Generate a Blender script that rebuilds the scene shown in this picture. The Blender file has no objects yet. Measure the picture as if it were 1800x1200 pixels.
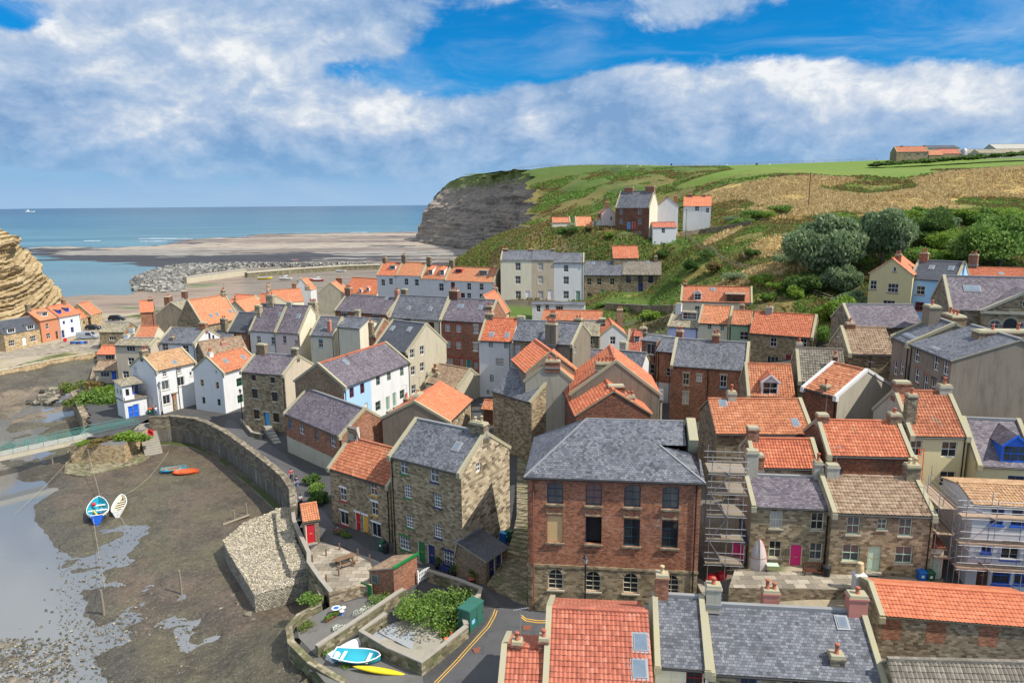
import bpy, bmesh, math, random
import numpy as np
from mathutils import Vector, Matrix
R_ = math.radians
random.seed(7)
C = bpy.context.scene.collection
scene = bpy.context.scene
# ---------------------------------------------------------------- camera
FPX = 1250.0; CH = 38.0; PITCH = R_(11.05); ROLL = R_(0.5)
fwd = Vector((0, math.cos(PITCH), -math.sin(PITCH)))
rt0 = Vector((1, 0, 0)); up0 = Vector((0, math.sin(PITCH), math.cos(PITCH)))
rt = rt0*math.cos(ROLL) - up0*math.sin(ROLL)
up = up0*math.cos(ROLL) + rt0*math.sin(ROLL)
cam_loc = Vector((0, 0, CH))
cd = bpy.data.cameras.new('camera'); cam = bpy.data.objects.new('camera', cd); C.objects.link(cam)
cd.sensor_width = 36; cd.lens = FPX/1800*36; cd.clip_end = 30000; cd.clip_start = 0.5
cam.matrix_world = Matrix(((rt.x, up.x, -fwd.x, 0), (rt.y, up.y, -fwd.y, 0), (rt.z, up.z, -fwd.z, CH), (0, 0, 0, 1)))
scene.camera = cam
scene.view_settings.view_transform = 'Standard'; scene.view_settings.look = 'None'
scene.view_settings.exposure = 0.42; scene.view_settings.gamma = 1.0
# ---------------------------------------------------------------- sun
SUN_EL = R_(50); SUN_DIR = Vector((0.93*math.cos(SUN_EL), -0.37*math.cos(SUN_EL), math.sin(SUN_EL))).normalized()
sl = bpy.data.lights.new('sun', 'SUN'); so = bpy.data.objects.new('sun', sl); C.objects.link(so)
sl.energy = 4.3; sl.angle = R_(0.5); sl.color = (1, 0.94, 0.85)
so.rotation_euler = SUN_DIR.to_track_quat('Z', 'Y').to_euler(); so.location = (60, -30, 120)
# ---------------------------------------------------------------- node helper
class NT:
 def __init__(s, nt): s.nt = nt; s.N = nt.nodes; s.L = nt.links
 def n(s, t, **k):
  o = s.N.new(t)
  for a, v in k.items():
   if a[0] == 'i' and a[1:].isdigit(): s.put(o.inputs[int(a[1:])], v)
   elif a in ('Vector', 'Scale', 'Detail', 'Roughness', 'Distortion', 'Fac', 'W', 'Strength', 'Distance', 'Height', 'Normal', 'Color', 'Value', 'Lacunarity', 'Mortar', 'RowH', 'BW'): s.put(o.inputs[{'RowH': 'Row Height', 'BW': 'Brick Width', 'Mortar': 'Mortar Size'}.get(a, a)], v)
   else: setattr(o, a, v)
  return o
 def put(s, inp, v):
  if hasattr(v, 'links') or hasattr(v, 'is_linked'): s.L.new(v, inp)
  else: inp.default_value = v
 def math(s, op, a, b=0.0, c=0.0, clamp=False):
  o = s.N.new('ShaderNodeMath'); o.operation = op; o.use_clamp = clamp
  s.put(o.inputs[0], a); s.put(o.inputs[1], b); s.put(o.inputs[2], c); return o.outputs[0]
 def vm(s, op, a, b=(0, 0, 0), sc=1.0):
  o = s.N.new('ShaderNodeVectorMath'); o.operation = op
  s.put(o.inputs[0], a); s.put(o.inputs[1], b)
  if op == 'SCALE': s.put(o.inputs[3], sc)
  return o.outputs[1] if op in ('DOT_PRODUCT', 'LENGTH', 'DISTANCE') else o.outputs[0]
 def mix(s, f, a, b, mode='MIX'):
  o = s.N.new('ShaderNodeMix'); o.data_type = 'RGBA'; o.blend_type = mode
  s.put(o.inputs[0], f); s.put(o.inputs[6], a if hasattr(a, 'is_linked') else (*a[:3], 1)); s.put(o.inputs[7], b if hasattr(b, 'is_linked') else (*b[:3], 1)); return o.outputs[2]
 def ramp(s, f, stops, interp='LINEAR'):
  o = s.N.new('ShaderNodeValToRGB'); o.color_ramp.interpolation = interp
  e = o.color_ramp.elements
  while len(e) < len(stops): e.new(0.5)
  for q, (p, c) in zip(e, stops): q.position = p; q.color = (c, c, c, 1) if isinstance(c, (int, float)) else (*c[:3], 1)
  s.put(o.inputs[0], f); return o.outputs[0]
 def noise(s, vec, scale, detail=4, rough=0.55, dist=0.0, typ='FBM'):
  o = s.N.new('ShaderNodeTexNoise'); s.put(o.inputs['Vector'], vec)
  o.inputs['Scale'].default_value = scale; o.inputs['Detail'].default_value = detail
  o.inputs['Roughness'].default_value = rough; o.inputs['Distortion'].default_value = dist
  return o.outputs[0]
 def ncol(s, vec, scale, detail=2):
  o = s.N.new('ShaderNodeTexNoise'); s.put(o.inputs['Vector'], vec); o.inputs['Scale'].default_value = scale; o.inputs['Detail'].default_value = detail
  return o.outputs[1]
 def sstep(s, v, a, b):
  o = s.N.new('ShaderNodeMapRange'); o.interpolation_type = 'SMOOTHSTEP'; s.put(o.inputs[0], v)
  s.put(o.inputs[1], a); s.put(o.inputs[2], b); return o.outputs[0]
def newmat(name):
 m = bpy.data.materials.new(name); m.use_nodes = True
 nt = NT(m.node_tree); b = m.node_tree.nodes['Principled BSDF']
 return m, nt, b
def bump(nt, b, h, dist, strength=1.0):
 o = nt.n('ShaderNodeBump'); o.inputs['Strength'].default_value = strength; o.inputs['Distance'].default_value = dist
 nt.put(o.inputs['Height'], h); nt.L.new(o.outputs[0], b.inputs['Normal'])
MAT = {}
def uvc(nt): return nt.n('ShaderNodeUVMap').outputs[0]
def objc(nt): return nt.n('ShaderNodeTexCoord').outputs['Object']
def geoP(nt): return nt.n('ShaderNodeNewGeometry').outputs['Position']
def m_paint(name, col, rough=0.5, dirt=0.12, spec=0.4, metal=0.0):
 if name in MAT: return MAT[name]
 m, nt, b = newmat(name); P = geoP(nt)
 f = nt.noise(P, 1.3, 5, 0.6); f2 = nt.noise(P, 14, 3)
 c = nt.mix(nt.math('MULTIPLY', nt.sstep(f, .42, .72), dirt*2.2), col, tuple(x*0.62 for x in col))
 c = nt.mix(nt.math('MULTIPLY', f2, dirt), c, tuple(min(1, x*1.25+.01) for x in col))
 nt.L.new(c, b.inputs['Base Color']); b.inputs['Roughness'].default_value = rough
 b.inputs['Specular IOR Level'].default_value = spec; b.inputs['Metallic'].default_value = metal
 MAT[name] = m; return m
def m_render(name, col, stain=(.25, .22, .17), amt=0.35):
 m, nt, b = newmat(name); U = uvc(nt); P = geoP(nt)
 st = nt.vm('MULTIPLY', P, (1.6, 1.6, 0.35))
 a = nt.noise(st, 0.9, 6, 0.65); g = nt.noise(P, 5, 5, .6); k = nt.noise(P, 0.35, 3); rs = nt.noise(nt.vm('MULTIPLY', P, (5, 5, .22)), 1, 5, .7)
 c = nt.mix(nt.math('MULTIPLY', nt.sstep(a, .45, .75), amt), col, stain)
 c = nt.mix(nt.math('MULTIPLY', nt.sstep(k, .4, .7), amt*.5), c, tuple(x*.75 for x in col))
 c = nt.mix(nt.math('MULTIPLY', nt.sstep(rs, .54, .7), amt*1.1), c, stain); c = nt.mix(nt.math('MULTIPLY', g, .16), c, tuple(x*.7 for x in col))
 nt.L.new(c, b.inputs['Base Color']); b.inputs['Roughness'].default_value = 0.9
 bump(nt, b, nt.noise(P, 9, 6, .7), .02, .5); MAT[name] = m; return m
def m_brickish(name, ramp, bw, rh, mortar, mcol, msize=.012, warp=.02, big=.5, rough=.9, bdist=.02, offs=.5, fleck=None, squash=None, dark=(.1, .09, .07), darkamt=.3):
 m, nt, b = newmat(name); U = uvc(nt); P = geoP(nt)
 w = nt.vm('SCALE', nt.vm('SUBTRACT', nt.ncol(U, 1.1, 3), (.5, .5, .5)), sc=warp)
 V = nt.vm('ADD', U, w)
 t = nt.n('ShaderNodeTexBrick', Vector=V, Scale=1.0, BW=bw, RowH=rh, Mortar=msize); t.offset = offs
 t.inputs['Color1'].default_value = (0, 0, 0, 1); t.inputs['Color2'].default_value = (1, 1, 1, 1); t.inputs['Mortar'].default_value = (.5, .5, .5, 1)
 t.inputs['Mortar Smooth'].default_value = .2
 n2 = nt.noise(U, big, 4, .6); n3 = nt.noise(U, 7, 4, .7)
 f = nt.math('ADD', nt.math('MULTIPLY', t.outputs[0], .72), nt.math('MULTIPLY', nt.math('SUBTRACT', n2, .5), .9))
 f = nt.math('ADD', f, nt.math('ADD', .14, nt.math('MULTIPLY', nt.math('SUBTRACT', n3, .5), .35)))
 c = nt.ramp(f, ramp)
 c = nt.mix(nt.math('MULTIPLY', nt.sstep(nt.noise(nt.vm('MULTIPLY', P, (1, 1, .4)), .45, 5, .65), .48, .72), darkamt), c, dark)
 if fleck: c = nt.mix(nt.math('MULTIPLY', nt.sstep(nt.noise(nt.vm('MULTIPLY', U, (1.3, .8, 1)), fleck[2], 6, .75), fleck[1], fleck[1]+.08), fleck[3]), c, fleck[0])
 c = nt.mix(nt.math('MULTIPLY', t.outputs[1], mortar), c, mcol)
 nt.L.new(c, b.inputs['Base Color']); b.inputs['Roughness'].default_value = rough
 b.inputs['Specular IOR Level'].default_value = .3
 hgt = nt.math('ADD', nt.math('MULTIPLY', t.outputs[1], -1), nt.math('ADD', nt.math('MULTIPLY', t.outputs[0], .35), nt.math('MULTIPLY', n3, .7)))
 bump(nt, b, hgt, bdist, .8); MAT[name] = m; return m
m_brickish('stone_gold', [(0, (.09, .068, .04)), (.35, (.24, .18, .105)), (.65, (.37, .285, .17)), (1, (.50, .41, .28))], .38, .19, .5, (.36, .30, .20))
m_brickish('stone_dark', [(0, (.07, .058, .04)), (.35, (.17, .135, .088)), (.65, (.26, .21, .135)), (1, (.38, .32, .22))], .38, .19, .5, (.27, .23, .17))
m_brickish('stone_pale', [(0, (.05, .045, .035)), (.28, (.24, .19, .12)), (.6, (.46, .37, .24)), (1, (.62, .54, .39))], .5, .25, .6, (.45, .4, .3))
m_brickish('stone_tan', [(0, (.16, .11, .06)), (.4, (.42, .29, .15)), (.7, (.56, .42, .24)), (1, (.62, .52, .34))], .4, .2, .5, (.5, .42, .3))
m_brickish('brick_red', [(0, (.06, .038, .028)), (.3, (.23, .09, .052)), (.6, (.36, .145, .08)), (1, (.48, .26, .16))], .22, .075, .5, (.36, .28, .2), msize=.008, warp=.01, bdist=.008, fleck=((.5, .44, .36), .66, .8, .5))
m_brickish('brick_dark', [(0, (.04, .025, .02)), (.35, (.13, .05, .03)), (.65, (.22, .08, .045)), (1, (.32, .16, .1))], .22, .075, .5, (.24, .19, .15), msize=.008, warp=.01, bdist=.008)
m_brickish('brick_brown', [(0, (.08, .05, .03)), (.4, (.2, .13, .08)), (.7, (.29, .2, .12)), (1, (.38, .29, .19))], .22, .075, .5, (.32, .27, .2), msize=.008, warp=.01, bdist=.008)
m_brickish('slate', [(0, (.045, .048, .058)), (.35, (.105, .112, .132)), (.65, (.15, .157, .18)), (1, (.22, .225, .24))], .24, .19, .75, (.05, .05, .055), rough=.55, warp=.02, bdist=.02, fleck=((.46, .46, .44), .6, 1.6, .75), dark=(.06, .06, .065))
m_brickish('slate_purple', [(0, (.06, .05, .062)), (.35, (.12, .10, .12)), (.65, (.17, .145, .165)), (1, (.24, .215, .23))], .26, .19, .75, (.05, .045, .05), rough=.55, fleck=((.42, .42, .40), .62, 1.5, .6), dark=(.07, .06, .075))
m_brickish('slate_new', [(0, (.05, .055, .065)), (.5, (.075, .082, .098)), (1, (.10, .108, .125))], .3, .22, .6, (.03, .03, .035), rough=.5, fleck=((.25, .25, .25), .68, .7, .4), dark=(.05, .055, .06))
m_brickish('stone_tile', [(0, (.12, .11, .08)), (.4, (.24, .21, .15)), (.7, (.33, .29, .21)), (1, (.42, .38, .28))], .3, .26, .6, (.1, .09, .06), fleck=((.5, .33, .06), .56, .5, .6))
m_brickish('rubble', [(0, (.09, .07, .045)), (.35, (.21, .16, .1)), (.65, (.34, .27, .18)), (1, (.48, .41, .3))], .34, .17, .55, (.26, .22, .16), warp=.22, fleck=((.30, .1, .05), .68, 1.2, .6))
m_brickish('quay_stone', [(0, (.07, .06, .045)), (.35, (.15, .125, .085)), (.65, (.24, .205, .15)), (1, (.36, .31, .23))], .6, .28, .5, (.2, .17, .13), warp=.06, darkamt=.45, fleck=((.42, .41, .38), .62, .7, .5))
m_brickish('paving', [(0, (.16, .14, .11)), (.4, (.27, .235, .18)), (.7, (.36, .31, .24)), (1, (.44, .39, .31))], .9, .62, .8, (.1, .09, .07), msize=.02, warp=.05, bdist=.01)
m_brickish('gabion', [(0, (.14, .12, .09)), (.35, (.32, .28, .21)), (.65, (.48, .43, .33)), (1, (.62, .57, .46))], .2, .15, .9, (.07, .06, .05), msize=.02, warp=.3, bdist=.08)
m_brickish('cobble', [(0, (.07, .065, .06)), (.5, (.14, .13, .115)), (1, (.22, .2, .18))], .22, .14, .7, (.05, .05, .045), msize=.02, warp=.08, bdist=.02)
def m_tile(name, ramp, moss=(.25, .2, .12), mossamt=.35, dark=(.12, .05, .03)):
 m, nt, b = newmat(name); U = uvc(nt); P = geoP(nt)
 t = nt.n('ShaderNodeTexBrick', Vector=U, Scale=1.0, BW=.25, RowH=.34, Mortar=.012); t.offset = 0
 t.inputs['Color1'].default_value = (0, 0, 0, 1); t.inputs['Color2'].default_value = (1, 1, 1, 1); t.inputs['Mortar'].default_value = (.3, .3, .3, 1)
 n2 = nt.noise(U, .7, 5, .65); n3 = nt.noise(U, 9, 3, .7)
 f = nt.math('ADD', nt.math('MULTIPLY', t.outputs[0], .5), nt.math('MULTIPLY', nt.math('SUBTRACT', n2, .5), .7))
 f = nt.math('ADD', f, nt.math('ADD', .25, nt.math('MULTIPLY', nt.math('SUBTRACT', n3, .5), .3)))
 c = nt.ramp(f, ramp)
 c = nt.mix(nt.math('MULTIPLY', nt.sstep(nt.noise(nt.vm('MULTIPLY', U, (1, .5, 1)), .9, 6, .72), .55, .7), mossamt), c, moss)
 c = nt.mix(nt.math('MULTIPLY', nt.sstep(nt.noise(U, 1.7, 6, .75), .66, .72), .6), c, (.55, .5, .45))
 c = nt.mix(nt.math('MULTIPLY', t.outputs[1], .55), c, dark)
 nt.L.new(c, b.inputs['Base Color']); b.inputs['Roughness'].default_value = .8
 sx = nt.n('ShaderNodeSeparateXYZ', Vector=U) if False else nt.n('ShaderNodeSeparateXYZ'); nt.L.new(U, sx.inputs[0])
 wv = nt.math('ABSOLUTE', nt.math('SINE', nt.math('MULTIPLY', sx.outputs[0], math.pi/.25)))
 fr = nt.math('FRACT', nt.math('DIVIDE', sx.outputs[1], .34))
 bump(nt, b, nt.math('ADD', nt.math('ADD', wv, nt.math('MULTIPLY', fr, -.5)), nt.math('MULTIPLY', n3, .3)), .03, .5)
 MAT[name] = m; return m
m_tile('pantile', [(0, (.22, .062, .032)), (.35, (.42, .118, .052)), (.65, (.53, .165, .075)), (1, (.62, .29, .17))])
m_tile('pantile_bright', [(0, (.36, .105, .05)), (.4, (.54, .165, .075)), (.7, (.62, .21, .10)), (1, (.68, .31, .18))], mossamt=.2)
def _shift(r, k, g): return [(p, tuple(min(1, x*k*(1 if i == 0 else g)) for i, x in enumerate(c))) for p, c in r]
_pa = [(0, (.22, .062, .032)), (.35, (.42, .118, .052)), (.65, (.53, .165, .075)), (1, (.62, .29, .17))]; _pb = [(0, (.36, .105, .05)), (.4, (.54, .165, .075)), (.7, (.62, .21, .10)), (1, (.68, .31, .18))]
for _n, _r in (('pantile', _pa), ('pantile_bright', _pb)):
 for _s, _k, _g, _m in (('_b', .82, 1.12, .65), ('_c', .93, 1.25, .45), ('_d', 1.0, .95, .15)): m_tile(_n+_s, _shift(_r, _k, _g), mossamt=_m, moss=(.22, .19, .13))
m_tile('pantile_red', [(0, (.2, .06, .035)), (.35, (.36, .10, .058)), (.65, (.46, .14, .08)), (1, (.58, .28, .2))], moss=(.28, .2, .17))
m_tile('pantile_brown', [(0, (.12, .075, .045)), (.35, (.25, .16, .10)), (.65, (.34, .24, .155)), (1, (.44, .35, .25))], moss=(.2, .19, .14), dark=(.05, .04, .03))
m_tile('pantile_grey', [(0, (.07, .06, .045)), (.35, (.15, .13, .10)), (.65, (.22, .19, .15)), (1, (.32, .28, .22))], moss=(.13, .13, .09), dark=(.03, .03, .02))
m_tile('pantile_lichen', [(0, (.25, .13, .06)), (.35, (.42, .25, .13)), (.65, (.52, .33, .18)), (1, (.60, .42, .22))], moss=(.62, .36, .06), mossamt=.6)
for nm, c, st, am in [('white', (.70, .70, .685), (.42, .40, .34), .28), ('cream', (.72, .66, .50), (.4, .36, .28), .3), ('beige', (.55, .46, .34), (.32, .26, .18), .4), ('buff', (.66, .54, .28), (.45, .36, .22), .25),
  ('pink', (.74, .60, .54), (.5, .42, .36), .25), ('terracotta', (.56, .23, .12), (.4, .2, .12), .2), ('blue_render', (.36, .58, .80), (.4, .5, .6), .2), ('lilac', (.52, .58, .80), (.4, .42, .5), .2),
  ('green_render', (.34, .46, .30), (.28, .34, .24), .2), ('grey_render', (.25, .205, .15), (.11, .095, .065), .75), ('grey_pale', (.42, .39, .31), (.24, .21, .16), .5), ('stone_cream', (.50, .45, .33), (.3, .25, .18), .4), ('concrete', (.40, .38, .33), (.2, .19, .15), .5),
  ('yellow_render', (.74, .64, .36), (.5, .42, .26), .2), ('coping', (.37, .34, .235), (.42, .36, .14), .6), ('peach', (.66, .40, .27), (.4, .25, .2), .3), ('kerb', (.33, .30, .25), (.18, .16, .12), .4)]:
 m_render(nm, c, st, am)
for nm, c, r in [('p_white', (.80, .80, .78), .45), ('p_black', (.018, .018, .02), .4), ('p_blue', (.02, .13, .62), .4), ('p_navy', (.02, .035, .14), .4), ('p_red', (.55, .02, .03), .4), ('p_maroon', (.26, .02, .03), .4), ('p_green', (.02, .19, .05), .4),
  ('p_yellow', (.75, .42, .05), .45), ('p_pink', (.72, .03, .19), .4), ('p_mint', (.52, .68, .50), .5), ('p_cream', (.72, .66, .48), .5), ('p_sky', (.05, .34, .62), .4), ('p_brown', (.10, .035, .02), .45), ('p_sage', (.2, .32, .24), .5), ('p_teal', (.03, .26, .22), .5),
  ('pot_red', (.42, .13, .07), .8), ('pot_buff', (.55, .42, .24), .8), ('wood', (.20, .12, .07), .8), ('wood_grey', (.24, .2, .15), .85), ('wood_board', (.36, .26, .18), .8), ('lead', (.25, .25, .25), .6), ('plaster_red', (.50, .20, .15), .8), ('brown_stone', (.3, .11, .06), .8),
  ('p_orange', (.75, .10, .02), .45), ('p_grey', (.3, .32, .34), .5), ('bin_green', (.02, .10, .05), .45), ('bin_blue', (.01, .15, .5), .4), ('rust', (.2, .07, .04), .8), ('rope', (.35, .3, .22), .9), ('skin', (.55, .33, .24), .6), ('dark_cloth', (.03, .04, .08), .9), ('denim', (.09, .16, .3), .9), ('red_cloth', (.5, .08, .09), .9), ('white_cloth', (.7, .7, .72), .9), ('hair', (.05, .03, .02), .8),
  ('p_turq', (.03, .36, .46), .4), ('p_lemon', (.85, .62, .02), .4), ('board', (.58, .42, .16), .7), ('algae', (.05, .07, .015), .8), ('rubber', (.02, .02, .02), .8), ('ochre', (.62, .45, .1), .6)]:
 m_paint(nm, c, r)
m_paint('cab_green', (.03, .13, .10), .45); m_paint('boat_pale', (.50, .44, .42), .7, .3)
m_paint('steel', (.33, .33, .34), .5, .2, .5, .5)
m_paint('car_black', (.015, .02, .03), .2, .05, .6); m_paint('car_silver', (.42, .44, .46), .25, .05, .6, .4)
def m_glass(name, col, rough=.06):
 m, nt, b = newmat(name); P = geoP(nt)
 c = nt.mix(nt.noise(P, 1.1, 2), col, tuple(x*2.2+.004 for x in col)); nt.L.new(c, b.inputs['Base Color'])
 b.inputs['Roughness'].default_value = rough; b.inputs['Specular IOR Level'].default_value = .7; b.inputs['IOR'].default_value = 1.5
 MAT[name] = m
m_glass('glass', (.012, .014, .016)); m_glass('glass_curtain', (.27, .26, .23), .12); m_glass('glass_mid', (.06, .065, .065), .1); m_glass('glass_sky', (.09, .12, .15), .08)
def m_leaf(name, stops):
 m, nt, b = newmat(name); g = nt.n('ShaderNodeNewGeometry')
 f = nt.math('ADD', nt.math('MULTIPLY', g.outputs['Random Per Island'], .38), nt.math('MULTIPLY', nt.noise(g.outputs['Position'], .45, 4), .75))
 nt.L.new(nt.ramp(f, stops), b.inputs['Base Color']); b.inputs['Roughness'].default_value = .6; b.inputs['Specular IOR Level'].default_value = .25
 tr = nt.n('ShaderNodeBsdfTranslucent'); nt.L.new(nt.ramp(f, stops), tr.inputs[0]); mx = nt.n('ShaderNodeMixShader'); mx.inputs[0].default_value = .4; out = m.node_tree.nodes['Material Output']; nt.L.new(b.outputs[0], mx.inputs[1]); nt.L.new(tr.outputs[0], mx.inputs[2]); nt.L.new(mx.outputs[0], out.inputs[0])
 MAT[name] = m
m_leaf('leaf_mid', [(.2, (.06, .13, .02)), (.5, (.14, .25, .045)), (.85, (.27, .38, .10))])
m_leaf('leaf_bright', [(.2, (.08, .16, .02)), (.5, (.19, .31, .04)), (.85, (.33, .43, .08))])
m_leaf('leaf_grey', [(.2, (.08, .14, .06)), (.5, (.18, .26, .12)), (.85, (.34, .41, .23))])
m_leaf('leaf_dark', [(.2, (.045, .095, .02)), (.5, (.095, .17, .04)), (.85, (.17, .26, .07))])
m_leaf('leaf_scrub', [(.1, (.07, .065, .02)), (.4, (.16, .14, .045)), (.7, (.27, .20, .075)), (.95, (.22, .12, .07))])
m_leaf('grass_gold', [(.15, (.26, .19, .07)), (.5, (.52, .39, .18)), (.9, (.74, .60, .34))])
m_leaf('flower_mix', [(.1, (.08, .16, .03)), (.5, (.15, .22, .05)), (.72, (.22, .24, .06)), (.8, (.6, .2, .3)), (.95, (.8, .65, .6))])
m_leaf('flower_white', [(.1, (.06, .12, .03)), (.45, (.14, .2, .06)), (.55, (.75, .75, .7)), (.9, (.85, .85, .82))])
def _noop(): pass
def ray(px, py): return fwd*FPX + rt*(px-900) - up*(py-600)
# ---------------------------------------------------------------- sky with clouds
def build_world():
 w = bpy.data.worlds.new('World'); scene.world = w; w.use_nodes = True; nt = NT(w.node_tree)
 bg = w.node_tree.nodes['Background']; bg.inputs['Strength'].default_value = 0.1
 sky = nt.n('ShaderNodeTexSky'); sky.sky_type = 'NISHITA'; sky.sun_disc = False; sky.sun_elevation = SUN_EL; sky.sun_rotation = math.atan2(SUN_DIR.x, SUN_DIR.y)
 sky.air_density = 1.0; sky.dust_density = .6; sky.ozone_density = 3.0
 D = nt.n('ShaderNodeTexCoord').outputs['Generated']; sep = nt.n('ShaderNodeSeparateXYZ'); nt.L.new(D, sep.inputs[0])
 dz = nt.math('MAXIMUM', sep.outputs[2], 0.0)
 base = nt.mix(1.0, sky.outputs[0], (.03, .56, .96), 'MULTIPLY')          # deep summer blue aloft
 col = nt.mix(nt.sstep(dz, .0, .17), (2.0, 3.5, 5.6), base)
 hz = nt.math('SUBTRACT', 1.0, nt.sstep(dz, .0, .10))
 V = nt.vm('MULTIPLY', D, (1, 1, 1.7)); Vw = nt.vm('ADD', V, nt.vm('SCALE', nt.vm('SUBTRACT', nt.ncol(V, 6, 3), (.5, .5, .5)), sc=.07))
 def dens(o): return nt.math('ADD', nt.math('MULTIPLY', nt.noise(nt.vm('ADD', Vw, o), 3.3, 10, .56), 1.0), nt.math('MULTIPLY', nt.noise(nt.vm('ADD', Vw, o), 12, 10, .66), .36))
 n1 = dens((0, 0, 0)); n2 = dens((.012, -.004, .030)); n3 = dens((.03, -.01, .085))
 bias = 0.0
 for px, py, sx, sy, am in BANKS:
  d = ray(px, py).normalized(); q = nt.vm('MULTIPLY', nt.vm('SUBTRACT', D, tuple(d)), (1250/sx, 1250/sx, 1250/sy)); r2 = nt.vm('DOT_PRODUCT', q, q)
  g = nt.math('EXPONENT', nt.math('MULTIPLY', r2, -.5)); bias = nt.math('ADD', nt.math('MULTIPLY', g, am), bias)
 cov = nt.math('ADD', n1, bias)
 a = nt.sstep(cov, .68, .82)
 lit = nt.math('ADD', nt.math('MULTIPLY', nt.math('SUBTRACT', n1, n2), 2.9), nt.math('MULTIPLY', nt.math('SUBTRACT', n1, n3), 1.5))
 lit = nt.math('ADD', nt.math('ADD', lit, .42), nt.math('MULTIPLY', nt.math('SUBTRACT', nt.noise(V, 2.2, 2), .5), .9))
 lit = nt.math('SUBTRACT', lit, nt.math('MULTIPLY', nt.math('SUBTRACT', 1.0, nt.sstep(dz, .02, .12)), .12))
 cc = nt.ramp(lit, [(0, (1.6, 2.8, 4.7)), (.3, (2.5, 3.6, 5.3)), (.55, (3.4, 4.3, 5.7)), (.8, (5.0, 5.5, 6.2)), (1, (6.6, 6.8, 7.0))])
 cirrus = nt.math('MULTIPLY', nt.sstep(nt.noise(nt.vm('MULTIPLY', Vw, (1.2, 1.2, 4)), 2.6, 9, .62, .5), .45, .85), .6)
 col = nt.mix(cirrus, col, (3.9, 4.9, 6.2))
 col = nt.mix(nt.math('MULTIPLY', a, nt.math('SUBTRACT', 1.0, nt.math('MULTIPLY', hz, .75))), col, cc)
 low = nt.math('SUBTRACT', 1.0, nt.sstep(dz, .0, .05))
 col = nt.mix(nt.math('MULTIPLY', low, .7), col, (2.8, 4.2, 5.8))
 col = nt.mix(nt.math('MULTIPLY', nt.sstep(dz, .28, .45), nt.math('ADD', .3, nt.math('MULTIPLY', nt.sstep(nt.noise(D, 2.2, 6, .6), .42, .58), .7))), col, (7.6, 7.9, 8.4))   # bright cloud added overhead, out of view, to raise the fill light
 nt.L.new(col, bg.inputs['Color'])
BANKS = [(120, 190, 330, 75, .30), (420, 160, 200, 60, .26), (180, 90, 220, 40, .12), (560, 30, 190, 40, .30), (250, 20, 250, 40, .22), (650, 270, 420, 20, .22), (300, 245, 380, 30, .20), (1090, 190, 240, 70, .34), (1500, 220, 330, 60, .30), (1250, 15, 90, 40, .34), (1600, 85, 90, 18, .12), (950, 240, 200, 50, .24),
   (880, 70, 110, 50, -.38), (1450, 60, 260, 45, -.30), (40, 35, 60, 24, -.5), (590, 120, 60, 22, -.22), (800, 170, 90, 18, -.2), (1000, 90, 120, 30, -.2), (640, 150, 60, 30, -.12), (100, 310, 500, 16, -.2), (1750, 60, 120, 20, -.1)]
build_world()
# ---------------------------------------------------------------- pixel rays and scene-tree helpers
CROP = dict(Z=(0, 0, 1.0), A=(0, 400, 3.428), B=(400, 420, 3.428), C=(820, 400, 3.428), D=(1300, 400, 3.428), E=(0, 700, 2.4), F=(400, 700, 2.4), G=(850, 700, 2.4), H=(1300, 700, 2.4),
   I=(700, 240, 3.2727), J=(1250, 230, 3.2727), K=(560, 780, 4.286), L=(1560, 820, 5.0), M=(1300, 800, 4.615), N=(190, 580, 6.667), O=(1560, 560, 6.0))
def cp(c, x, y): o = CROP[c]; return (o[0]+x/o[2], o[1]+y/o[2])
def atz(px, py, z): d = ray(px, py); return cam_loc + d*((z-CH)/d.z)
def aty(px, py, Y): d = ray(px, py); return cam_loc + d*(Y/d.y)
def proj(p):
 d = Vector(p)-cam_loc; k = FPX/d.dot(fwd); return (900+d.dot(rt)*k, 600-d.dot(up)*k)
def bisect(f, a, b, n=40):
 fa = f(a)
 for _ in range(n):
  m = (a+b)/2
  if (f(m) > 0) == (fa > 0): a = m
  else: b = m
 return (a+b)/2
def tag(o, label=None, cat=None, group=None, kind=None):
 if label: o['label'] = label
 if cat: o['category'] = cat
 if group: o['group'] = group
 if kind: o['kind'] = kind
 return o
def par(o, p): o.parent = p
def empty(name, loc, label, cat, group=None):
 o = bpy.data.objects.new(name, None); C.objects.link(o); o.location = loc; o.empty_display_size = .3
 return tag(o, label, cat, group)
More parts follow.
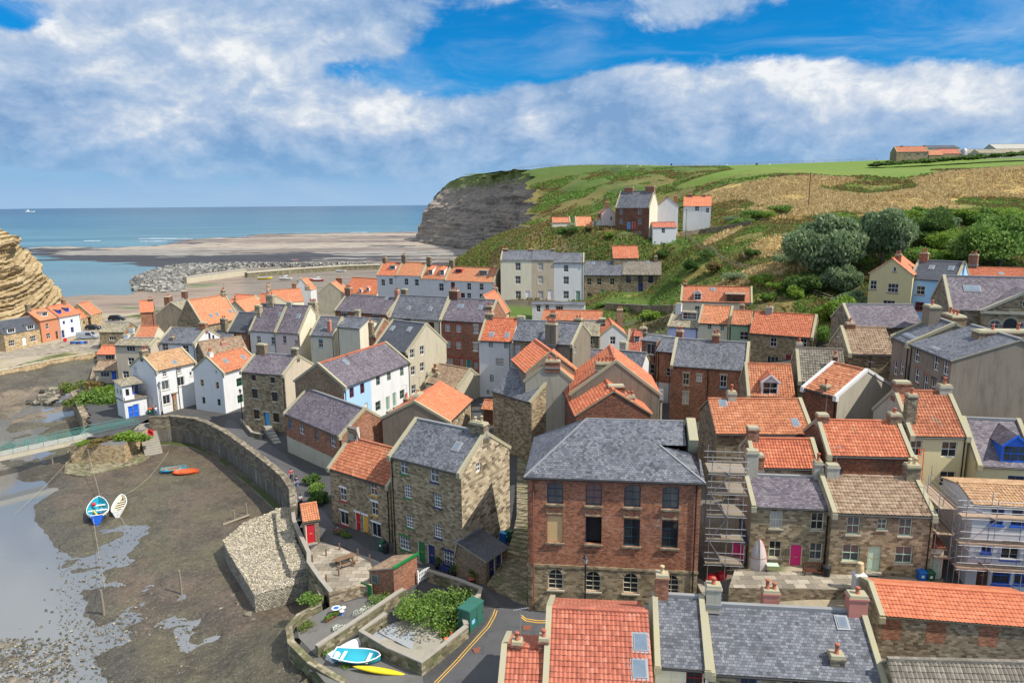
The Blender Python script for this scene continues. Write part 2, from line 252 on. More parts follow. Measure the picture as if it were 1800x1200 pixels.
class MB:
 def __init__(s): s.v = []; s.f = []; s.uv = []; s.mi = []; s.mats = []; s.sm = []
 def m(s, mat):
  if mat not in s.mats: s.mats.append(mat)
  return s.mats.index(mat)
 def face(s, pts, mat, uvs=None, smooth=False):
  i = len(s.v); s.v += [tuple(p) for p in pts]; s.f.append(list(range(i, i+len(pts))))
  if uvs is None:
   p0 = Vector(pts[0]); e = Vector(pts[1])-p0
   if e.length < 1e-6: e = Vector((1, 0, 0))
   e.normalize(); n = e.cross(Vector(pts[2])-p0)
   if n.length < 1e-9: n = Vector((0, 0, 1))
   n.normalize(); g = n.cross(e); uvs = [((Vector(p)-p0).dot(e)+p0.x*.37+p0.y*.53, (Vector(p)-p0).dot(g)+p0.z) for p in pts]
  s.uv += [tuple(u) for u in uvs]; s.mi.append(s.m(mat)); s.sm.append(smooth)
 def grid(s, P, mat, U=None, smooth=True, closeu=False):
  # P [i][j] points
  ni = len(P); nj = len(P[0]); b = len(s.v)
  for r in P: s.v += [tuple(p) for p in r]
  k = s.m(mat)
  for i in range(ni if closeu else ni-1):
   i2 = (i+1) % ni
   for j in range(nj-1):
    s.f.append([b+i*nj+j, b+i2*nj+j, b+i2*nj+j+1, b+i*nj+j+1])
    if U: s.uv += [U[i][j], U[i2][j], U[i2][j+1], U[i][j+1]]
    else: s.uv += [(i*.3, j*.3), (i*.3+.3, j*.3), (i*.3+.3, j*.3+.3), (i*.3, j*.3+.3)]
    s.mi.append(k); s.sm.append(smooth)
 def box(s, lo, hi, mat, M=None, taper=None, skip=''):
  x0, y0, z0 = lo; x1, y1, z1 = hi
  c = [Vector(p) for p in ((x0, y0, z0), (x1, y0, z0), (x1, y1, z0), (x0, y1, z0), (x0, y0, z1), (x1, y0, z1), (x1, y1, z1), (x0, y1, z1))]
  if taper:
   cx, cy = (x0+x1)/2, (y0+y1)/2
   for q in c[4:]: q.x = cx+(q.x-cx)*taper; q.y = cy+(q.y-cy)*taper
  if M is not None: c = [M @ q for q in c]
  for nm, q in (('f', (0, 1, 5, 4)), ('r', (1, 2, 6, 5)), ('b', (2, 3, 7, 6)), ('l', (3, 0, 4, 7)), ('t', (4, 5, 6, 7)), ('d', (3, 2, 1, 0))):
   if nm not in skip: s.face([c[k] for k in q], mat)
 def tube(s, pts, r, mat, n=6, r2=None):
  pts = [Vector(p) for p in pts]; rings = []
  for i, p in enumerate(pts):
   t = (pts[min(i+1, len(pts)-1)]-pts[max(i-1, 0)]).normalized()
   a = t.cross(Vector((0, 0, 1)));
   if a.length < .05: a = t.cross(Vector((1, 0, 0)))
   a.normalize(); b = t.cross(a)
   rr = r if r2 is None else r+(r2-r)*i/max(1, len(pts)-1)
   rings.append([p+(a*math.cos(k*2*math.pi/n)+b*math.sin(k*2*math.pi/n))*rr for k in range(n+1)])
  s.grid(rings, mat); s.face(rings[0][:n], mat); s.face(rings[-1][:n][::-1], mat)
 def lathe(s, prof, mat, c=(0, 0, 0), n=12, cap=True):
  c = Vector(c)
  rings = [[c+Vector((r*math.cos(k*2*math.pi/n), r*math.sin(k*2*math.pi/n), z)) for k in range(n+1)] for r, z in prof]
  s.grid(rings, mat)
  if cap: s.face(rings[-1][:n], mat)
 def build(s, name, parent=None, M=None):
  me = bpy.data.meshes.new(name); me.from_pydata(s.v, [], s.f)
  if s.uv:
   l = me.uv_layers.new(name='UVMap'); l.data.foreach_set('uv', np.array(s.uv, dtype=np.float32).ravel())
  for m in s.mats: me.materials.append(MAT[m] if isinstance(m, str) else m)
  me.polygons.foreach_set('material_index', s.mi); me.polygons.foreach_set('use_smooth', s.sm); me.update()
  return place(me, name, parent, M)
def place(me, name, parent=None, M=None):
 o = bpy.data.objects.new(name, me); C.objects.link(o)
 M = M or Matrix()
 if parent is not None: par(o, parent)
 o.matrix_basis = M
 return o
# ---------------------------------------------------------------- ground height field (thin plate spline through surveyed spots)
PV, SC, GO, FI, GR = (.075, .075, .078), (.15, .13, .045), (.40, .29, .115), (.13, .20, .035), (.075, .12, .025)
DI = (.10, .085, .06); SD = (.36, .31, .23); CL = (.13, .12, .11)
gz = [(250, 740, 5, PV), (340, 740, 5, PV), (430, 790, 5, PV), (505, 850, 5, PV), (560, 910, 5, PV), (640, 950, 5, PV), (730, 985, 5, PV), (800, 1020, 5.2, PV), (860, 1060, 5.5, PV), (860, 1140, 5.8, PV), (950, 1100, 6, PV), (1150, 1110, 6.3, PV),
  (620, 1000, 5, PV), (560, 1000, 5, PV), (600, 1080, 4.7, PV), (700, 1100, 4.8, PV), (560, 1140, 4.2, PV), (750, 1180, 5, PV), (950, 1200, 6, PV), (1300, 1190, 6.5, PV), (1750, 1190, 7, PV), (1250, 1030, 8.5, PV), (1320, 1002, 10, SD), (1450, 1010, 10, SD), (1640, 1010, 10, PV), (1780, 1010, 9.6, PV),
  (905, 1010, 5.8, PV), (918, 870, 8, PV), (915, 790, 8.7, PV), (905, 740, 8.6, PV), (830, 700, 8, PV), (850, 640, 8, PV), (700, 760, 6.5, PV), (470, 720, 5.2, PV), (560, 720, 6, PV), (650, 790, 6, PV),
  (170, 690, 5, PV), (300, 640, 5, PV), (200, 600, 4.2, PV), (60, 625, 4, SD), (0, 640, 4, SD), (110, 600, 4, SD), (150, 590, 4, SD), (230, 560, 3.6, SD), (400, 600, 5, PV), (330, 560, 4.5, PV), (560, 600, 6.5, PV), (700, 560, 8, PV), (840, 640, 8.5, PV), (600, 520, 5, PV), (760, 520, 8.5, PV), (880, 535, 11, PV),
  (960, 535, 12.5, DI), (1110, 520, 14, GR), (1000, 580, 10, PV), (1120, 640, 10.5, PV), (1200, 700, 11, PV), (1000, 680, 9.5, PV), (1300, 760, 12, PV), (1200, 760, 10.5, PV), (1400, 780, 12, PV), (1380, 660, 14, PV), (1500, 760, 14, PV), (1560, 620, 17, PV), (1640, 560, 19.5, PV), (1760, 620, 18, PV), (1700, 880, 12.5, PV), (1790, 860, 12.5, PV),
  (1250, 580, 15, DI), (1350, 600, 15, DI), (1450, 690, 15, PV), (-60, 640, 4, SD), (1900, 700, 18, PV), (1900, 900, 12, PV), (1900, 1100, 9, PV)]
gy = [(830, 447, 228, SC), (870, 418, 232, SC), (905, 405, 232, SC), (960, 408, 225, SC), (1040, 402, 215, SC), (940, 440, 200, SC), (1110, 422, 200, GR), (1180, 420, 205, GO), (1240, 402, 215, SC), (1160, 470, 180, GR), (1230, 505, 160, GR), (1250, 440, 178, GR), (1300, 480, 155, SC),
  (1330, 397, 190, SC), (1330, 480, 145, GO), (1400, 545, 122, SC), (1490, 520, 128, DI), (1600, 455, 140, DI), (1750, 445, 140, GR), (1400, 405, 190, GR), (1600, 390, 190, GR), (1790, 380, 190, GR), (1270, 420, 195, GO), (1370, 440, 165, GO),
  (1350, 375, 212, GO), (1600, 376, 205, GO), (1800, 368, 200, GR), (1250, 340, 270, GO), (1450, 345, 235, GO), (1600, 345, 225, GO), (1780, 335, 220, GO), (1250, 325, 290, SC), (1450, 316, 262, GO), (1700, 308, 245, GO), (1850, 300, 235, GO), (1900, 340, 215, GO),
  (1300, 314, 292, FI), (1450, 309.5, 283, FI), (1600, 305, 270, FI), (1720, 301, 264, FI), (1850, 296, 258, FI), (1250, 309, 330, FI), (1500, 303, 330, FI), (1800, 293, 330, FI), (1400, 297, 400, FI), (1600, 292, 400, FI), (1200, 291.5, 480, FI), (1400, 287, 480, FI), (1570, 281, 470, FI), (1800, 276, 450, FI), (1000, 306, 660, FI), (1500, 302, 660, FI), (1900, 298, 620, FI), (1950, 282, 440, FI), (2050, 300, 250, GO), (2050, 400, 190, GR), (2050, 600, 110, PV),
  (905, 299, 500, GR), (960, 297, 470, GR), (1070, 295.5, 455, GR), (1020, 330, 400, GR), (1000, 360, 370, SC), (1100, 345, 350, GR), (1180, 320, 370, SC), (1200, 352, 320, SC), (1000, 400, 300, SC), (1080, 392, 260, GR), (950, 345, 415, SC), (945, 405, 330, SC), (1150, 375, 285, GR), (790, 470, 230, SC), (1160, 300, 420, GR)]
gpts = []
for px, py, z, c in gz: p = atz(px, py, z); gpts.append((p.x, p.y, p.z, c))
for px, py, Y, c in gy: p = aty(px, py, Y); gpts.append((p.x, p.y, p.z, c))
for px in (890, 925, 960, 1000, 1030):
 for Y_, z_ in ((174, 11.6), (183, 12.3), (193, 13.4)): gpts.append(((px-900)/1250*Y_, Y_, z_, DI if Y_ > 180 else GR))
for px in (1060, 1100, 1150):
 for Y_, z_ in ((172, 13.2), (181, 14), (191, 15.5)): gpts.append(((px-900)/1250*Y_, Y_, z_, GR))
for px in (1060, 1100, 1140, 1180, 1225):
 gpts += [((px-900)/1250*201, 201, 27.6, GR), ((px-900)/1250*218, 218, 28.6, SC)]
gpts += [(-120, 175, 3.6, SD), (-75, 215, 3, SD), (-130, 160, 3.6, SD), (60, 30, 6.5, PV), (0, 30, 5.5, PV), (-30, 30, 4, PV), (5, 700, 66, GR), (-20, 640, 60, FI), (120, 250, 40, GR)]
GX = np.array([p[0] for p in gpts]); GY = np.array([p[1] for p in gpts]); GZ = np.array([p[2] for p in gpts]); GC = np.array([p[3] for p in gpts])
def _k(r2): return np.where(r2 > 0, r2*np.log(r2+1e-12), 0)
_n = len(gpts); SX = 100.0
K = _k(((GX[:, None]-GX[None])**2+(GY[:, None]-GY[None])**2)/SX**2)+np.eye(_n)*0.004
Pm = np.stack([np.ones(_n), GX/SX, GY/SX], 1)
Amat = np.zeros((_n+3, _n+3)); Amat[:_n, :_n] = K; Amat[:_n, _n:] = Pm; Amat[_n:, :_n] = Pm.T
Wt = np.linalg.solve(Amat, np.concatenate([GZ, np.zeros(3)]))
def Gv(X, Y):
 X = np.asarray(X, float); Y = np.asarray(Y, float); sh = X.shape; X = X.ravel(); Y = Y.ravel(); out = np.zeros_like(X)
 for i in range(0, len(X), 20000):
  x = X[i:i+20000]; y = Y[i:i+20000]
  out[i:i+20000] = _k(((x[:, None]-GX)**2+(y[:, None]-GY)**2)/SX**2) @ Wt[:_n] + Wt[_n]+Wt[_n+1]*x/SX+Wt[_n+2]*y/SX
 return out.reshape(sh)
def G(x, y): return float(Gv(np.array([x]), np.array([y]))[0])
def Gcol(X, Y):
 X = X.ravel(); Y = Y.ravel(); out = np.zeros((len(X), 3))
 for i in range(0, len(X), 20000):
  w = 1/(((X[i:i+20000, None]-GX)**2+(Y[i:i+20000, None]-GY)**2)+4)**2
  out[i:i+20000] = (w @ GC)/w.sum(1)[:, None]
 return out
def ong(px, py, dz=0, lo=30, hi=650):
 """point of the ground seen at a pixel"""
 d = ray(px, py)
 Y = lo
 while Y < hi:
  p = cam_loc+d*(Y/d.y)
  if p.z < G(p.x, p.y)+dz: break
  Y += 2
 Y = bisect(lambda y: (cam_loc+d*(y/d.y)).z-G((cam_loc+d*(y/d.y)).x, y)-dz, Y-2, Y, 14)
 return cam_loc+d*(Y/d.y)
# ---------------------------------------------------------------- windows and doors
# kind: (width, height, panes across, panes up)
WK = dict(y=(1.25, 1.85, 2, 2), z=(1.5, 2.1, 2, 2), s=(.7, .85, 2, 2), m=(.95, 1.4, 2, 2), l=(1.25, 1.35, 2, 2), t=(.8, 1.5, 2, 2), w=(1.7, 1.0, 3, 1), v=(.9, 1.3, 3, 4), b=(1.5, 1.4, 3, 2), x=(.45, .7, 1, 1), q=(1.3, 1.35, 4, 3), n=(.62, 1.1, 1, 2), c=(1.3, 1.5, 2, 1))
DK = dict(k=(1.25, 2.6), d=(.95, 2.05), e=(.8, 2.0), g=(1.1, 2.1))
_wc = {}
def win_mesh(w, h, nx, ny, fm, gm, arch=False):
 key = (w, h, nx, ny, fm, gm, arch)
 if key in _wc: return _wc[key]
 a = MB(); t = .07
 # frame in local x (across) z (up), y into the wall
 a.box((-w/2, -.0, -h/2), (-w/2+t, .07, h/2), fm); a.box((w/2-t, 0, -h/2), (w/2, .07, h/2), fm)
 a.box((-w/2+t, 0, h/2-t), (w/2-t, .07, h/2), fm); a.box((-w/2+t, -.02, -h/2), (w/2-t, .07, -h/2+t), fm)
 for i in range(1, nx):
  x = -w/2+w*i/nx; a.box((x-.018, .012, -h/2+t), (x+.018, .05, h/2-t), fm)
 for j in range(1, ny):
  z = -h/2+h*j/ny; k = .03 if j*2 == ny else .017; a.box((-w/2+t, .008, z-k), (w/2-t, .055, z+k), fm)
 o = a.build('window_tmp'); fme = o.data; bpy.data.objects.remove(o)
 g = MB(); g.face([(-w/2+t, .045, -h/2+t), (w/2-t, .045, -h/2+t), (w/2-t, .045, h/2-t), (-w/2+t, .045, h/2-t)], gm)
 o = g.build('pane_tmp'); gme = o.data; bpy.data.objects.remove(o)
 fme.name = 'window'; gme.name = 'pane'
 _wc[key] = (fme, gme); return _wc[key]
def door_mesh(w, h, col, fm, glaz=False):
 key = ('door', w, h, col, fm, glaz)
 if key in _wc: return _wc[key]
 a = MB(); t = .08
 a.box((-w/2, 0, -h/2), (-w/2+t, .08, h/2), fm); a.box((w/2-t, 0, -h/2), (w/2, .08, h/2), fm); a.box((-w/2+t, 0, h/2-t), (w/2-t, .08, h/2), fm)
 o = a.build('t'); fme = o.data; bpy.data.objects.remove(o)
 g = MB(); g.box((-w/2+t, .05, -h/2), (w/2-t, .09, h/2-t), col)
 iw = w-2*t
 for (xa, xb) in ((-.42, -.06), (.06, .42)):
  for (za, zb) in ((-.42, -.06), (.0, .40)):
   m_ = 'glass_mid' if glaz and za >= 0 else col
   g.box((xa*iw, .035, za*h), (xb*iw, .05, zb*h), m_)
 g.box((iw*.3, .01, -.04), (iw*.36, .05, .02), 'lead'); g.box((-.13, .03, -.1), (.13, .05, -.05), 'ochre')
 o = g.build('t'); gme = o.data; bpy.data.objects.remove(o)
 fme.name = 'door_frame'; gme.name = 'door'; _wc[key] = (fme, gme); return _wc[key]
# ---------------------------------------------------------------- houses
def clip(poly, a, b, c):           # keep a*s+b*z<=c, poly of (s,z)
 out = []
 for i in range(len(poly)):
  p, q = poly[i], poly[(i+1) % len(poly)]
  dp = a*p[0]+b*p[1]-c; dq = a*q[0]+b*q[1]-c
  if dp <= 1e-9: out.append(p)
  if (dp < -1e-9 and dq > 1e-9) or (dp > 1e-9 and dq < -1e-9):
   t = dp/(dp-dq); out.append((p[0]+(q[0]-p[0])*t, p[1]+(q[1]-p[1])*t))
 return out
def wall_face(mb, to3, S, Z1, openings, mat, gable=None, uoff=0, rec=.13, zlow=None):
 """to3(s,z,d) -> point; openings (s0,s1,z0,z1); gable (eave z, apex s, apex z); zlow (z, material) lower band"""
 ss = sorted(set([0, S]+[v for o in openings for v in (o[0], o[1])])); top = gable[2] if gable else Z1
 zs = sorted(set([0, top]+[v for o in openings for v in (o[2], o[3])]+([zlow[0]] if zlow else [])))
 for i in range(len(ss)-1):
  for j in range(len(zs)-1):
   cs, cz = (ss[i]+ss[i+1])/2, (zs[j]+zs[j+1])/2
   if any(o[0] < cs < o[1] and o[2] < cz < o[3] for o in openings): continue
   poly = [(ss[i], zs[j]), (ss[i+1], zs[j]), (ss[i+1], zs[j+1]), (ss[i], zs[j+1])]
   if gable:
    ez, as_, az = gable; k = (az-ez)/max(as_, .01); poly = clip(poly, -k, 1, ez)
    if len(poly) > 2: k2 = (az-ez)/max(S-as_, .01); poly = clip(poly, k2, 1, ez+k2*S)
   if len(poly) < 3: continue
   m_ = zlow[1] if zlow and cz < zlow[0] else mat
   mb.face([to3(s, z, 0) for s, z in poly], m_, [(s+uoff, z) for s, z in poly])
 for s0, s1, z0, z1 in openings:
  for (a, b) in (((s0, z0), (s1, z0)), ((s1, z0), (s1, z1)), ((s1, z1), (s0, z1)), ((s0, z1), (s0, z0))):
   mb.face([to3(*a, 0), to3(*b, 0), to3(*b, rec+.06), to3(*a, rec+.06)], mat, [(a[0], a[1]), (b[0], b[1]), (b[0]+.15, b[1]+.15), (a[0]+.15, a[1]+.15)])
JIT = [[random.gauss(0, .007)+(.03 if random.random() < .006 else 0) for _ in range(89)] for _ in range(97)]
def slope(mb, a, b, c, d, mat, tile=False, thick=.1, uo=0, edge='coping'):
 """roof slope: a,b eave (left,right), c,d ridge (right,left)"""
 a, b, c, d = map(Vector, (a, b, c, d)); n = (b-a).cross(d-a).normalized()
 if n.z < 0: n = -n
 L = (b-a).length; S = (d-a).length; e = (b-a).normalized()
 def uv(p): return ((p-d).dot(e)+uo, (p-d).dot((a-d).normalized()))
 if tile:
  jit = JIT; cols = max(2, round(L/.25)); rows = max(2, round(S/.34)); P = []; U = []
  for i in range(cols*4+1):
   fu = i/(cols*4); r1 = []; r2 = []
   hgt = (.0, .035, .065, .035)[i % 4]
   for j in range(rows):
    for q, dz in ((0.0, .0), (.97, .035)):
     fv = (j+q)/rows
     p = (d+(a-d)*fv)*(1-fu)+(c+(b-c)*fv)*fu+n*(hgt+dz+jit[i//4 % 97][j % 89]+.035*math.sin(fu*L*.9+S*7)*math.sin(fv*3.1)); r1.append(p); r2.append((fu*L+uo, fv*rows*.34))
   P.append(r1); U.append(r2)
  mb.grid(P, mat, U, smooth=False)
 else:
  mb.face([a, b, c, d], mat, [uv(a), uv(b), uv(c), uv(d)])
 t = n*-thick
 mb.face([a+t, b+t, b, a], edge); mb.face([b+t, c+t, c, b], edge); mb.face([d+t, a+t, a, d], edge)
 mb.face([d+t, c+t, b+t, a+t], 'wood_grey')
def beam(mb, a, b, w, t, mat, upv=None, below=.1):
 """bar from a to b, width w sideways, t above the line"""
 a, b = Vector(a), Vector(b); e = (b-a).normalized(); sd = e.cross(Vector((0, 0, 1)))
 if sd.length < .05: sd = Vector((1, 0, 0))
 sd = sd.normalized()*w/2; u = sd.cross(e).normalized()
 if u.z < 0: u = -u
 p = [a-sd-u*below, a+sd-u*below, a+sd+u*t, a-sd+u*t]; q = [x+(b-a) for x in p]
 mb.face(p[::-1], mat); mb.face(q, mat)
 for i in range(4): j = (i+1) % 4; mb.face([p[i], p[j], q[j], q[i]], mat)
def chimney(H, parent, x, y, zb, zt, W, D, pots, mat, pot='pot_red', name='chimney', cap=None):
 a = MB(); a.box((-W/2, -D/2, 0), (W/2, D/2, zt-zb-.18), mat, skip='d')
 a.box((-W/2-.06, -D/2-.06, zt-zb-.3), (W/2+.06, D/2+.06, zt-zb-.18), cap or mat); a.box((-W/2-.02, -D/2-.02, zt-zb-.18), (W/2+.02, D/2+.02, zt-zb), 'coping', taper=.92)
 a.box((-W/2-.05, -D/2-.05, .45), (W/2+.05, D/2+.05, .62), 'lead')
 o = a.build(name, parent, Matrix.Translation((x, y, zb)))
 long_x = W >= D
 for i in range(pots):
  t = (i+.5)/pots-.5; hh = random.choice((.42, .5, .62))
  key = ('pot', hh, pot)
  if key not in _wc:
   m = MB(); m.lathe([(.15, 0), (.14, .08), (.12, .1), (.11, hh-.12), (.15, hh-.1), (.15, hh-.03), (.12, hh)], pot, n=10); m.lathe([(.09, hh-.002), (.0, hh+.001)], 'p_black', n=8, cap=False)
   q = m.build('t'); _wc[key] = q.data; bpy.data.objects.remove(q); _wc[key].name = 'chimney_pot'
  place(_wc[key], 'chimney_pot', o, Matrix.Translation((t*W*.85 if long_x else 0, 0 if long_x else t*D*.85, zt-zb)))
 if random.random() < .3:
  q = MB(); a_ = random.uniform(0, 3); hz = random.uniform(1.2, 2.2); q.tube([(W*.3, 0, -.3), (W*.3, 0, hz)], .018, 'steel', 4); d = Vector((math.cos(a_), math.sin(a_), 0)); q.tube([Vector((W*.3, 0, hz))-d*.4, Vector((W*.3, 0, hz))+d*.5], .014, 'steel', 4)
  for k in range(6): c = Vector((W*.3, 0, hz))+d*(-.35+k*.16); n = Vector((-d.y, d.x, 0))*.16; q.tube([c-n, c+n], .009, 'steel', 3)
  q.build('aerial', o, Matrix.Translation((0, 0, zt-zb)))
 return o
class House: pass
HS = []
def house(name, label, c, A, B, rg, w, wall, roof, h=None, base=None, Y=None, YB=None, ang=None, ln=None, F=(), L=(), R=(), ch=(), sky=(), dorm=(), cop='LR', typ='x', side=None,
   gut=True, fm='p_white', glass='glass', low=None, sill=None, lint=None, rise=None, rv=.5, group=None, cat='house', back=True, zext=1.0, drains='R', ov=.18, ridge=None, wallR=None, dcol='p_white', gz0=None, copm='coping', zoff=0, cont=None, dz=0, da=0):
 ax, ay = cp(c, *A)
 if cont is not None:
  c0 = cont.T @ Vector((cont.ln, 0, cont.h+dz)); Y = c0.y; ang = math.degrees(math.atan2(cont.T[1][0], cont.T[0][0]))+da
  if rg is None: rise = cont.rise; w = cont.w
 if Y is None:
  if base is not None: Y = ong(ax, cp(c, 0, base)[1]).y
  else:
   d = ray(ax, ay)
   def f(y): p = cam_loc+d*(y/d.y); return p.z-G(p.x, y)-h
   y = 34
   while f(y) > 0 and y < 500: y += 1.5
   Y = bisect(f, y-1.5, y, 16)
 a = c0 if cont is not None else aty(ax, ay, Y); ze = a.z
 if ang is not None:
  U = Vector((math.cos(R_(ang)), math.sin(R_(ang)), 0))
  if ln is None: bx = cp(c, *B)[0]; ln = bisect(lambda t: proj(a+U*t)[0]-bx, .5, 60)
 else:
  bx, by = cp(c, *B); b = aty(bx, by, YB) if YB else atz(bx, by, ze); b.z = ze
  U = (b-a); ln = U.length; U.normalize()
 V = Vector((-U.y, U.x, 0)); H = House()
 gs = [G(*(a+U*i*ln+V*j*w).xy) for i in (0, .5, 1) for j in (0, 1)]
 z0 = (min(gs) if gz0 is None else gz0)-zext; h = ze-z0; H.g = G(a.x, a.y)-z0
 T = Matrix(((U.x, V.x, 0, a.x), (U.y, V.y, 0, a.y), (0, 0, 1, z0), (0, 0, 0, 1))); Ti = T.inverted(); H.T = T; H.h = h; H.w = w; H.ln = ln
 if typ == 'x': apx = Vector((0, rv*w, h))
 else: apx = Vector((ln*rv, 0, h))
 if rise is None:
  ry = cp(c, 0, rg)[1]
  rise = bisect(lambda r: proj(T @ (apx+Vector((0, 0, r))))[1]-ry, -2, 14); rise = min(max(rise, .3), 7)
 H.rise = rise
 if roof in ('pantile', 'pantile_bright'): roof += random.choice(('', '_b', '_c', '_d'))
 uo = .25*random.randint(0, 200)
 root = bpy.data.objects.new(name, None); C.objects.link(root); root.matrix_world = T; root.empty_display_size = .5; tag(root, label, cat, group); H.root = root; H.name = label
 lc = Ti @ cam_loc; Tr = Ti.to_3x3()
 def hit(px, py, pl, v=0.0):     # pl F/L/R planes -> (s,z)
  d = Tr @ ray(*cp(c, px, py))
  if pl == 'F': t = (v-lc.y)/d.y; p = lc+d*t; return p.x, p.z
  t = ((ln if pl == 'R' else 0)-lc.x)/d.x; p = lc+d*t; return p.y, p.z
 H.hit = hit
 apR = rv*w if typ == 'x' else 0
 side = side or wall; mb = MB(); wins = []
 to = {'F': lambda s, z, d: (s, d, z), 'L': lambda s, z, d: (d, s, z), 'R': lambda s, z, d: (ln-d, s, z), 'B': lambda s, z, d: (s, w-d, z)}
 for pl, items in (('F', F), ('L', L), ('R', R), ('B', ())):
  S = ln if pl in 'FB' else w; ops = []
  gab = (h, rv*w, h+rise) if (typ == 'x' and pl in 'LR') else ((h, rv*ln, h+rise) if typ == 'y' and pl in 'FB' else None)
  for it in items:
   k, px, py = it[0], it[1], it[2]; col = it[3] if len(it) > 3 else None; st = it[4] if len(it) > 4 else None
   s, z = hit(px, py, pl); isd = k in DK; ww, hh = (DK[k] if isd else WK[k][:2])
   s = min(max(s, ww/2+.12), S-ww/2-.12)
   zt = h-.08 if not gab else min(h+rise*(s/gab[1] if s < gab[1] else (S-s)/(S-gab[1])) - .45, 99)
   if z+hh/2 > zt: z = zt-hh/2
   if isd and z-hh/2 < H.g+.9: z = max(z, H.g+hh/2+.02)
   o = [s-ww/2, s+ww/2, z-hh/2, z+hh/2]
   if any(o[0] < q[1]+.03 and o[1] > q[0]-.03 and o[2] < q[3]+.03 and o[3] > q[2]-.03 for q in ops): print('overlap', label, it); continue
   ops.append(o); wins.append((pl, k, s, z, ww, hh, isd, col, st))
  m_ = wall if pl in 'FB' else (wallR if pl == 'R' and wallR else side)
  wall_face(mb, to[pl], S, h, ops, m_, gab, uoff={'F': 0, 'L': 31.3, 'R': 57.1, 'B': 83}[pl], zlow=(H.g+low[0], low[1]) if low and pl in 'FR' else None)
 wo = mb.build('wall', root); H.wall = wo
 for pl, k, s, z, ww, hh, isd, col, st in wins:
  M = {'F': Matrix.Translation((s, .1, z)), 'R': Matrix.Translation((ln-.1, s, z)) @ Matrix.Rotation(math.pi/2, 4, 'Z'), 'L': Matrix.Translation((.1, s, z)) @ Matrix.Rotation(-math.pi/2, 4, 'Z')}[pl]
  if isd:
   fme, gme = door_mesh(ww, hh, col or dcol, fm, k == 'g'); o = place(gme, 'door', root, M); place(fme, 'door_frame', o);
   if Y < 130:
    q = MB(); q.box((-ww/2-.1, -.4, -hh/2-.16), (ww/2+.1, 0, -hh/2-.005), 'kerb'); q.build('doorstep', o)
  else:
   gl = glass
   if glass == 'mix': gl = random.choice(('glass', 'glass', 'glass_curtain', 'glass_mid'))
   fme, gme = win_mesh(ww, hh, WK[k][2], WK[k][3], col or fm, gl); o = place(fme, 'window', root, M); place(gme, 'pane', o)
  sm = (st[0] if st else sill); lm = (st[1] if st else lint)
  if sm and not isd and Y < 170:
   q = MB(); q.box((-ww/2-.08, -.17, -hh/2-.13), (ww/2+.08, -.0, -hh/2-.004), sm); q.build('sill', o)
  if lm and Y < 170:
   q = MB(); q.box((-ww/2-.1, -.115, hh/2+.004), (ww/2+.1, -.075, hh/2+.2), lm); q.build('lintel', o)
 # roof
 rb = MB(); tile = roof.startswith('pantile') and Y < 125
 gl_ = 0.0 if 'L' in cop else .12; gr_ = 0.0 if 'R' in cop else .12
 if typ == 'x':
  rz = h+rise; ry_ = rv*w; k1 = rise/ry_; k2 = rise/(w-ry_)
  x0, x1 = -gl_, ln+gr_
  slope(rb, (x0, -ov, h-ov*k1+.08), (x1, -ov, h-ov*k1+.08), (x1, ry_, rz+.08), (x0, ry_, rz+.08), roof, tile, uo=uo)
  slope(rb, (x1, w+ov, h-ov*k2+.08), (x0, w+ov, h-ov*k2+.08), (x0, ry_, rz+.08), (x1, ry_, rz+.08), roof, False)
  rdg = [(x0, ry_, rz+.1), (x1, ry_, rz+.1)]
  H.rz = lambda x, y: h+.08+(y*k1 if y < ry_ else rise-(y-ry_)*k2)
 else:
  rz = h+rise; rx = rv*ln; k1 = rise/rx; k2 = rise/(ln-rx); y0, y1 = -(.0 if 'F' in cop else .12), w+.1
  slope(rb, (-ov, y1, h-ov*k1+.08), (-ov, y0, h-ov*k1+.08), (rx, y0, rz+.08), (rx, y1, rz+.08), roof, tile, uo=uo)
  slope(rb, (ln+ov, y0, h-ov*k2+.08), (ln+ov, y1, h-ov*k2+.08), (rx, y1, rz+.08), (rx, y0, rz+.08), roof, tile, uo=uo)
  rdg = [(rx, y0, rz+.1), (rx, y1, rz+.1)]
  H.rz = lambda x, y: h+.08+(x*k1 if x < rx else rise-(x-rx)*k2)
 rm = ridge or (roof if roof.startswith('pantile') else 'lead')
 beam(rb, rdg[0], rdg[1], .3, .09, rm)
 ro = rb.build('roof', root); H.roof = ro
 if typ == 'x':
  for sd in 'LR':
   if sd in cop:
    x = .1 if sd == 'L' else ln-.1
    cm = MB(); beam(cm, (x, -.22, h-.22*k1+.06), (x, ry_+.05, rz+.1), .34, .2, copm); beam(cm, (x, w+.2, h-.2*k2+.06), (x, ry_-.05, rz+.1), .34, .2, copm)
    cm.box((x-.2, -.36, h-.42), (x+.2, .06, h+.02), copm); cm.build('coping', ro)
 elif 'F' in cop:
  cm = MB(); beam(cm, (-.2, .1, h-.2*k1+.06), (rx, .1, rz+.12), .34, .18, copm); beam(cm, (ln+.2, .1, h-.2*k2+.06), (rx, .1, rz+.12), .34, .18, copm); cm.build('coping', ro)
 if gut and Y < 190:
  g = MB();
  if typ == 'x':
   z = h-ov*k1-.02; g.tube([(x0+.05, -ov-.05, z), (x1-.05, -ov-.05, z)], .065, 'p_black', 6)
   for sd in drains:
    x = .25 if sd == 'L' else (ln-.25 if sd == 'R' else ln*.5); g.tube([(x, -ov-.05, z), (x, -.07, z-.35), (x, -.07, H.g-.2)], .05, 'p_black', 6)
   g.build('gutter', root)
  else:
   for xx, k in ((-ov-.05, k1), (ln+ov+.05, k2)): g.tube([(xx, .1, h-ov*k-.02), (xx, w-.1, h-ov*k-.02)], .06, 'p_black', 6)
   g.build('gutter', root)
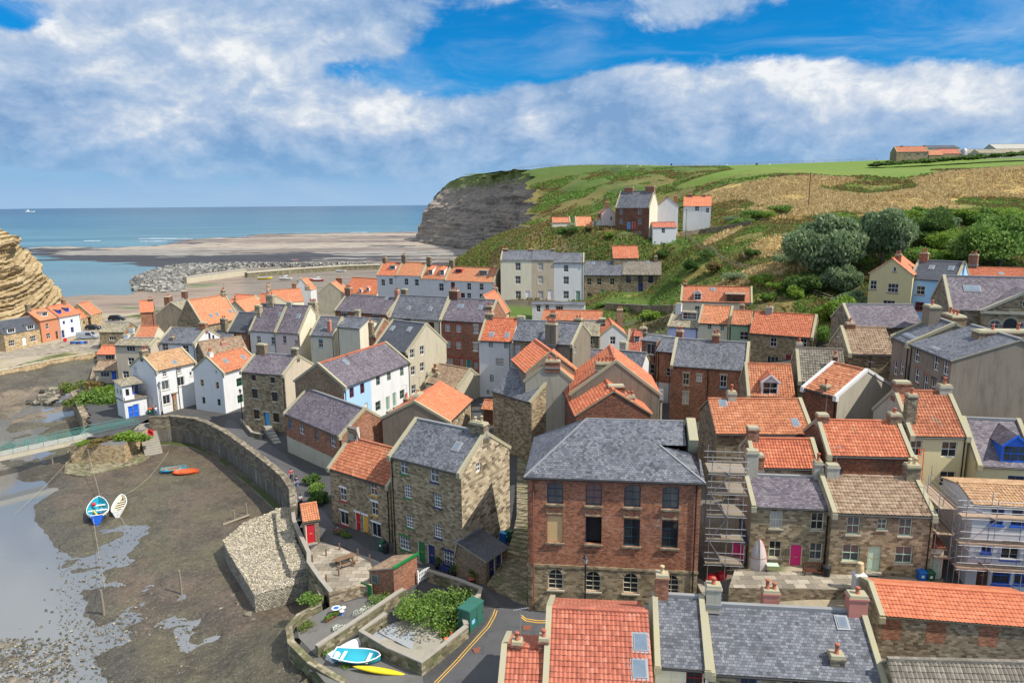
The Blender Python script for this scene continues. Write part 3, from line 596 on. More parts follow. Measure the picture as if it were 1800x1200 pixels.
 # chimneys (pixel x, pixel y of the masonry top, width, depth, pots, material, position across 0..1, pot)
 for it in ch:
  px, py, W, D, n, m_ = it[:6]; vf = it[6] if len(it) > 6 else .5; pot = it[7] if len(it) > 7 else 'pot_red'; y = vf*w
  tx = cp(c, px, 0)[0]; x = bisect(lambda t: proj(T @ Vector((t, y, h+rise)))[0]-tx, -6, ln+6)
  x = min(max(x, W/2-.05 if 'O' not in str(it[8:]) else x), ln-W/2+.05 if 'O' not in str(it[8:]) else x)
  zr = H.rz(x, y); ty = cp(c, 0, py)[1]; zt = bisect(lambda z: proj(T @ Vector((x, y, z)))[1]-ty, zr-3, zr+9); zt = min(max(zt, zr+.5), zr+4.5)
  chimney(H, root, x, y, zr-.9, zt, W, D, n, m_, pot)
 # rooflights
 for it in sky:
  d = Tr @ ray(*cp(c, it[0], it[1])); sz = it[2] if len(it) > 2 else (.62, .85)
  if typ == 'x':
   t = (h+.08-lc.z+k1*lc.y)/(d.z-k1*d.y); p = lc+d*t; sl = math.atan(k1); sl2 = math.cos(sl)
   M = Matrix.Translation((p.x, p.y, p.z)) @ Matrix.Rotation(sl, 4, 'X')
  else:
   t = (h+.08+k2*ln-lc.z-k2*lc.x)/(d.z+k2*d.x); p = lc+d*t
   M = Matrix.Translation(p) @ Matrix.Rotation(math.pi/2, 4, 'Z') @ Matrix.Rotation(math.atan(k2), 4, 'X')
  if not (-.5 < p.x < ln+.5): print('skylight out', label, p); continue
  q = MB(); a_, b_ = sz; q.box((-a_/2, -b_/2, -.05), (a_/2, b_/2, .12), 'lead'); q.box((-a_/2-.09, -b_/2-.12, 0), (a_/2+.09, b_/2+.08, .075), 'p_grey')
  s_ = q.build('skylight', root, M); q = MB(); z_ = .125; q.face([(-a_/2+.06, -b_/2+.06, z_), (a_/2-.06, -b_/2+.06, z_), (a_/2-.06, b_/2-.06, z_), (-a_/2+.06, b_/2-.06, z_)], 'glass_sky'); q.build('pane', s_)
 # dormers (px, py of window centre, width, height, style, cheek material, roof material, frame, kind)
 for it in dorm:
  px, py, dw, dh, st, cheek, dr = it[:7]; dfm = it[7] if len(it) > 7 else fm; kind = it[8] if len(it) > 8 else 'm'
  def cen(v): x_, z_ = hit(px, py, 'F', v); return x_, z_
  v0 = bisect(lambda v: cen(v)[1]-(h+.08+v*k1)-dh/2, -.3, ry_-.2); v0 = max(v0, .02); x_, _z = cen(v0); zb = h+.08+v0*k1; x_ = min(max(x_, dw/2+.15), ln-dw/2-.15)
  zt = zb+dh; vb = min(v0+dh/k1, ry_+.1); q = MB()
  wv, hv = dw-.2, dh-.16
  for s_ in (-1, 1):
   xs = x_+s_*dw/2; q.face([(xs, v0, zb-.1), (xs, vb+.05, H.rz(x_, vb)-.1), (xs, vb, zt), (xs, v0, zt)], cheek)
   q.face([(xs, v0, zb-.1), (xs, v0, zt), (x_+s_*wv/2, v0, zt), (x_+s_*wv/2, v0, zb-.1)], cheek)
  q.face([(x_-wv/2, v0, zb-.15), (x_+wv/2, v0, zb-.15), (x_+wv/2, v0, zb+.06), (x_-wv/2, v0, zb+.06)], cheek); q.face([(x_-wv/2, v0, zt-.1), (x_+wv/2, v0, zt-.1), (x_+wv/2, v0, zt), (x_-wv/2, v0, zt)], cheek)
  o_ = .14
  if st == 'f': slope(q, (x_-dw/2-o_, v0-.2, zt+.02), (x_+dw/2+o_, v0-.2, zt+.02), (x_+dw/2+o_, vb+.1, zt+.12), (x_-dw/2-o_, vb+.1, zt+.12), dr, False, .09, edge='lead')
  elif st == 'c':
   kk = k1*.42; ve = min(v0+dh/max(k1-kk, .2), ry_); slope(q, (x_-dw/2-o_, v0-.2, zt-.06), (x_+dw/2+o_, v0-.2, zt-.06), (x_+dw/2+o_, ve, H.rz(x_, ve)+.08), (x_-dw/2-o_, ve, H.rz(x_, ve)+.08), dr, tile, .08)
   for s_ in (-1, 1): xs = x_+s_*dw/2; q.face([(xs, v0, zt-.05), (xs, vb, zt), (xs, ve, H.rz(x_, ve))], cheek)
  else:
   gh = dw*.42; ve = min(v0+(dh+gh)/k1, ry_+.3)
   q.face([(x_-dw/2, v0, zt), (x_+dw/2, v0, zt), (x_, v0, zt+gh)], cheek)
   for s_ in (-1, 1):
    e1 = (x_+s_*(dw/2+o_), v0-.2, zt-.1); e2 = (x_+s_*(dw/2+o_), vb, zt-.1); r1 = (x_, v0-.2, zt+gh+.05); r2 = (x_, ve, zt+gh+.05)
    (slope(q, e1, e2, r2, r1, dr, False, .07, edge=dfm) if s_ > 0 else slope(q, e2, e1, r1, r2, dr, False, .07, edge=dfm))
   for s_ in (-1, 1): beam(q, (x_+s_*(dw/2+o_), v0-.22, zt-.1), (x_, v0-.22, zt+gh+.03), .06, .05, dfm, below=.12)
  do = q.build('dormer', root)
  fme, gme = win_mesh(wv, hv, WK[kind][2], WK[kind][3], dfm, 'glass'); wi = place(fme, 'window', do, Matrix.Translation((x_, v0+.02, (zb+.06+zt-.1)/2+.0))); wi.scale = (1, 1, (zt-.1-zb-.06)/hv)
  q = MB(); wz = (zb+zt)/2-.02; q.face([(x_-wv/2, v0+.075, zb), (x_+wv/2, v0+.075, zb), (x_+wv/2, v0+.075, zt-.05), (x_-wv/2, v0+.075, zt-.05)], 'glass'); q.build('pane', do)
 H.org = a; HS.append(H)
 return H
# ================================================================ GROUND, SEA, CLIFFS
random.seed(11); rng = np.random.default_rng(5)
def fbm(X, Y, s, o=5, seed=0, rough=.5):
 r = np.random.default_rng(seed); out = np.zeros_like(X, float); amp = 1; f = 1/s
 for k in range(o):
  P = r.random((64, 64)); ang = .7*k+.3; xx = (X*math.cos(ang)-Y*math.sin(ang))*f+k*13.7; yy = (X*math.sin(ang)+Y*math.cos(ang))*f+k*7.1
  xi = np.floor(xx).astype(int); yi = np.floor(yy).astype(int); fx = xx-xi; fy = yy-yi; fx = fx*fx*(3-2*fx); fy = fy*fy*(3-2*fy)
  a = P[xi % 64, yi % 64]; b = P[(xi+1) % 64, yi % 64]; c = P[xi % 64, (yi+1) % 64]; d = P[(xi+1) % 64, (yi+1) % 64]
  out += amp*((a*(1-fx)+b*fx)*(1-fy)+(c*(1-fx)+d*fx)*fy-.5); amp *= rough; f *= 2.03
 return out
def inpoly(X, Y, poly):
 ins = np.zeros(X.shape, bool); n = len(poly)
 for i in range(n):
  x1, y1 = poly[i]; x2, y2 = poly[(i+1) % n]
  c = ((y1 > Y) != (y2 > Y)) & (X < (x2-x1)*(Y-y1)/(y2-y1+1e-12)+x1); ins ^= c
 return ins
def pdist(X, Y, poly, close=True):
 d = np.full(X.shape, 1e9); n = len(poly)
 for i in range(n if close else n-1):
  x1, y1 = poly[i]; x2, y2 = poly[(i+1) % n]; L2 = (x2-x1)**2+(y2-y1)**2+1e-9
  t = np.clip(((X-x1)*(x2-x1)+(Y-y1)*(y2-y1))/L2, 0, 1); d = np.minimum(d, np.hypot(X-x1-t*(x2-x1), Y-y1-t*(y2-y1)))
 return d
def sheet(name, X, Y, Z, mask, mat, col=None, kind='structure', label=None, smooth=True):
 ny, nx = X.shape; idx = np.arange(ny*nx).reshape(ny, nx)
 q = np.stack([idx[:-1, :-1], idx[:-1, 1:], idx[1:, 1:], idx[1:, :-1]], -1).reshape(-1, 4)
 if mask is not None:
  m = (mask[:-1, :-1] & mask[:-1, 1:] & mask[1:, 1:] & mask[1:, :-1]).reshape(-1); q = q[m]
 used = np.unique(q); rm = -np.ones(ny*nx, int); rm[used] = np.arange(len(used)); q = rm[q]
 co = np.stack([X.ravel(), Y.ravel(), Z.ravel()], 1)[used]
 me = bpy.data.meshes.new(name); me.vertices.add(len(co)); me.vertices.foreach_set('co', co.astype(np.float32).ravel())
 me.loops.add(len(q)*4); me.loops.foreach_set('vertex_index', q.astype(np.int32).ravel()); me.polygons.add(len(q)); me.polygons.foreach_set('loop_start', np.arange(0, len(q)*4, 4, dtype=np.int32)); me.polygons.foreach_set('loop_total', np.full(len(q), 4, dtype=np.int32))
 me.polygons.foreach_set('use_smooth', [smooth]*len(q)); me.update(calc_edges=True); me.validate()
 if col is not None:
  at = me.color_attributes.new('tint', 'FLOAT_COLOR', 'POINT'); c4 = np.ones((len(used), 4)); c4[:, :3] = col.reshape(-1, 3)[used]; at.data.foreach_set('color', c4.astype(np.float32).ravel())
 me.materials.append(mat); o = bpy.data.objects.new(name, me); C.objects.link(o)
 if kind: o['kind'] = kind
 return o
def xy(px, py, z): p = atz(px, py, z); return (p.x, p.y)
# --- village outline (quay line), seen at about z=4.5
QUAY = [xy(-400, 665, 4), xy(-60, 665, 4), xy(0, 652, 4), xy(85, 634, 4), xy(166, 620, 4), xy(168, 640, 4), xy(160, 672, 4.5), xy(130, 690, 4.5), xy(150, 732, 5), xy(150, 775, 4.5), xy(225, 768, 4.5), xy(250, 745, 5), xy(266, 737, 5.0)]
WALL = [xy(262, 733, 6.1), xy(300, 730, 6.1), xy(345, 735, 6.1), xy(390, 754, 6.1), xy(430, 781, 6.1), xy(470, 811, 6.1), xy(500, 837, 6.1), xy(514, 858, 6.1), xy(517, 893, 6.1)]
GARD = [xy(538, 965, 5), xy(548, 1000, 5), xy(575, 1060, 5), xy(522, 1092, 4.6), xy(508, 1110, 4.4), xy(512, 1145, 4.2), xy(540, 1180, 4.2), xy(600, 1225, 4.2), xy(700, 1275, 4.2)]
VILL = QUAY+WALL[1:]+GARD+[(0, 18), (190, 18), (190, 262), (40, 262), (28, 232)]+[xy(800, 500, 7)]+[xy(690, 515, 4), xy(655, 522, 4), xy(560, 532, 3.8), xy(430, 537, 3.6), xy(300, 542, 3.6), xy(240, 548, 3.5), xy(150, 549, 3.4), xy(-30, 556, 3.4), (-260, 190)]
def grid(x0, x1, y0, y1, s):
 return np.meshgrid(np.arange(x0, x1+s, s), np.arange(y0, y1+s, s))
def m_ground(name):
 m, nt, b = newmat(name); P = geoP(nt); t = nt.n('ShaderNodeVertexColor'); t.layer_name = 'tint'
 n1 = nt.noise(P, .35, 6, .65); n2 = nt.noise(P, 2.2, 6, .7); n3 = nt.noise(P, .06, 4, .6)
 c = nt.mix(nt.math('MULTIPLY', nt.sstep(n1, .4, .7), .45), t.outputs[0], nt.mix(1, t.outputs[0], (.5, .6, .45), 'MULTIPLY'))
 c = nt.mix(nt.math('MULTIPLY', nt.sstep(n2, .45, .75), .4), c, nt.mix(1, t.outputs[0], (1.5, 1.45, 1.4), 'MULTIPLY'))
 c = nt.mix(nt.math('MULTIPLY', nt.sstep(n3, .45, .65), .25), c, nt.mix(1, t.outputs[0], (1.15, 1.0, .8), 'MULTIPLY'))
 nt.L.new(c, b.inputs['Base Color']); b.inputs['Roughness'].default_value = .92; b.inputs['Specular IOR Level'].default_value = .2
 bump(nt, b, n2, .12, .6); MAT[name] = m; return m
m_ground('ground')
X, Y = grid(-200, 190, 18, 262, .8); Z = Gv(X, Y)-.0; msk = inpoly(X, Y, VILL)
col = Gcol(X, Y).reshape(*X.shape, 3); veg = np.clip((col[..., 1]-col[..., 2]*1.2)*8, 0, 1)
Z = Z+fbm(X, Y, 9, 5, 3)*veg*1.6+fbm(X, Y, 3, 3, 4)*.04
# soil colours mottled by vegetation patches
pt = fbm(X, Y, 12, 5, 9); pt2 = fbm(X, Y, 5, 4, 19)
hs = (veg > .2)
for k, (thr, cc) in enumerate(((.22, (.07, .11, .025)), (.38, (.035, .065, .02)))):
 mm = hs & (pt > thr) & (col[..., 0] < .36); col[mm] = col[mm]*.25+np.array(cc)*.75
mm = hs & (pt2 > .3); col[mm] = col[mm]*.5+np.array((.33, .24, .08))*.5
sheet('ground', X, Y, Z, msk, MAT['ground'], col)
# --- farther hillside
cliffline = [(aty(948, 425, 400).x, 400), (aty(900, 425, 470).x+6, 470), (aty(835, 430, 560).x+8, 560), (aty(800, 430, 660).x, 700)]
SHORE = None
def cxl(y):   # x of the cliff edge at a distance
 ys = [258, 300, 345, 400, 470, 500, 620, 760]; xs = [aty(830, 445, 258).x, aty(880, 440, 300).x, aty(925, 430, 345).x, aty(936, 400, 400).x, aty(928, 300, 470).x, aty(906, 300, 500).x+4, aty(852, 305, 620).x, aty(800, 312, 720).x]
 return np.interp(y, ys, xs)+3*np.sin(np.asarray(y)*.21)+2*np.sin(np.asarray(y)*.53)
S_, Y = grid(0, 1, 258, 720, 3.5); S_, Y = np.meshgrid(np.linspace(0, 1, 150), np.arange(258, 724, 3.2)); X = cxl(Y)+S_**1.25*(470-cxl(Y)); Z = Gv(X, Y); Z = np.maximum(Z, 0); msk = None
Z = np.where(Y > 480, np.minimum(Z, CH+Y*.0425), Z)
col = Gcol(X, Y).reshape(*X.shape, 3); veg = np.clip((col[..., 1]-col[..., 2]*1.2)*8, 0, 1); fld = np.clip(1-np.hypot(col[..., 0]-.13, col[..., 1]-.20)*8, 0, 1)
rough = (1-fld); Z = Z+fbm(X, Y, 22, 6, 33, .55)*rough*5.5*np.clip(S_*40, .15, 1)*np.clip((300-0)/300, 0, 1)*np.clip((480-Y)/60, 0.05, 1)
pt = fbm(X, Y, 30, 6, 39, .6)
for thr, cc in ((.12, (.08, .12, .03)), (.33, (.045, .075, .022)), (.5, (.13, .09, .055))):
 mm = (rough > .6) & (pt > thr) & (col[..., 0] < .33); col[mm] = col[mm]*.2+np.array(cc)*.8
sheet('hillside', X, Y, Z, msk, MAT['ground'], col)
def hz_at(x, y): return G(x, y)
# --- cliffs: lofted columns of surveyed points
def loft(name, cols, mat, nu, nv, amp, seed, label, cat, strata=2.2, kind=None, ledge=.8):
 n = len(cols); m = len(cols[0]); P = np.array([[tuple(p) for p in c_] for c_ in cols])
 def interp(a, t):
  k = np.clip(t, 0, len(a)-1.0001); i = int(k); f = k-i; return a[i]*(1-f)+a[i+1]*f
 g = np.zeros((nu+1, nv+1, 3))
 for i in range(nu+1):
  c_ = interp(P, i/nu*(n-1))
  for j in range(nv+1): g[i, j] = interp(c_, j/nv*(m-1))
 du = np.gradient(g, axis=0); dv = np.gradient(g, axis=1); nn = np.cross(du, dv); nn /= np.linalg.norm(nn, axis=2, keepdims=True)+1e-9
 if nn[nu//2, nv//2].dot(np.array((0, 0, CH))-g[nu//2, nv//2]) < 0: nn = -nn
 S = g[..., 0]*.7+g[..., 1]*.7
 d = fbm(S, g[..., 2]*1.6, 14, 6, seed, .6)*amp+fbm(S*.07, g[..., 2]*3, strata, 4, seed+1, .6)*ledge*1.5+np.abs(fbm(S, g[..., 2]*.2, 22, 4, seed+5))*-amp*1.3
 fade = np.ones((nu+1, nv+1)); fade[:, -1] = .1; fade[:, -2] = .5
 g += nn*(d*fade)[..., None]
 o = sheet(name, g[..., 0], g[..., 1], g[..., 2], None, mat, None, kind='structure', smooth=False)
 return o
def m_cliff(name, cols, grass, zt, zw, bandscale):
 m, nt, b = newmat(name); P = geoP(nt); sp = nt.n('ShaderNodeSeparateXYZ'); nt.L.new(P, sp.inputs[0])
 st = nt.noise(nt.vm('MULTIPLY', P, (.03, .03, 1)), bandscale, 6, .7); n = nt.noise(P, .12, 7, .7); n2 = nt.noise(P, .7, 6, .7)
 f = nt.math('ADD', nt.math('MULTIPLY', st, .6), nt.math('ADD', nt.math('MULTIPLY', n, .3), nt.math('MULTIPLY', n2, .25)))
 c = nt.ramp(f, cols)
 g = nt.sstep(nt.math('ADD', sp.outputs[2], nt.math('MULTIPLY', nt.math('SUBTRACT', n, .5), zw*2.5)), zt, zt+zw)
 gn = nt.mix(n2, grass, tuple(x*1.9 for x in grass))
 nz = nt.n('ShaderNodeSeparateXYZ'); nt.L.new(nt.n('ShaderNodeNewGeometry').outputs['Normal'], nz.inputs[0])
 c = nt.mix(g, c, gn); nt.L.new(c, b.inputs['Base Color']); b.inputs['Roughness'].default_value = .95; b.inputs['Specular IOR Level'].default_value = .15
 bump(nt, b, nt.math('ADD', st, n2), 1.0, .7); MAT[name] = m
m_cliff('cliff_shale', [(.3, (.08, .072, .062)), (.5, (.20, .18, .155)), (.62, (.31, .255, .20)), (.8, (.46, .40, .32))], (.10, .12, .035), 47, 10, .5)
m_cliff('cliff_sand', [(.3, (.14, .085, .035)), (.48, (.33, .235, .12)), (.6, (.47, .36, .2)), (.8, (.60, .49, .31))], (.14, .13, .04), 200, 4, 1.1)
hc = []
for (b_, m1, m2, t_) in (((722, 436, 705), (731, 405, 712), (738, 378, 725), (762, 348, 760)), ((728, 437, 690), (740, 402, 705), (752, 368, 715), (790, 320, 745)), ((760, 438, 640), (768, 400, 660), (780, 360, 680), (812, 311, 700)), ((830, 440, 565), (835, 395, 580), (842, 345, 600), (855, 306, 625)),
       ((872, 438, 510), (876, 395, 520), (882, 345, 530), (898, 299.5, 545)), ((905, 440, 462), (905, 395, 470), (905, 345, 480), (912, 298, 500)), ((930, 440, 425), (930, 395, 432), (938, 345, 445), (965, 297, 472)), ((952, 440, 390), (950, 405, 398), (958, 370, 405), (985, 330, 425))):
 hc.append([aty(b_[0], b_[1]+6, b_[2]), aty(*b_), aty(*m1), aty(*m2), aty(*t_)])
loft('headland_cliff', hc, MAT['cliff_shale'], 200, 60, 4.5, 77, 'x', 'cliff', strata=3)
# grassy top slope of the far headland behind the cliff edge
top = [c_[-1] for c_ in hc]
tp = [[t, t+Vector((18, 40, -1)), t+Vector((60, 110, -3))] for t in top]
loft('headland_top', tp, MAT['ground'] if False else MAT['cliff_shale'], 60, 8, .8, 5, 'x', 'hill')
lc_ = []
for (b_, m1, m2, t_) in (((-260, 570, 150), (-260, 500, 152), (-250, 430, 156), (-230, 300, 165)), ((-60, 560, 165), (-60, 500, 168), (-55, 440, 172), (-40, 375, 180)), ((20, 556, 178), (20, 510, 182), (15, 460, 186), (8, 412, 192)), ((70, 550, 200), (62, 518, 206), (52, 480, 212), (30, 428, 220)), ((112, 545, 238), (106, 520, 244), (88, 492, 250), (48, 440, 258)), ((124, 541, 256), (118, 523, 262), (103, 500, 268), (60, 455, 280)), ((108, 532, 290), (96, 526, 298), (80, 512, 305), (45, 470, 315))):
 lc_.append([aty(b_[0], b_[1]+12, b_[2]), aty(*b_), aty(*m1), aty(*m2), aty(*t_)])
loft('harbour_cliff', lc_, MAT['cliff_sand'], 170, 90, 3.0, 21, 'x', 'cliff', strata=1.6, ledge=1.3)
tp = [[c_[-1], c_[-1]+Vector((-25, 12, 2)), c_[-1]+Vector((-90, 30, 4))] for c_ in lc_]
loft('cliff_top', tp, MAT['cliff_sand'], 40, 8, .6, 5, 'x', 'cliff')
# --- sea
def m_sea():
 m, nt, b = newmat('sea'); P = geoP(nt); sp = nt.n('ShaderNodeSeparateXYZ'); nt.L.new(P, sp.inputs[0])
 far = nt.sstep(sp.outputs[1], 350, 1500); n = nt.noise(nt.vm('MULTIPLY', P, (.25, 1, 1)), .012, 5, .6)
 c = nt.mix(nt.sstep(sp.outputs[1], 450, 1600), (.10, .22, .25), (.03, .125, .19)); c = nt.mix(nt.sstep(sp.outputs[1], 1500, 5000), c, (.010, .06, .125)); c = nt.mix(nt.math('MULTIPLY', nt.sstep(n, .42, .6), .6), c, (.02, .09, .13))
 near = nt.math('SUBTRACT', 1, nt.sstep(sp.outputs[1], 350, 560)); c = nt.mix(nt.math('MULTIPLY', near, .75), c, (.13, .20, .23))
 nt.L.new(c, b.inputs['Base Color']); b.inputs['Roughness'].default_value = .22; b.inputs['IOR'].default_value = 1.33; b.inputs['Specular IOR Level'].default_value = .14
 w1 = nt.noise(nt.vm('MULTIPLY', P, (.35, 1, 1)), .22, 6, .62); w2 = nt.noise(nt.vm('MULTIPLY', P, (.3, 1, 1)), 1.2, 4, .6)
 bump(nt, b, nt.math('ADD', w1, nt.math('MULTIPLY', w2, .25)), 1.6, .55); MAT['sea'] = m
m_sea()
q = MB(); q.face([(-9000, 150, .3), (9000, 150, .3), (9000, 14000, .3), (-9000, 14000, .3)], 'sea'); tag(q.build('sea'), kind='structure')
# --- shore: rock platform and harbour beach
def m_shore():
 m, nt, b = newmat('shore'); P = geoP(nt); t = nt.n('ShaderNodeVertexColor'); t.layer_name = 'tint'
 st = nt.noise(nt.vm('MULTIPLY', P, (.12, 1, 1)), .35, 7, .72); n = nt.noise(P, 1.3, 5, .7)
 c = nt.mix(nt.math('MULTIPLY', nt.sstep(st, .5, .62), .75), t.outputs[0], nt.mix(1, t.outputs[0], (.22, .22, .24), 'MULTIPLY'))
 c = nt.mix(nt.math('MULTIPLY', nt.sstep(n, .5, .75), .5), c, nt.mix(1, t.outputs[0], (1.5, 1.45, 1.35), 'MULTIPLY'))
 nt.L.new(c, b.inputs['Base Color']); b.inputs['Roughness'].default_value = .6
 bump(nt, b, nt.math('ADD', st, n), .5, .8); MAT['shore'] = m
m_shore()
plat = [xy(*p, .4) for p in ((60, 452), (45, 440), (110, 434), (200, 437), (260, 430), (330, 418), (420, 416), (480, 412), (560, 410), (725, 406), (1400, 400), (1400, 480), (800, 490), (640, 476), (500, 470), (460, 474), (400, 468), (330, 466), (260, 458), (170, 457))]
bch = [xy(*p, .8) for p in ((105, 520), (150, 515), (230, 516), (250, 500), (232, 484), (300, 488), (340, 474), (480, 468), (640, 470), (900, 470), (900, 640), (-200, 640), (-200, 520))]
X, Y = grid(-760, 330, 190, 960, 2.6)
rag = fbm(X*.3, Y, 30, 6, 50, .6); dp = pdist(X, Y, plat)*np.where(inpoly(X, Y, plat), 1, -1); db = pdist(X, Y, bch)*np.where(inpoly(X, Y, bch), 1, -1)
hp = np.clip((dp+rag*60)/26, -1, 1); hb = np.clip((db+rag*14)/12, -1, 1)
Z = .3+np.maximum(hp*.6, hb*.9)+fbm(X*.25, Y, 9, 5, 51, .65)*.9*np.clip(hp, 0, 1)
ROCK = np.array((.34, .285, .22)); WEED = np.array((.032, .03, .034)); RED = np.array((.2, .155, .125)); SAND = np.array((.27, .205, .15)); ALG = np.array((.13, .17, .06)); GREY = np.array((.26, .24, .205))
f = fbm(X*.15, Y, 40, 5, 60, .6); col = np.empty((*X.shape, 3)); col[:] = ROCK; col[Y < 620] = GREY; col[(Y > 760) & (f > -.1)] = RED; col[(f > .22)] = RED
n_ = fbm(X*.12, Y, 26, 5, 61, .65); PXA = X/Y*1250+900
weed = (Y > 425+n_*60) & (Y < 560+n_*90) & (PXA < 560+n_*200); weed |= (PXA < 140+n_*120) & (Y < 640); weed |= (fbm(X*.2, Y, 16, 5, 62, .6) > .42) | (hp < .35); weed |= (Y < 520) & (n_ > .18)
weed &= hb < .5; col[weed] = WEED
sand = (hb > -.3) & (dp < 10); col[sand] = SAND
al = sand & (fbm(X*.5, Y, 22, 5, 63, .65) > .2) & (PXA > 200) & (PXA < 380); col[al] = ALG
hbz = sand & (PXA > 430); col[hbz & ~al] = (.20, .165, .125)
sheet('shore', X, Y, Z, None, MAT['shore'], col)
q = MB()
for k in range(16):    # breaking wave crests off the reef
 px = random.uniform(150, 700); py = 428-(px-150)*.035+random.uniform(-5, 1); L = random.uniform(8, 30); p = atz(px, py, .36)
 if k < 5: px = 262+k*14; p = atz(px, 419.5, .36); L = 26
 q.grid([[p+Vector((i*L/10-L/2, random.uniform(-1, 1), .02)), p+Vector((i*L/10-L/2, random.uniform(2, 7), .1))] for i in range(11)], 'white')
tag(q.build('surf'), kind='stuff')
# --- near mud, beck and pools
def m_mud():
 m, nt, b = newmat('mud'); P = geoP(nt); n1 = nt.noise(P, .09, 5, .6); n2 = nt.noise(P, .8, 6, .7); n3 = nt.noise(P, 6, 4, .7); vo = nt.n('ShaderNodeTexVoronoi', Vector=P, Scale=1.7)
 t = nt.n('ShaderNodeVertexColor'); t.layer_name = 'tint'
 c = nt.mix(nt.math('MULTIPLY', nt.sstep(n2, .45, .7), .5), t.outputs[0], (.05, .045, .035)); c = nt.mix(nt.math('MULTIPLY', nt.sstep(n1, .45, .65), .35), c, (.11, .11, .045))
 c = nt.mix(nt.math('MULTIPLY', nt.sstep(nt.noise(P, .25, 8, .75), .46, .6), .6), c, (.04, .034, .026)); c = nt.mix(nt.math('MULTIPLY', nt.sstep(nt.noise(P, 2.6, 12, .82), .53, .60), .5), c, (.22, .18, .13)); c = nt.mix(nt.math('MULTIPLY', nt.sstep(nt.noise(nt.vm('ADD', P, (7, 3, 1)), 1.5, 12, .84), .53, .58), .65), c, (.035, .03, .022)); c = nt.mix(nt.math('MULTIPLY', nt.sstep(nt.noise(P, 9, 3, .6), .66, .7), .8), c, (.42, .38, .31)); c = nt.mix(nt.math('MULTIPLY', nt.sstep(n3, .6, .7), .7), c, (.33, .29, .23)); nt.L.new(c, b.inputs['Base Color'])
 wet = nt.sstep(n1, .4, .6); b.inputs['Roughness'].default_value = .7; nt.L.new(nt.math('ADD', .2, nt.math('MULTIPLY', n2, .6)), b.inputs['Roughness'])
 bump(nt, b, nt.math('ADD', nt.math('ADD', n2, nt.math('MULTIPLY', n3, .5)), nt.math('MULTIPLY', vo.outputs[0], -.3)), .2, 1); MAT['mud'] = m
m_mud()
pool = [xy(*p, 1.2) for p in ((-300, 700), (0, 735), (60, 712), (110, 690), (128, 672), (118, 660), (150, 655), (165, 668), (140, 690), (80, 722), (20, 748), (0, 790), (35, 838), (78, 850), (100, 862), (70, 878), (45, 890), (85, 935), (112, 960), (130, 1000), (142, 1045), (168, 1090), (172, 1150), (190, 1290), (-300, 1290))]
pud = [xy(*p, 1.2) for p in ((300, 1105), (318, 1098), (342, 1104), (338, 1125), (352, 1150), (330, 1152), (308, 1138))]
spit = [xy(*p, 1.2) for p in ((-100, 1120), (0, 1130), (30, 1135), (75, 1145), (90, 1165), (60, 1190), (20, 1230), (-100, 1260))]
flat2 = [xy(*p, 1.2) for p in ((-200, 745), (10, 752), (-10, 790), (-200, 800))]
X, Y = grid(-150, 8, 26, 176, .5); rag = fbm(X, Y, 6, 6, 70, .6); rag2 = fbm(X, Y, 1.6, 4, 71, .6)
d1 = np.where(inpoly(X, Y, pool), 1, -1)*pdist(X, Y, pool)+rag*3.0; d2 = np.where(inpoly(X, Y, pud), 1, -1)*pdist(X, Y, pud)+rag*.5
dsp = np.where(inpoly(X, Y, spit), 1, -1)*pdist(X, Y, spit)+rag2*2
dq0 = pdist(X, Y, WALL, False); d3 = np.where((d1 > -9) & (dq0 > 6), fbm(X, Y, 5, 5, 79, .6)*4-1.0, -2); wd = np.maximum(np.maximum(d1, d2+.15), np.maximum(d3, -1.5)); Z = 1.28-np.clip(wd*.22, -.5, .35)+rag*.14+rag2*.07
st = (rag2*.6+fbm(X, Y, 1.1, 3, 73)*.5); Z = np.where((dsp > 0) & (st > -.05), 1.27+st*.12, Z)
dq = pdist(X, Y, WALL, False); Z += np.clip(.7-dq*.35, 0, .7)*.6
dl = pdist(X, Y, QUAY[2:6], False); Z += np.clip(3-dl*.18, 0, 3)*.55*(Y > 130)
dg = pdist(X, Y, GARD[2:], False); Z += np.clip(2.2-dg*.35, 0, 2.2)*.6+np.clip(1-dg*.14, 0, 1)*np.clip(fbm(X, Y, 1.2, 4, 74), 0, 1)*1.2
col = np.empty((*X.shape, 3)); col[:] = (.115, .084, .058); col[(fbm(X, Y, 14, 4, 75) > .1)] = (.10, .088, .052); col[(d1 > -2.5) & (d1 < 1)] = (.075, .068, .05); col[(dsp > 0) & (st > 0)] = (.34, .29, .21); col[(Y > 118) & (dl > 12)] = (.22, .17, .115); col[(dl < 12) & (Y > 130)] = (.10, .09, .065)
for k in range(2): col[1:-1, 1:-1] = (col[1:-1, 1:-1]*2+col[:-2, 1:-1]+col[2:, 1:-1]+col[1:-1, :-2]+col[1:-1, 2:])/6
sheet('mudflat', X, Y, Z, None, MAT['mud'], col)
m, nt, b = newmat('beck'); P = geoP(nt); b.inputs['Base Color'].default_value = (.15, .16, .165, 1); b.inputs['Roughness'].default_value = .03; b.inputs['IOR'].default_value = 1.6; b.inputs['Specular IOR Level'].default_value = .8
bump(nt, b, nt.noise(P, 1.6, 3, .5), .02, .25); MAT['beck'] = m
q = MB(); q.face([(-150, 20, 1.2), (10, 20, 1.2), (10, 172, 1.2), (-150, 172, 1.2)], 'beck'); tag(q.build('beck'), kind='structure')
# ================================================================ HOUSES OF THE TOWN
TC = 'terraced house'; HC = 'house'
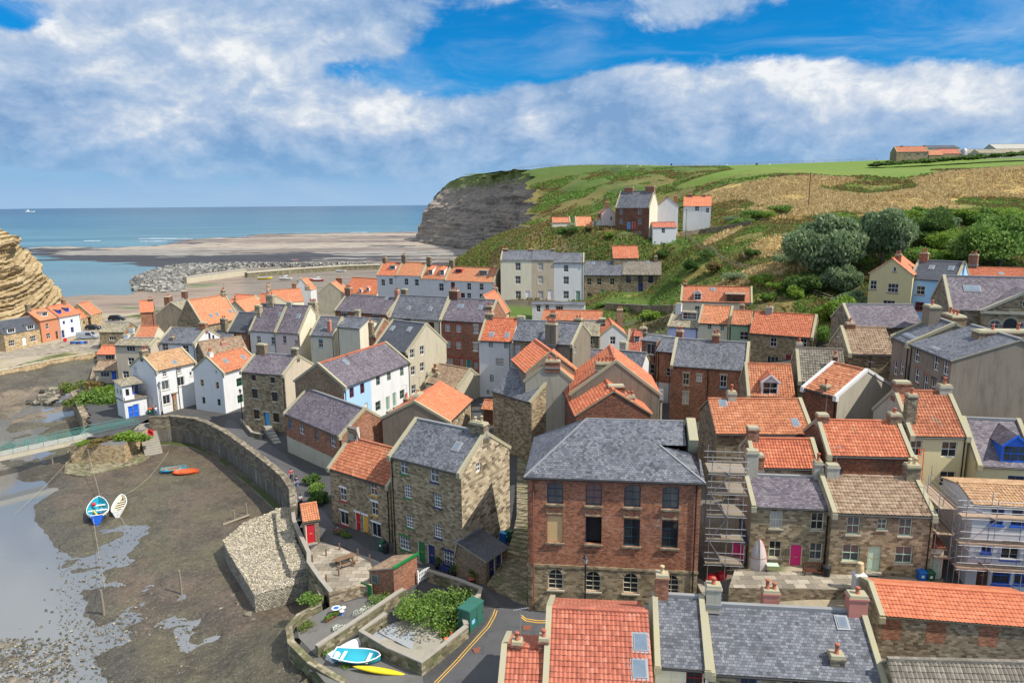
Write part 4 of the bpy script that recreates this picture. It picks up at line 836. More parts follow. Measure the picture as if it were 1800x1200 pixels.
# --- near front
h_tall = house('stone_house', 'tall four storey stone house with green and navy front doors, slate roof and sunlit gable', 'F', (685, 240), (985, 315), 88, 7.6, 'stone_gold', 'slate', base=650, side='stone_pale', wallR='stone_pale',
 F=[('m', 743, 287, None, ('p_green', None)), ('m', 872, 322, None, ('p_navy', None)), ('v', 760, 392, None, ('p_green', None)), ('v', 887, 432, None, ('p_navy', None)), ('v', 768, 518, None, ('p_green', None)), ('v', 888, 560, None, ('p_navy', None)),
  ('q', 747, 610, None, ('p_green', 'p_green')), ('d', 817, 650, 'p_green'), ('d', 858, 662, 'p_navy'), ('q', 933, 675, None, ('p_navy', 'p_navy'))], R=[('s', 1058, 290)], sky=[(970, 203)],
 ch=[(1092, 98, 1.7, .8, 2, 'stone_dark', .5, 'pot_buff')], drains='L', glass='glass_mid')
house('stone_cottage', 'stone cottage with red and yellow doors, coloured window sills and an orange dormer', 'F', (430, 290), (683, 368), 165, 6.0, 'stone_gold', 'pantile', base=520, lint='p_white',
 F=[('m', 487, 405, None, ('p_red', 'p_white')), ('c', 492, 505, None, ('p_red', 'p_white')), ('m', 615, 380, None, ('p_yellow', 'p_white')), ('m', 620, 465, None, ('p_yellow', 'p_white')), ('c', 627, 555, None, ('p_yellow', 'p_white')), ('e', 550, 548, 'p_red'), ('e', 582, 560, 'p_yellow')],
 dorm=[(482, 302, 1.2, 1.5, 'c', 'p_white', 'pantile')], ch=[(530, 150, .9, .7, 2, 'grey_pale', .5, 'pot_buff')], sill='p_red')
house('brick_building', 'low red brick building with purple slate roof above a rendered stone base', 'F', (243, 60), (480, 160), -40, 7.0, 'brick_red', 'slate_purple', base=225, low=(2.2, 'stone_cream'),
 F=[('m', 265, 108, 'p_sky'), ('l', 312, 130), ('m', 377, 157, 'p_grey'), ('l', 445, 182)], glass='glass_mid')
house('stone_house', 'three storey stone house with small dark sash windows and a pale blue door', 'B', (82, 797), (342, 818), 688, 7.0, 'stone_gold', 'slate_purple', base=1150, side='beige', wallR='beige', fm='p_maroon' if False else 'p_brown',
 F=[('s', 158, 835), ('s', 273, 850), ('m', 165, 930), ('m', 285, 950), ('m', 175, 1055), ('m', 293, 1075), ('d', 237, 1085, 'p_sky')], ch=[(432, 655, 1.0, .7, 0, 'stone_dark'), (210, 630, 1.5, .8, 0, 'brick_brown')], sill='stone_cream', lint='stone_cream')
house('white_house', 'white rendered house with bright orange roof and two rooflights by the quay wall', 'A', (1340, 877), (1560, 812), 783, 6.2, 'white', 'pantile_bright', base=1120, sill=None,
 L=[('n', 1218, 935, 'p_yellow'), ('n', 1310, 950, 'p_yellow'), ('n', 1228, 1040, 'p_green'), ('n', 1320, 1052, 'p_green'), ('x', 1302, 872)], F=[('l', 1442, 930, 'p_green'), ('l', 1448, 1030, 'p_green')], sky=[(1358, 803), (1465, 780)], ch=[(1268, 745, .8, .6, 2, 'white')], glass='mix')
h_white = house('white_house', 'big white harbourside house with brown lichened tile roof and a balcony extension', 'A', (935, 865), (1178, 812), 775, 6.6, 'white', 'pantile_lichen', base=1128, sill='stone_cream',
 L=[('m', 815, 862), ('n', 915, 1040)], F=[('s', 992, 880), ('s', 1080, 860), ('c', 998, 948), ('c', 1090, 925), ('c', 1005, 1035), ('x', 1150, 880)], sky=[(1053, 812)], ch=[(852, 735, 1.1, .8, 2, 'stone_dark')], drains='M', glass='mix')
h_hall = None
house('stone_cottage', 'stone cottage with pink front door and grey slate roof on the raised terrace', 'H', (52, 452), (388, 465), 325, 6.2, 'stone_gold', 'slate_purple', base=715, fm='p_cream', sill='stone_cream', side='grey_pale',
 F=[('m', 155, 512), ('m', 328, 518), ('m', 150, 637), ('m', 322, 645), ('d', 238, 668, 'p_pink')], ch=[(48, 215, .9, .7, 0, 'grey_pale'), (358, 262, .6, .6, 1, 'grey_pale')], glass='mix')
house('stone_cottage', 'stone cottage with pale mint door and window frames under a mottled brown pantile roof', 'H', (392, 480), (825, 495), 328, 6.6, 'stone_gold', 'pantile_brown', base=738, fm='p_mint', sill='stone_cream',
 F=[('m', 480, 537), ('s', 602, 530), ('m', 700, 543), ('l', 470, 652), ('l', 693, 660), ('d', 567, 677, 'p_mint')], ch=[(388, 275, .9, .7, 0, 'grey_pale'), (768, 275, 1.0, .8, 2, 'stone_dark', .5, 'pot_buff')], glass='glass_mid', dcol='p_mint')
house('brick_house', 'dark brick rear house with tall orange pantile roof behind the mint door cottage', 'H', (370, 237), (730, 245), 95, 6, 'brick_dark', 'pantile', h=6.2, ch=[(330, 62, .9, .8, 0, 'brick_red'), (703, 60, .9, .8, 1, 'brick_brown')])
house('stone_house', 'stone house with shallow orange pantile roof behind the pink door cottage', 'H', (58, 287), (343, 292), 172, 4.5, 'stone_pale', 'pantile', h=6.0, ch=[(38, 118, .9, .8, 0, 'brick_red'), (55, 232, .8, .8, 0, 'brick_red', 0)], gut=True)
house('terraced_house', 'long orange roofed house with one rooflight behind the scaffolded passage', 'H', (-95, 147), (312, 150), 5, 7.5, 'stone_dark', 'pantile', h=6.5, sky=[(235, 102), (-70, 20)], ch=[(-35, -32, .8, .7, 1, 'lead' if False else 'grey_pale')], cop='R')
house('yellow_house', 'pale yellow house with large orange pantile roof', 'H', (718, 155), (965, 160), -29, 7.5, 'yellow_render', 'pantile', h=6.6, side='grey_pale', F=[('m', 745, 210), ('l', 885, 215), ('l', 877, 340), ], ch=[(700, -20, .8, .7, 1, 'stone_dark', .15), (985, -60, 1.0, .8, 1, 'grey_pale'), (625, -75, 1.3, .8, 0, 'brick_red')], cop='LR')
house('yellow_house', 'pale yellow house with lilac slate roof and a bright blue gabled dormer', 'H', (1003, 278), (1260, 292), 85, 7.5, 'yellow_render', 'slate_purple', h=5.2, F=[('l', 1165, 360, 'p_blue')], dorm=[(1160, 232, 1.9, 1.5, 'g', 'p_blue', 'slate_purple', 'p_blue', 'b')], L=[])
h_scaf = house('white_house', 'white house with blue windows and speckled tile roof wrapped in scaffolding', 'H', (992, 448), (1400, 468), 360, 5.2, 'white', 'pantile_lichen', base=795, sill='p_blue',
 F=[('m', 1088, 484, 'p_blue'), ('m', 1180, 484, 'p_blue'), ('s', 1043, 628, 'p_blue'), ('c', 1145, 640), ('l', 1105, 748, 'p_blue'), ('l', 1200, 750, 'p_blue'), ('d', 1025, 765, 'p_brown')], cop='', zoff=0)
# --- front row, seen over their roofs
house('slate_house', 'long slate roofed house in the foreground with red chimney and yellow lichened gable coping', 'H', (-125, 1150), (615, 1195), 868, 7.5, 'stone_gold', 'slate', h=5.4, Y=37.5, F=[('m', 40, 1180, 'p_blue'), ('m', 255, 1190)],
 ch=[(128, 800, 1.0, .7, 2, 'plaster_red', .6), (520, 820, 1.1, .8, 1, 'plaster_red'), (415, 1085, .8, .7, 1, 'stone_dark', .12)], sky=[(432, 945, (.6, .75))], gz0=6.4)
house('cream_house', 'small cream house with blue grey slate roof between red roof and long slate roof', 'G', (727, 1120), (952, 1137), 828, 7.5, 'cream', 'slate', h=5.6, Y=37.6, F=[('m', 890, 1170, 'p_maroon')], ch=[(750, 735, .8, .7, 1, 'brick_red', .5, 'pot_buff'), (967, 780, .9, .7, 1, 'grey_pale', .5, 'pot_red', 'O')], gz0=6.2)
house('red_roof_house', 'foreground house with large dusty red pantile roof and two rooflights', 'G', (250, 1290), (716, 1318), 888, 10.5, 'cream', 'pantile_red', Y=34.0, sky=[(663, 1030, (.8, 1.1)), (657, 1142, (.8, 1.1))], cop='L', gz0=6)
house('red_roof_house', 'lower red pantile roofed wing in the foreground with two red chimneys', 'G', (60, 1275), (262, 1285), 1050, 6.0, 'cream', 'pantile_red', Y=34.4, ch=[(142, 1035, .6, .6, 1, 'brick_red'), (296, 1000, .55, .6, 1, 'brick_red')], cop='L', gz0=5.8)
h_barn = house('rubble_barn', 'long rubble stone outbuilding with bricked up openings and coral pantile roof', 'H', (590, 913), (1300, 968), 785, 4.8, 'rubble', 'pantile_bright', h=4.6, Y=43, cop='L', gz0=6.5, gut=False)
house('low_shed', 'low shed with mossy dark corrugated roof at the bottom right corner', 'H', (720, 1440), (1330, 1460), 1104, 6, 'rubble', 'pantile_grey', Y=33.5, cop='', gut=False, gz0=6.5)
for px_, py_ in ((640, 975), (828, 988), (1050, 1003)):
 s_, z_ = h_barn.hit(px_, py_, 'F'); q = MB(); q.box((-.6, -.003, -.75), (.6, .05, .75), 'brick_red'); q.build('bricked_opening', h_barn.root, Matrix.Translation((s_, 0, z_)))
# --- left group by the slipway
house('stone_cottage', 'low stone cottage with two white dormers at far left below the cliff', 'A', (22, 645), (238, 606), 572, 6, 'stone_tan', 'slate_new', base=745, F=[('b', 72, 695), ('b', 200, 668), ('d', 147, 685, 'p_white')], dorm=[(68, 622, 2.0, 1.2, 'f', 'p_white', 'slate_new', 'p_white', 'w'), (184, 600, 2.0, 1.2, 'f', 'p_white', 'slate_new', 'p_white', 'w')], gut=False, cop='')
house('terracotta_house', 'terracotta rendered house with white dormer and orange roof', 'A', (240, 562), (354, 540), 504, 7, 'terracotta', 'pantile_bright', base=697, F=[('m', 286, 594), ('l', 293, 652), ('d', 345, 645, 'p_brown')], dorm=[(270, 521, 1.8, 1.1, 'f', 'p_white', 'stone_tile', 'p_white', 'w')], ch=[(160, 460, 1.0, .8, 1, 'stone_dark')], cop='')
house('white_house', 'white house with small blue windows beside the terracotta house', 'A', (357, 540), (482, 517), 478, 7, 'white', 'pantile_bright', base=670, F=[('s', 385, 572, 'p_blue'), ('s', 432, 562, 'p_blue'), ('m', 436, 615, 'p_blue'), ('d', 380, 640, 'p_navy')], dorm=[(360, 506, 1.0, 1.1, 'f', 'p_blue', 'pantile_bright', 'p_blue', 's'), (406, 494, 1.0, 1.1, 'f', 'p_blue', 'pantile_bright', 'p_blue', 's')], ch=[(385, 430, .9, .8, 2, 'brick_brown')], cop='')
house('stone_shed', 'tiny orange roofed stone outhouse between the white house and the gabled store', 'A', (484, 548), (522, 538), 500, 4, 'stone_tan', 'pantile_bright', h=3.2, F=[('s', 507, 570, 'p_brown')], gut=False, cop='')
house('stone_store', 'small gabled stone store with orange roof beside the dark cars', 'A', (545, 528), (612, 508), 462, 6.5, 'stone_tan', 'pantile_bright', h=3.6, L=[('d', 548, 560, 'p_brown')], gut=False)
house('stone_house', 'low olive roofed stone house with one wide white window', 'A', (597, 628), (745, 628), 572, 6, 'stone_gold', 'stone_tile', h=4.2, F=[('w', 677, 668)], ch=[(790, 610, 1.1, .8, 1, 'white', .1, 'pot_red', 'O')], gut=False, cop='')
house('orange_roof_house', 'small house with bright orange roof beside the big grey gable', 'A', (812, 658), (925, 658), 592, 5, 'cream', 'pantile_bright', h=4.0, cop='L')
house('beige_house', 'small beige house with yellow lichened roof and wide top window', 'A', (692, 708), (905, 712), 664, 4.5, 'beige', 'stone_tile', h=8.0, F=[('w', 787, 731), ('l', 790, 805), ('l', 758, 885)], cop='R', ch=[(765, 640, .9, .7, 1, 'white')])
house('orange_roof_house', 'narrow house with small orange roof over a porch with a blue door', 'A', (585, 762), (692, 762), 712, 4, 'beige', 'pantile_bright', h=5.2, F=[('w', 660, 781)], cop='')
house('brown_porch', 'low brown tiled porch building with blue door above the shrubby bank', 'A', (570, 858), (702, 858), 800, 3.5, 'beige', 'pantile_brown', h=2.6, F=[('w', 632, 885), ('d', 684, 893, 'p_blue')], cop='')
house('grey_gable_house', 'house with big grey brown gable, wide brick chimney and red framed windows', 'A', (1135, 525), (1224, 492), 452, 8.0, 'stone_tan', 'stone_tile', h=7.0, side='grey_render', F=[('m', 1155, 572, 'p_white', ('p_red', 'p_red')), ('m', 1204, 552, 'p_white', ('p_red', 'p_red'))], ch=[(1015, 412, 2.2, 1.2, 2, 'brick_dark', .8), (1138, 380, 1.6, 1.0, 0, 'brick_dark')], sky=[(1122, 455)])
house('orange_roof_house', 'long bright orange roofed house with a line of four rooflights', 'A', (1218, 588), (1440, 545), 440, 8, 'stone_gold', 'pantile_bright', h=6, sky=[(1270, 530), (1308, 520), (1388, 503), (1415, 495)], ch=[(1355, 375, .9, .7, 2, 'stone_dark'), (1462, 465, 1.2, .8, 0, 'stone_dark')])
house('orange_roof_house', 'small orange roofed brick house left of the big grey gable', 'A', (845, 510), (925, 505), 442, 6, 'brick_red', 'pantile_bright', h=5.5, ch=[(930, 452, 1.2, .9, 2, 'brick_dark')], cop='')
house('white_house', 'white gable house with mottled slate roof above the harbour lane', 'A', (955, 692), (1174, 700), 605, 7.5, 'white', 'slate', h=8.0, F=[('l', 995, 718), ('l', 1118, 730)], R=[('n', 1262, 650, 'p_navy'), ('n', 1284, 642, 'p_navy')], ch=[(1240, 570, 1.3, .9, 0, 'brick_red'), (1035, 655, .6, .6, 1, 'stone_dark', .1)], sill='brown_stone')
house('stone_cottage', 'tiny slate roofed cottage squeezed between white gable and brick cottage', 'A', (1262, 692), (1368, 700), 620, 5, 'stone_dark', 'slate', h=5.5, ch=[(1355, 545, 1.2, .9, 2, 'stone_dark')], cop='')
house('brown_roof_house', 'brown tiled roof house with orange plastered chimney half in shade', 'A', (1245, 800), (1500, 760), 690, 6, 'stone_dark', 'pantile_brown', h=5.4, ch=[(1345, 742, 1.0, .7, 1, 'plaster_red', .35)], cop='')
house('brick_cottage', 'brick cottage with plain blue grey slate roof and two white windows', 'A', (1372, 622), (1508, 630), 510, 7, 'brick_red', 'slate_new', h=7.5, F=[('m', 1408, 648), ('s', 1474, 658)], side='stone_dark')
# --- middle band
h_tw = house('white_house', 'white fronted house with purple slate roof beside a twin pale pink house', 'B', (133, 548), (290, 558), 392, 8, 'white', 'slate_purple', h=8.2, F=[('m', 188, 605), ('t', 273, 613)], ch=[(262, 335, 1.6, .9, 2, 'stone_pale'), (88, 398, 1.2, .9, 0, 'stone_pale', .3, 'pot_red')], sill='brown_stone', sky=[(318, 455)])
house('pink_house', 'pale pink house with purple slate roof and tall white gable', 'B', (297, 558), (433, 566), None, 8, 'pink', 'slate_purple', cont=h_tw, wallR='cream', F=[('t', 343, 605), ('s', 414, 622)], sky=[(427, 466)], ch=[(375, 378, 1.0, .6, 0, 'concrete'), (586, 378, 1.7, 1.1, 4, 'stone_pale', .75)], sill='brown_stone')
house('white_house', 'white house with worn slate roof, tall orange chimney and blue trimmed window', 'B', (497, 577), (640, 585), 468, 7, 'cream', 'slate', h=7.5, F=[('m', 561, 630, 'p_white', ('p_sky', 'p_sky'))], ch=[(612, 490, .6, .6, 1, 'plaster_red', .12), (785, 425, 1.0, .8, 0, 'stone_pale', .5, 'pot_red', 'O')])
house('white_wing', 'blank cream wing with slate roof joined to the blue trimmed white house', 'B', (660, 528), (795, 540), 470, 6, 'cream', 'slate', h=9.4, Y=None, cop='', drains='L')
house('brick_house', 'narrow red brick house with dark slate roof and tall brick chimney', 'B', (762, 570), (892, 578), 478, 7, 'brick_red', 'slate_new', h=7.6, F=[('m', 787, 618)], ch=[(862, 498, .9, .8, 1, 'brick_brown', .02)], sill='stone_cream', lint='stone_cream')
house('beige_house', 'large beige gabled house with dark slate roof and five white windows in the gable', 'B', (880, 650), (1086, 682), 490, 9, 'brick_dark', 'slate_new', Y=111, wallR='stone_cream', R=[('m', 1113, 690), ('m', 1172, 670), ('m', 1118, 793), ('m', 1173, 770), ('m', 1122, 905)], sky=[(994, 538), (1096, 543)], drains='')
house('purple_slate_house', 'red brick house with wide purple slate roof and a single rooflight', 'B', (648, 428), (965, 455), 335, 8, 'brick_red', 'slate_purple', h=8.0, F=[('w', 703, 457), ('w', 893, 472)], lint='p_white', ch=[(712, 292, 1.5, 1.0, 3, 'brick_red'), (1030, 305, .9, .8, 2, 'plaster_red'), (1068, 300, 1.3, .9, 0, 'stone_dark', .5, 'pot_red', 'O')], sky=[(960, 357)])
house('slate_house', 'wide slate roofed house with two rooflights and cream front in mid village', 'B', (975, 470), (1282, 488), 340, 8, 'cream', 'slate', h=8.4, F=[('l', 1228, 522, 'p_black'), ('w', 1080, 500, 'p_black')], sky=[(1093, 415), (1222, 422)], sill='stone_cream')
h_red = house('brick_house', 'three storey speckled brick house with crimson window surrounds and shopfront', 'B', (1285, 485), (1572, 502), 358, 8, 'brick_red', 'slate_purple', base=800, sill='p_red', lint='p_red',
 F=[('m', 1325, 535), ('m', 1392, 540), ('m', 1497, 543, None, ('p_white', 'p_white')), ('m', 1328, 632), ('m', 1392, 640), ('m', 1495, 650, None, ('p_white', 'p_white')), ('c', 1338, 738, 'p_red'), ('t', 1408, 742, 'p_red'), ('d', 1452, 757, 'p_teal'), ('t', 1495, 762, 'p_sage')], sky=[(1403, 405, (1.1, .8)), (1525, 413)], ch=[(1365, 308, 1.7, 1.0, 3, 'brick_dark'), (1580, 448, 1.0, .8, 2, 'brick_brown', .3)], glass='glass_curtain')
h_bl = house('blue_fronted_house', 'pale blue fronted half of a long row with brick gable and purple slate roof', 'B', (700, 893), (861, 832), 755, 8.2, 'blue_render', 'slate_purple', Y=91, F=[('m', 748, 925, 'p_maroon'), ('m', 812, 900, 'p_maroon'), ('e', 835, 1030, 'p_cream')], side='brick_brown', sky=[(712, 742)], cop='L', L=[], drains='L', ridge='pantile')
house('white_fronted_house', 'white fronted half of a long purple slate row with sage green doors', 'B', (862, 832), (1095, 746), None, 8.2, 'white', 'slate_purple', cont=h_bl, F=[('m', 907, 852, 'p_sage'), ('m', 972, 824, 'p_sage'), ('m', 1050, 797, 'p_sage'), ('l', 907, 1005, 'p_sage'), ('d', 966, 990, 'p_sage'), ('d', 1006, 966, 'p_sage'), ('l', 1052, 935, 'p_sage')], cop='R', ridge='pantile', glass='mix')
house('orange_roof_house', 'grey rendered house with smooth bright orange roof and cream chimneys', 'B', (1330, 1105), (1470, 968), 985, 8.5, 'stone_gold', 'pantile_bright', h=4.8, side='grey_render', F=[('s', 1385, 1078), ('s', 1425, 1040)], ch=[(1150, 1015, 1.6, .8, 2, 'cream', .62, 'pot_buff'), (1075, 960, .7, .6, 2, 'brick_dark', .9)], cop='L')
house('brown_roof_cottage', 'small cottage with brown tiled roof and pale gable in the main street', 'B', (1195, 860), (1390, 900), 752, 6, 'cream', 'pantile_brown', h=3.2, wallR='stone_cream', ch=[(1200, 835, .8, .7, 2, 'brick_red', .3), (1265, 820, .6, .5, 0, 'coping', .2)], drains='')
house('white_house', 'tall narrow white house with orange roof beside the blue trimmed stone house', 'C', (75, 677), (270, 686), 545, 7, 'white', 'pantile', base=1020, F=[('s', 148, 704, 'p_teal'), ('s', 240, 710, 'p_teal'), ('q', 201, 812, 'p_white'), ('n', 153, 907, 'p_teal'), ('n', 237, 972, 'p_teal'), ('x', 130, 990, 'p_teal')], sky=[(152, 643), (245, 648)], ch=[(140, 515, 1.3, .9, 2, 'stone_dark'), (328, 540, 1.2, .8, 0, 'grey_pale', .5, 'pot_red', 'O')], cop='L', glass='mix')
house('stone_house', 'narrow stone house with bright blue window frames and mottled slate roof', 'C', (280, 675), (440, 684), 560, 7, 'stone_gold', 'slate', h=10, Y=None, F=[('m', 307, 733, 'p_sky'), ('m', 307, 820, 'p_sky'), ('m', 307, 955, 'p_sky')], cop='', glass='glass_curtain', sill='p_sky')
house('grey_gable_house', 'grey rendered gable house with slate roof and very tall rendered chimney', 'C', (442, 690), (640, 706), 570, 7.5, 'grey_render', 'slate', h=10, R=[('s', 655, 735)], ch=[(513, 575, 1.6, .9, 4, 'grey_render', 0.02, 'pot_red'), (675, 545, 1.0, .8, 2, 'stone_dark', .6)], cop='R')
house('pantile_roof_house', 'low house with faded striped pantile roof below the terrace gardens', 'C', (455, 555), (812, 562), 497, 6, 'stone_dark', 'pantile', h=5.0, cop='', gut=False, ch=[(520, 515, 1.3, .8, 4, 'stone_dark', .1)])
house('stone_tile_house', 'small stone house with mossy stone tile roof below the faded pantile roof', 'C', (703, 648), (800, 650), 562, 5, 'stone_dark', 'stone_tile', h=6.0, F=[('m', 745, 680)], ch=[(818, 545, 1.1, 1.0, 0, 'stone_dark', .5, 'pot_red', 'O')], cop='')
house('white_house', 'small white house with bright orange gable roof and dormer in the centre', 'C', (805, 655), (965, 655), 592, 8, 'white', 'pantile_bright', h=5.0, typ='y', F=[('m', 881, 680)], ch=[(975, 490, 1.1, .8, 2, 'brick_brown', .9)], cop='F')
house('red_tile_house', 'small house with dark red tile roof beside the brick terrace', 'C', (965, 738), (1045, 742), 618, 5, 'white', 'pantile_red', h=5.5, sky=[], dorm=[(1036, 672, .9, 1.0, 'c', 'p_white', 'pantile_red')], cop='L', ch=[(1065, 610, 1.1, .8, 1, 'stone_pale', .5, 'pot_buff', 'O')])
house('brick_house', 'narrow projecting brick house with two white windows and slate lean roof', 'C', (1055, 678), (1145, 688), 655, 5, 'brick_red', 'slate', h=8.6, F=[('c', 1110, 732), ('l', 1108, 850)], sill='stone_cream', lint='stone_cream', gut=True, cop='')
house('brick_house', 'brick back wing with slate roof and outside pipes beside the narrow brick house', 'C', (1148, 742), (1240, 750), 662, 6, 'brick_red', 'slate', h=7.4, F=[('n', 1218, 870)], low=(3.0, 'white'), cop='', drains='LR', ch=[(1285, 618, .9, .8, 2, 'brick_red', .7, 'pot_red', 'O')])
house('brick_house', 'wide red brick house with broad slate roof and tall curtained stair window', 'C', (1232, 828), (1690, 860), 672, 8, 'brick_red', 'slate', h=7.5, F=[('t', 1322, 912, 'p_cream'), ('s', 1402, 905), ('t', 1548, 925, 'p_white', ('p_sky', 'stone_cream')), ('t', 1320, 1025, 'p_cream')], ch=[(1502, 640, .9, .8, 2, 'brick_red')], sill='stone_cream', lint='stone_cream', glass='mix', drains='M')
house('stone_gable_house', 'stone gable ended house with slate lean roof and orange verge by the street', 'C', (392, 1050), (630, 990), 905, 7, 'stone_gold', 'slate', h=7.0, typ='y', ch=[(552, 880, .9, .8, 1, 'grey_pale', .1)], cop='F')
house('orange_roof_house', 'orange roofed house with brick chimney behind the stone gable house', 'C', (355, 925), (645, 932), 815, 7, 'grey_pale', 'pantile_bright', h=9.0, typ='y', ch=[(520, 832, 1.7, .9, 2, 'brick_red', .05)], cop='F')
house('grey_gable_house', 'shallow grey gable with orange tiled edges behind the brick chimney', 'C', (358, 870), (652, 852), 745, 7, 'grey_render', 'pantile_bright', h=10, typ='y', cop='')
house('brick_gable_house', 'large double pitched orange roof over a dark brick gable with twin red chimney pots', 'C', (660, 1130), (1110, 1120), 985, 14, 'brick_dark', 'pantile', h=7.8, typ='y', ch=[(900, 985, 1.7, .9, 0, 'brick_dark', .12), (988, 1075, .9, .6, 2, 'coping', .04)], cop='')
house('orange_roof_house', 'broad grey gabled house with orange roof and a long chimney of many pots', 'C', (632, 1005), (1165, 1010), 812, 9, 'grey_render', 'pantile', h=8.4, typ='y', ch=[(845, 865, 2.4, .9, 5, 'stone_dark', .1)], cop='F', rv=.5)
house('cream_house', 'low cream fronted house right of the broad orange gable', 'C', (1072, 1035), (1180, 1040), 1000, 5, 'cream', 'slate', h=6.0, F=[('m', 1102, 1070)], cop='')
house('slate_cottage', 'small cottage with purple slate roof in a gap behind the chimney pots', 'C', (665, 825), (822, 832), 733, 5, 'grey_render', 'slate_purple', h=4.6, F=[('s', 697, 848)], cop='')
house('slate_cottage', 'small dark slate roof with white splashes behind the chimney pots', 'C', (870, 850), (1046, 868), 742, 5, 'white', 'slate', h=6.0, cop='L', ch=[(848, 685, .9, .8, 0, 'grey_pale', .8)])
house('white_shed', 'low white outhouse with orange lean roof in the street by the tall white house', 'C', (92, 1090), (205, 1100), 1040, 2.5, 'brick_dark', 'pantile', h=2.4, cop='', gut=False)
# --- top rows
h_w = house('white_terrace_house', 'leftmost white terrace house with orange roof and one flat dormer above the beach', 'B', (900, 215), (1016, 218), 140, 7, 'white', 'pantile_bright', Y=206, ang=-24, F=[('y', 937, 262), ('y', 984, 256)], dorm=[(993, 172, 1.9, 1.1, 'f', 'p_white', 'stone_tile', 'p_white', 'w')], ch=[(945, 110, 1.2, .9, 2, 'brick_brown'), (1065, 95, 1.3, .9, 2, 'stone_dark', .5, 'pot_red', 'O')])
h_w = house('white_terrace_house', 'white terrace house with plain orange roof and no dormer', 'B', (1018, 218), (1166, 222), None, 7, 'white', 'pantile_bright', cont=h_w, dz=.15, F=[('y', 1077, 258), ('y', 1140, 262)], ch=[(1215, 108, 1.3, .9, 1, 'stone_dark', .5, 'pot_buff', 'O')])
h_w = house('white_terrace_house', 'white terrace house with two steep gabled dormers', 'B', (1170, 236), (1312, 244), None, 7, 'white', 'pantile_bright', cont=h_w, dz=-.7, F=[('z', 1288, 290)], dorm=[(1222, 200, 1.4, 1.5, 'c', 'p_white', 'pantile_bright'), (1292, 202, 1.4, 1.5, 'c', 'p_white', 'pantile_bright')], ch=[(1352, 125, 1.3, .9, 0, 'stone_dark', .5, 'pot_buff', 'O')])
house('white_terrace_house', 'white terrace house with one red dormer and one wide grey dormer', 'B', (1316, 247), (1604, 254), None, 7, 'white', 'pantile_bright', cont=h_w, dz=-.2, F=[('y', 1358, 280, 'p_red'), ('y', 1455, 286), ('y', 1530, 288), ('y', 1455, 345), ('y', 1530, 350), ('y', 1418, 345, 'p_red')], dorm=[(1393, 192, 1.9, 1.1, 'f', 'p_red', 'pantile_bright', 'p_red', 'w'), (1540, 206, 2.4, 1.4, 'f', 'p_grey', 'stone_tile', 'p_white', 'b')], sill='p_black', side='grey_render')
h_t = house('tall_terrace_house', 'tall pale cream terrace house with dark window lintels above the village', 'C', (205, 195), (391, 195), 140, 8, 'cream', 'slate', h=11, F=[('z', 310, 235), ('z', 310, 315), ('z', 312, 405), ('k', 370, 410, 'p_white')], lint='p_black', sill='p_black', ch=[(212, 128, 1.6, 1.0, 3, 'brick_dark'), (400, 128, .9, .9, 1, 'stone_dark')], glass='glass_mid', cop='L')
h_t = house('tall_terrace_house', 'tall sandy brown terrace house with pale blue blinds', 'C', (392, 195), (528, 196), None, 8, 'beige', 'slate', cont=h_t, F=[('z', 447, 235), ('z', 447, 315), ('z', 447, 405), ('k', 505, 405, 'p_white')], lint='p_white', sill='p_white', ch=[(537, 128, .9, .9, 1, 'brick_brown')], glass='glass_curtain', cop='')
house('tall_terrace_house', 'tall bright white terrace house at the end of the high row', 'C', (530, 218), (708, 222), None, 8, 'white', 'slate', cont=h_t, dz=-.7, F=[('y', 600, 247), ('z', 600, 318), ('z', 600, 405), ('k', 672, 410, 'p_sage')], lint='p_grey', cop='R', glass='glass_mid')
h_s = house('stone_terrace_house', 'brown stone terrace house with cream window frames and two white rooflights', 'C', (711, 284), (940, 286), 204, 7.5, 'stone_gold', 'slate', h=6.4, F=[('y', 740, 325), ('y', 800, 325), ('y', 878, 325), ('y', 740, 415), ('y', 880, 410), ('k', 818, 405, 'p_sage')], fm='p_cream', sky=[(765, 215), (857, 212)], cop='')
house('stone_terrace_house', 'stone terrace house with navy window frames and brown tiled roof', 'C', (942, 275), (1172, 275), None, 7.5, 'stone_dark', 'pantile_grey', cont=h_s, dz=.2, F=[('y', 977, 312), ('y', 1047, 312), ('y', 1110, 312), ('y', 972, 410), ('y', 1105, 405), ('k', 1048, 405, 'p_navy')], fm='p_navy', sky=[(975, 207), (1090, 207)], ch=[(1140, 170, .9, .9, 1, 'brick_brown')], cop='')
house('stone_outhouse', 'small orange roofed outhouse on the slope above the stone terrace', 'C', (885, 182), (1036, 181), 112, 5, 'stone_dark', 'pantile', Y=191, ang=0, gut=False, cop='', zext=.5, gz0=20.6)
house('purple_slate_house', 'low purple slate roof with pink gable in front of the white terrace', 'B', (905, 330), (1192, 333), 268, 7, 'pink', 'slate_purple', h=5.2, wallR='peach', ch=[(1210, 245, 1.2, .9, 1, 'brick_red')], cop='R')
house('pale_gable_house', 'pale green rendered gable house with orange roof near the harbour', 'B', (545, 330), (700, 330), 266, 9, 'grey_pale', 'pantile_bright', h=6, typ='y', ch=[(672, 232, 2.0, .9, 2, 'brick_dark', .8), (712, 292, 1.0, .9, 2, 'plaster_red', .0, 'pot_red', 'O')], cop='F')
house('orange_roof_house', 'bright orange roofed house with small dormers near the inner harbour', 'B', (708, 322), (898, 335), 232, 8, 'cream', 'pantile_bright', h=5.5, dorm=[(800, 315, 1.2, 1.3, 'g', 'p_white', 'pantile_bright'), (845, 305, 1.2, 1.3, 'g', 'p_white', 'pantile_bright')], cop='')
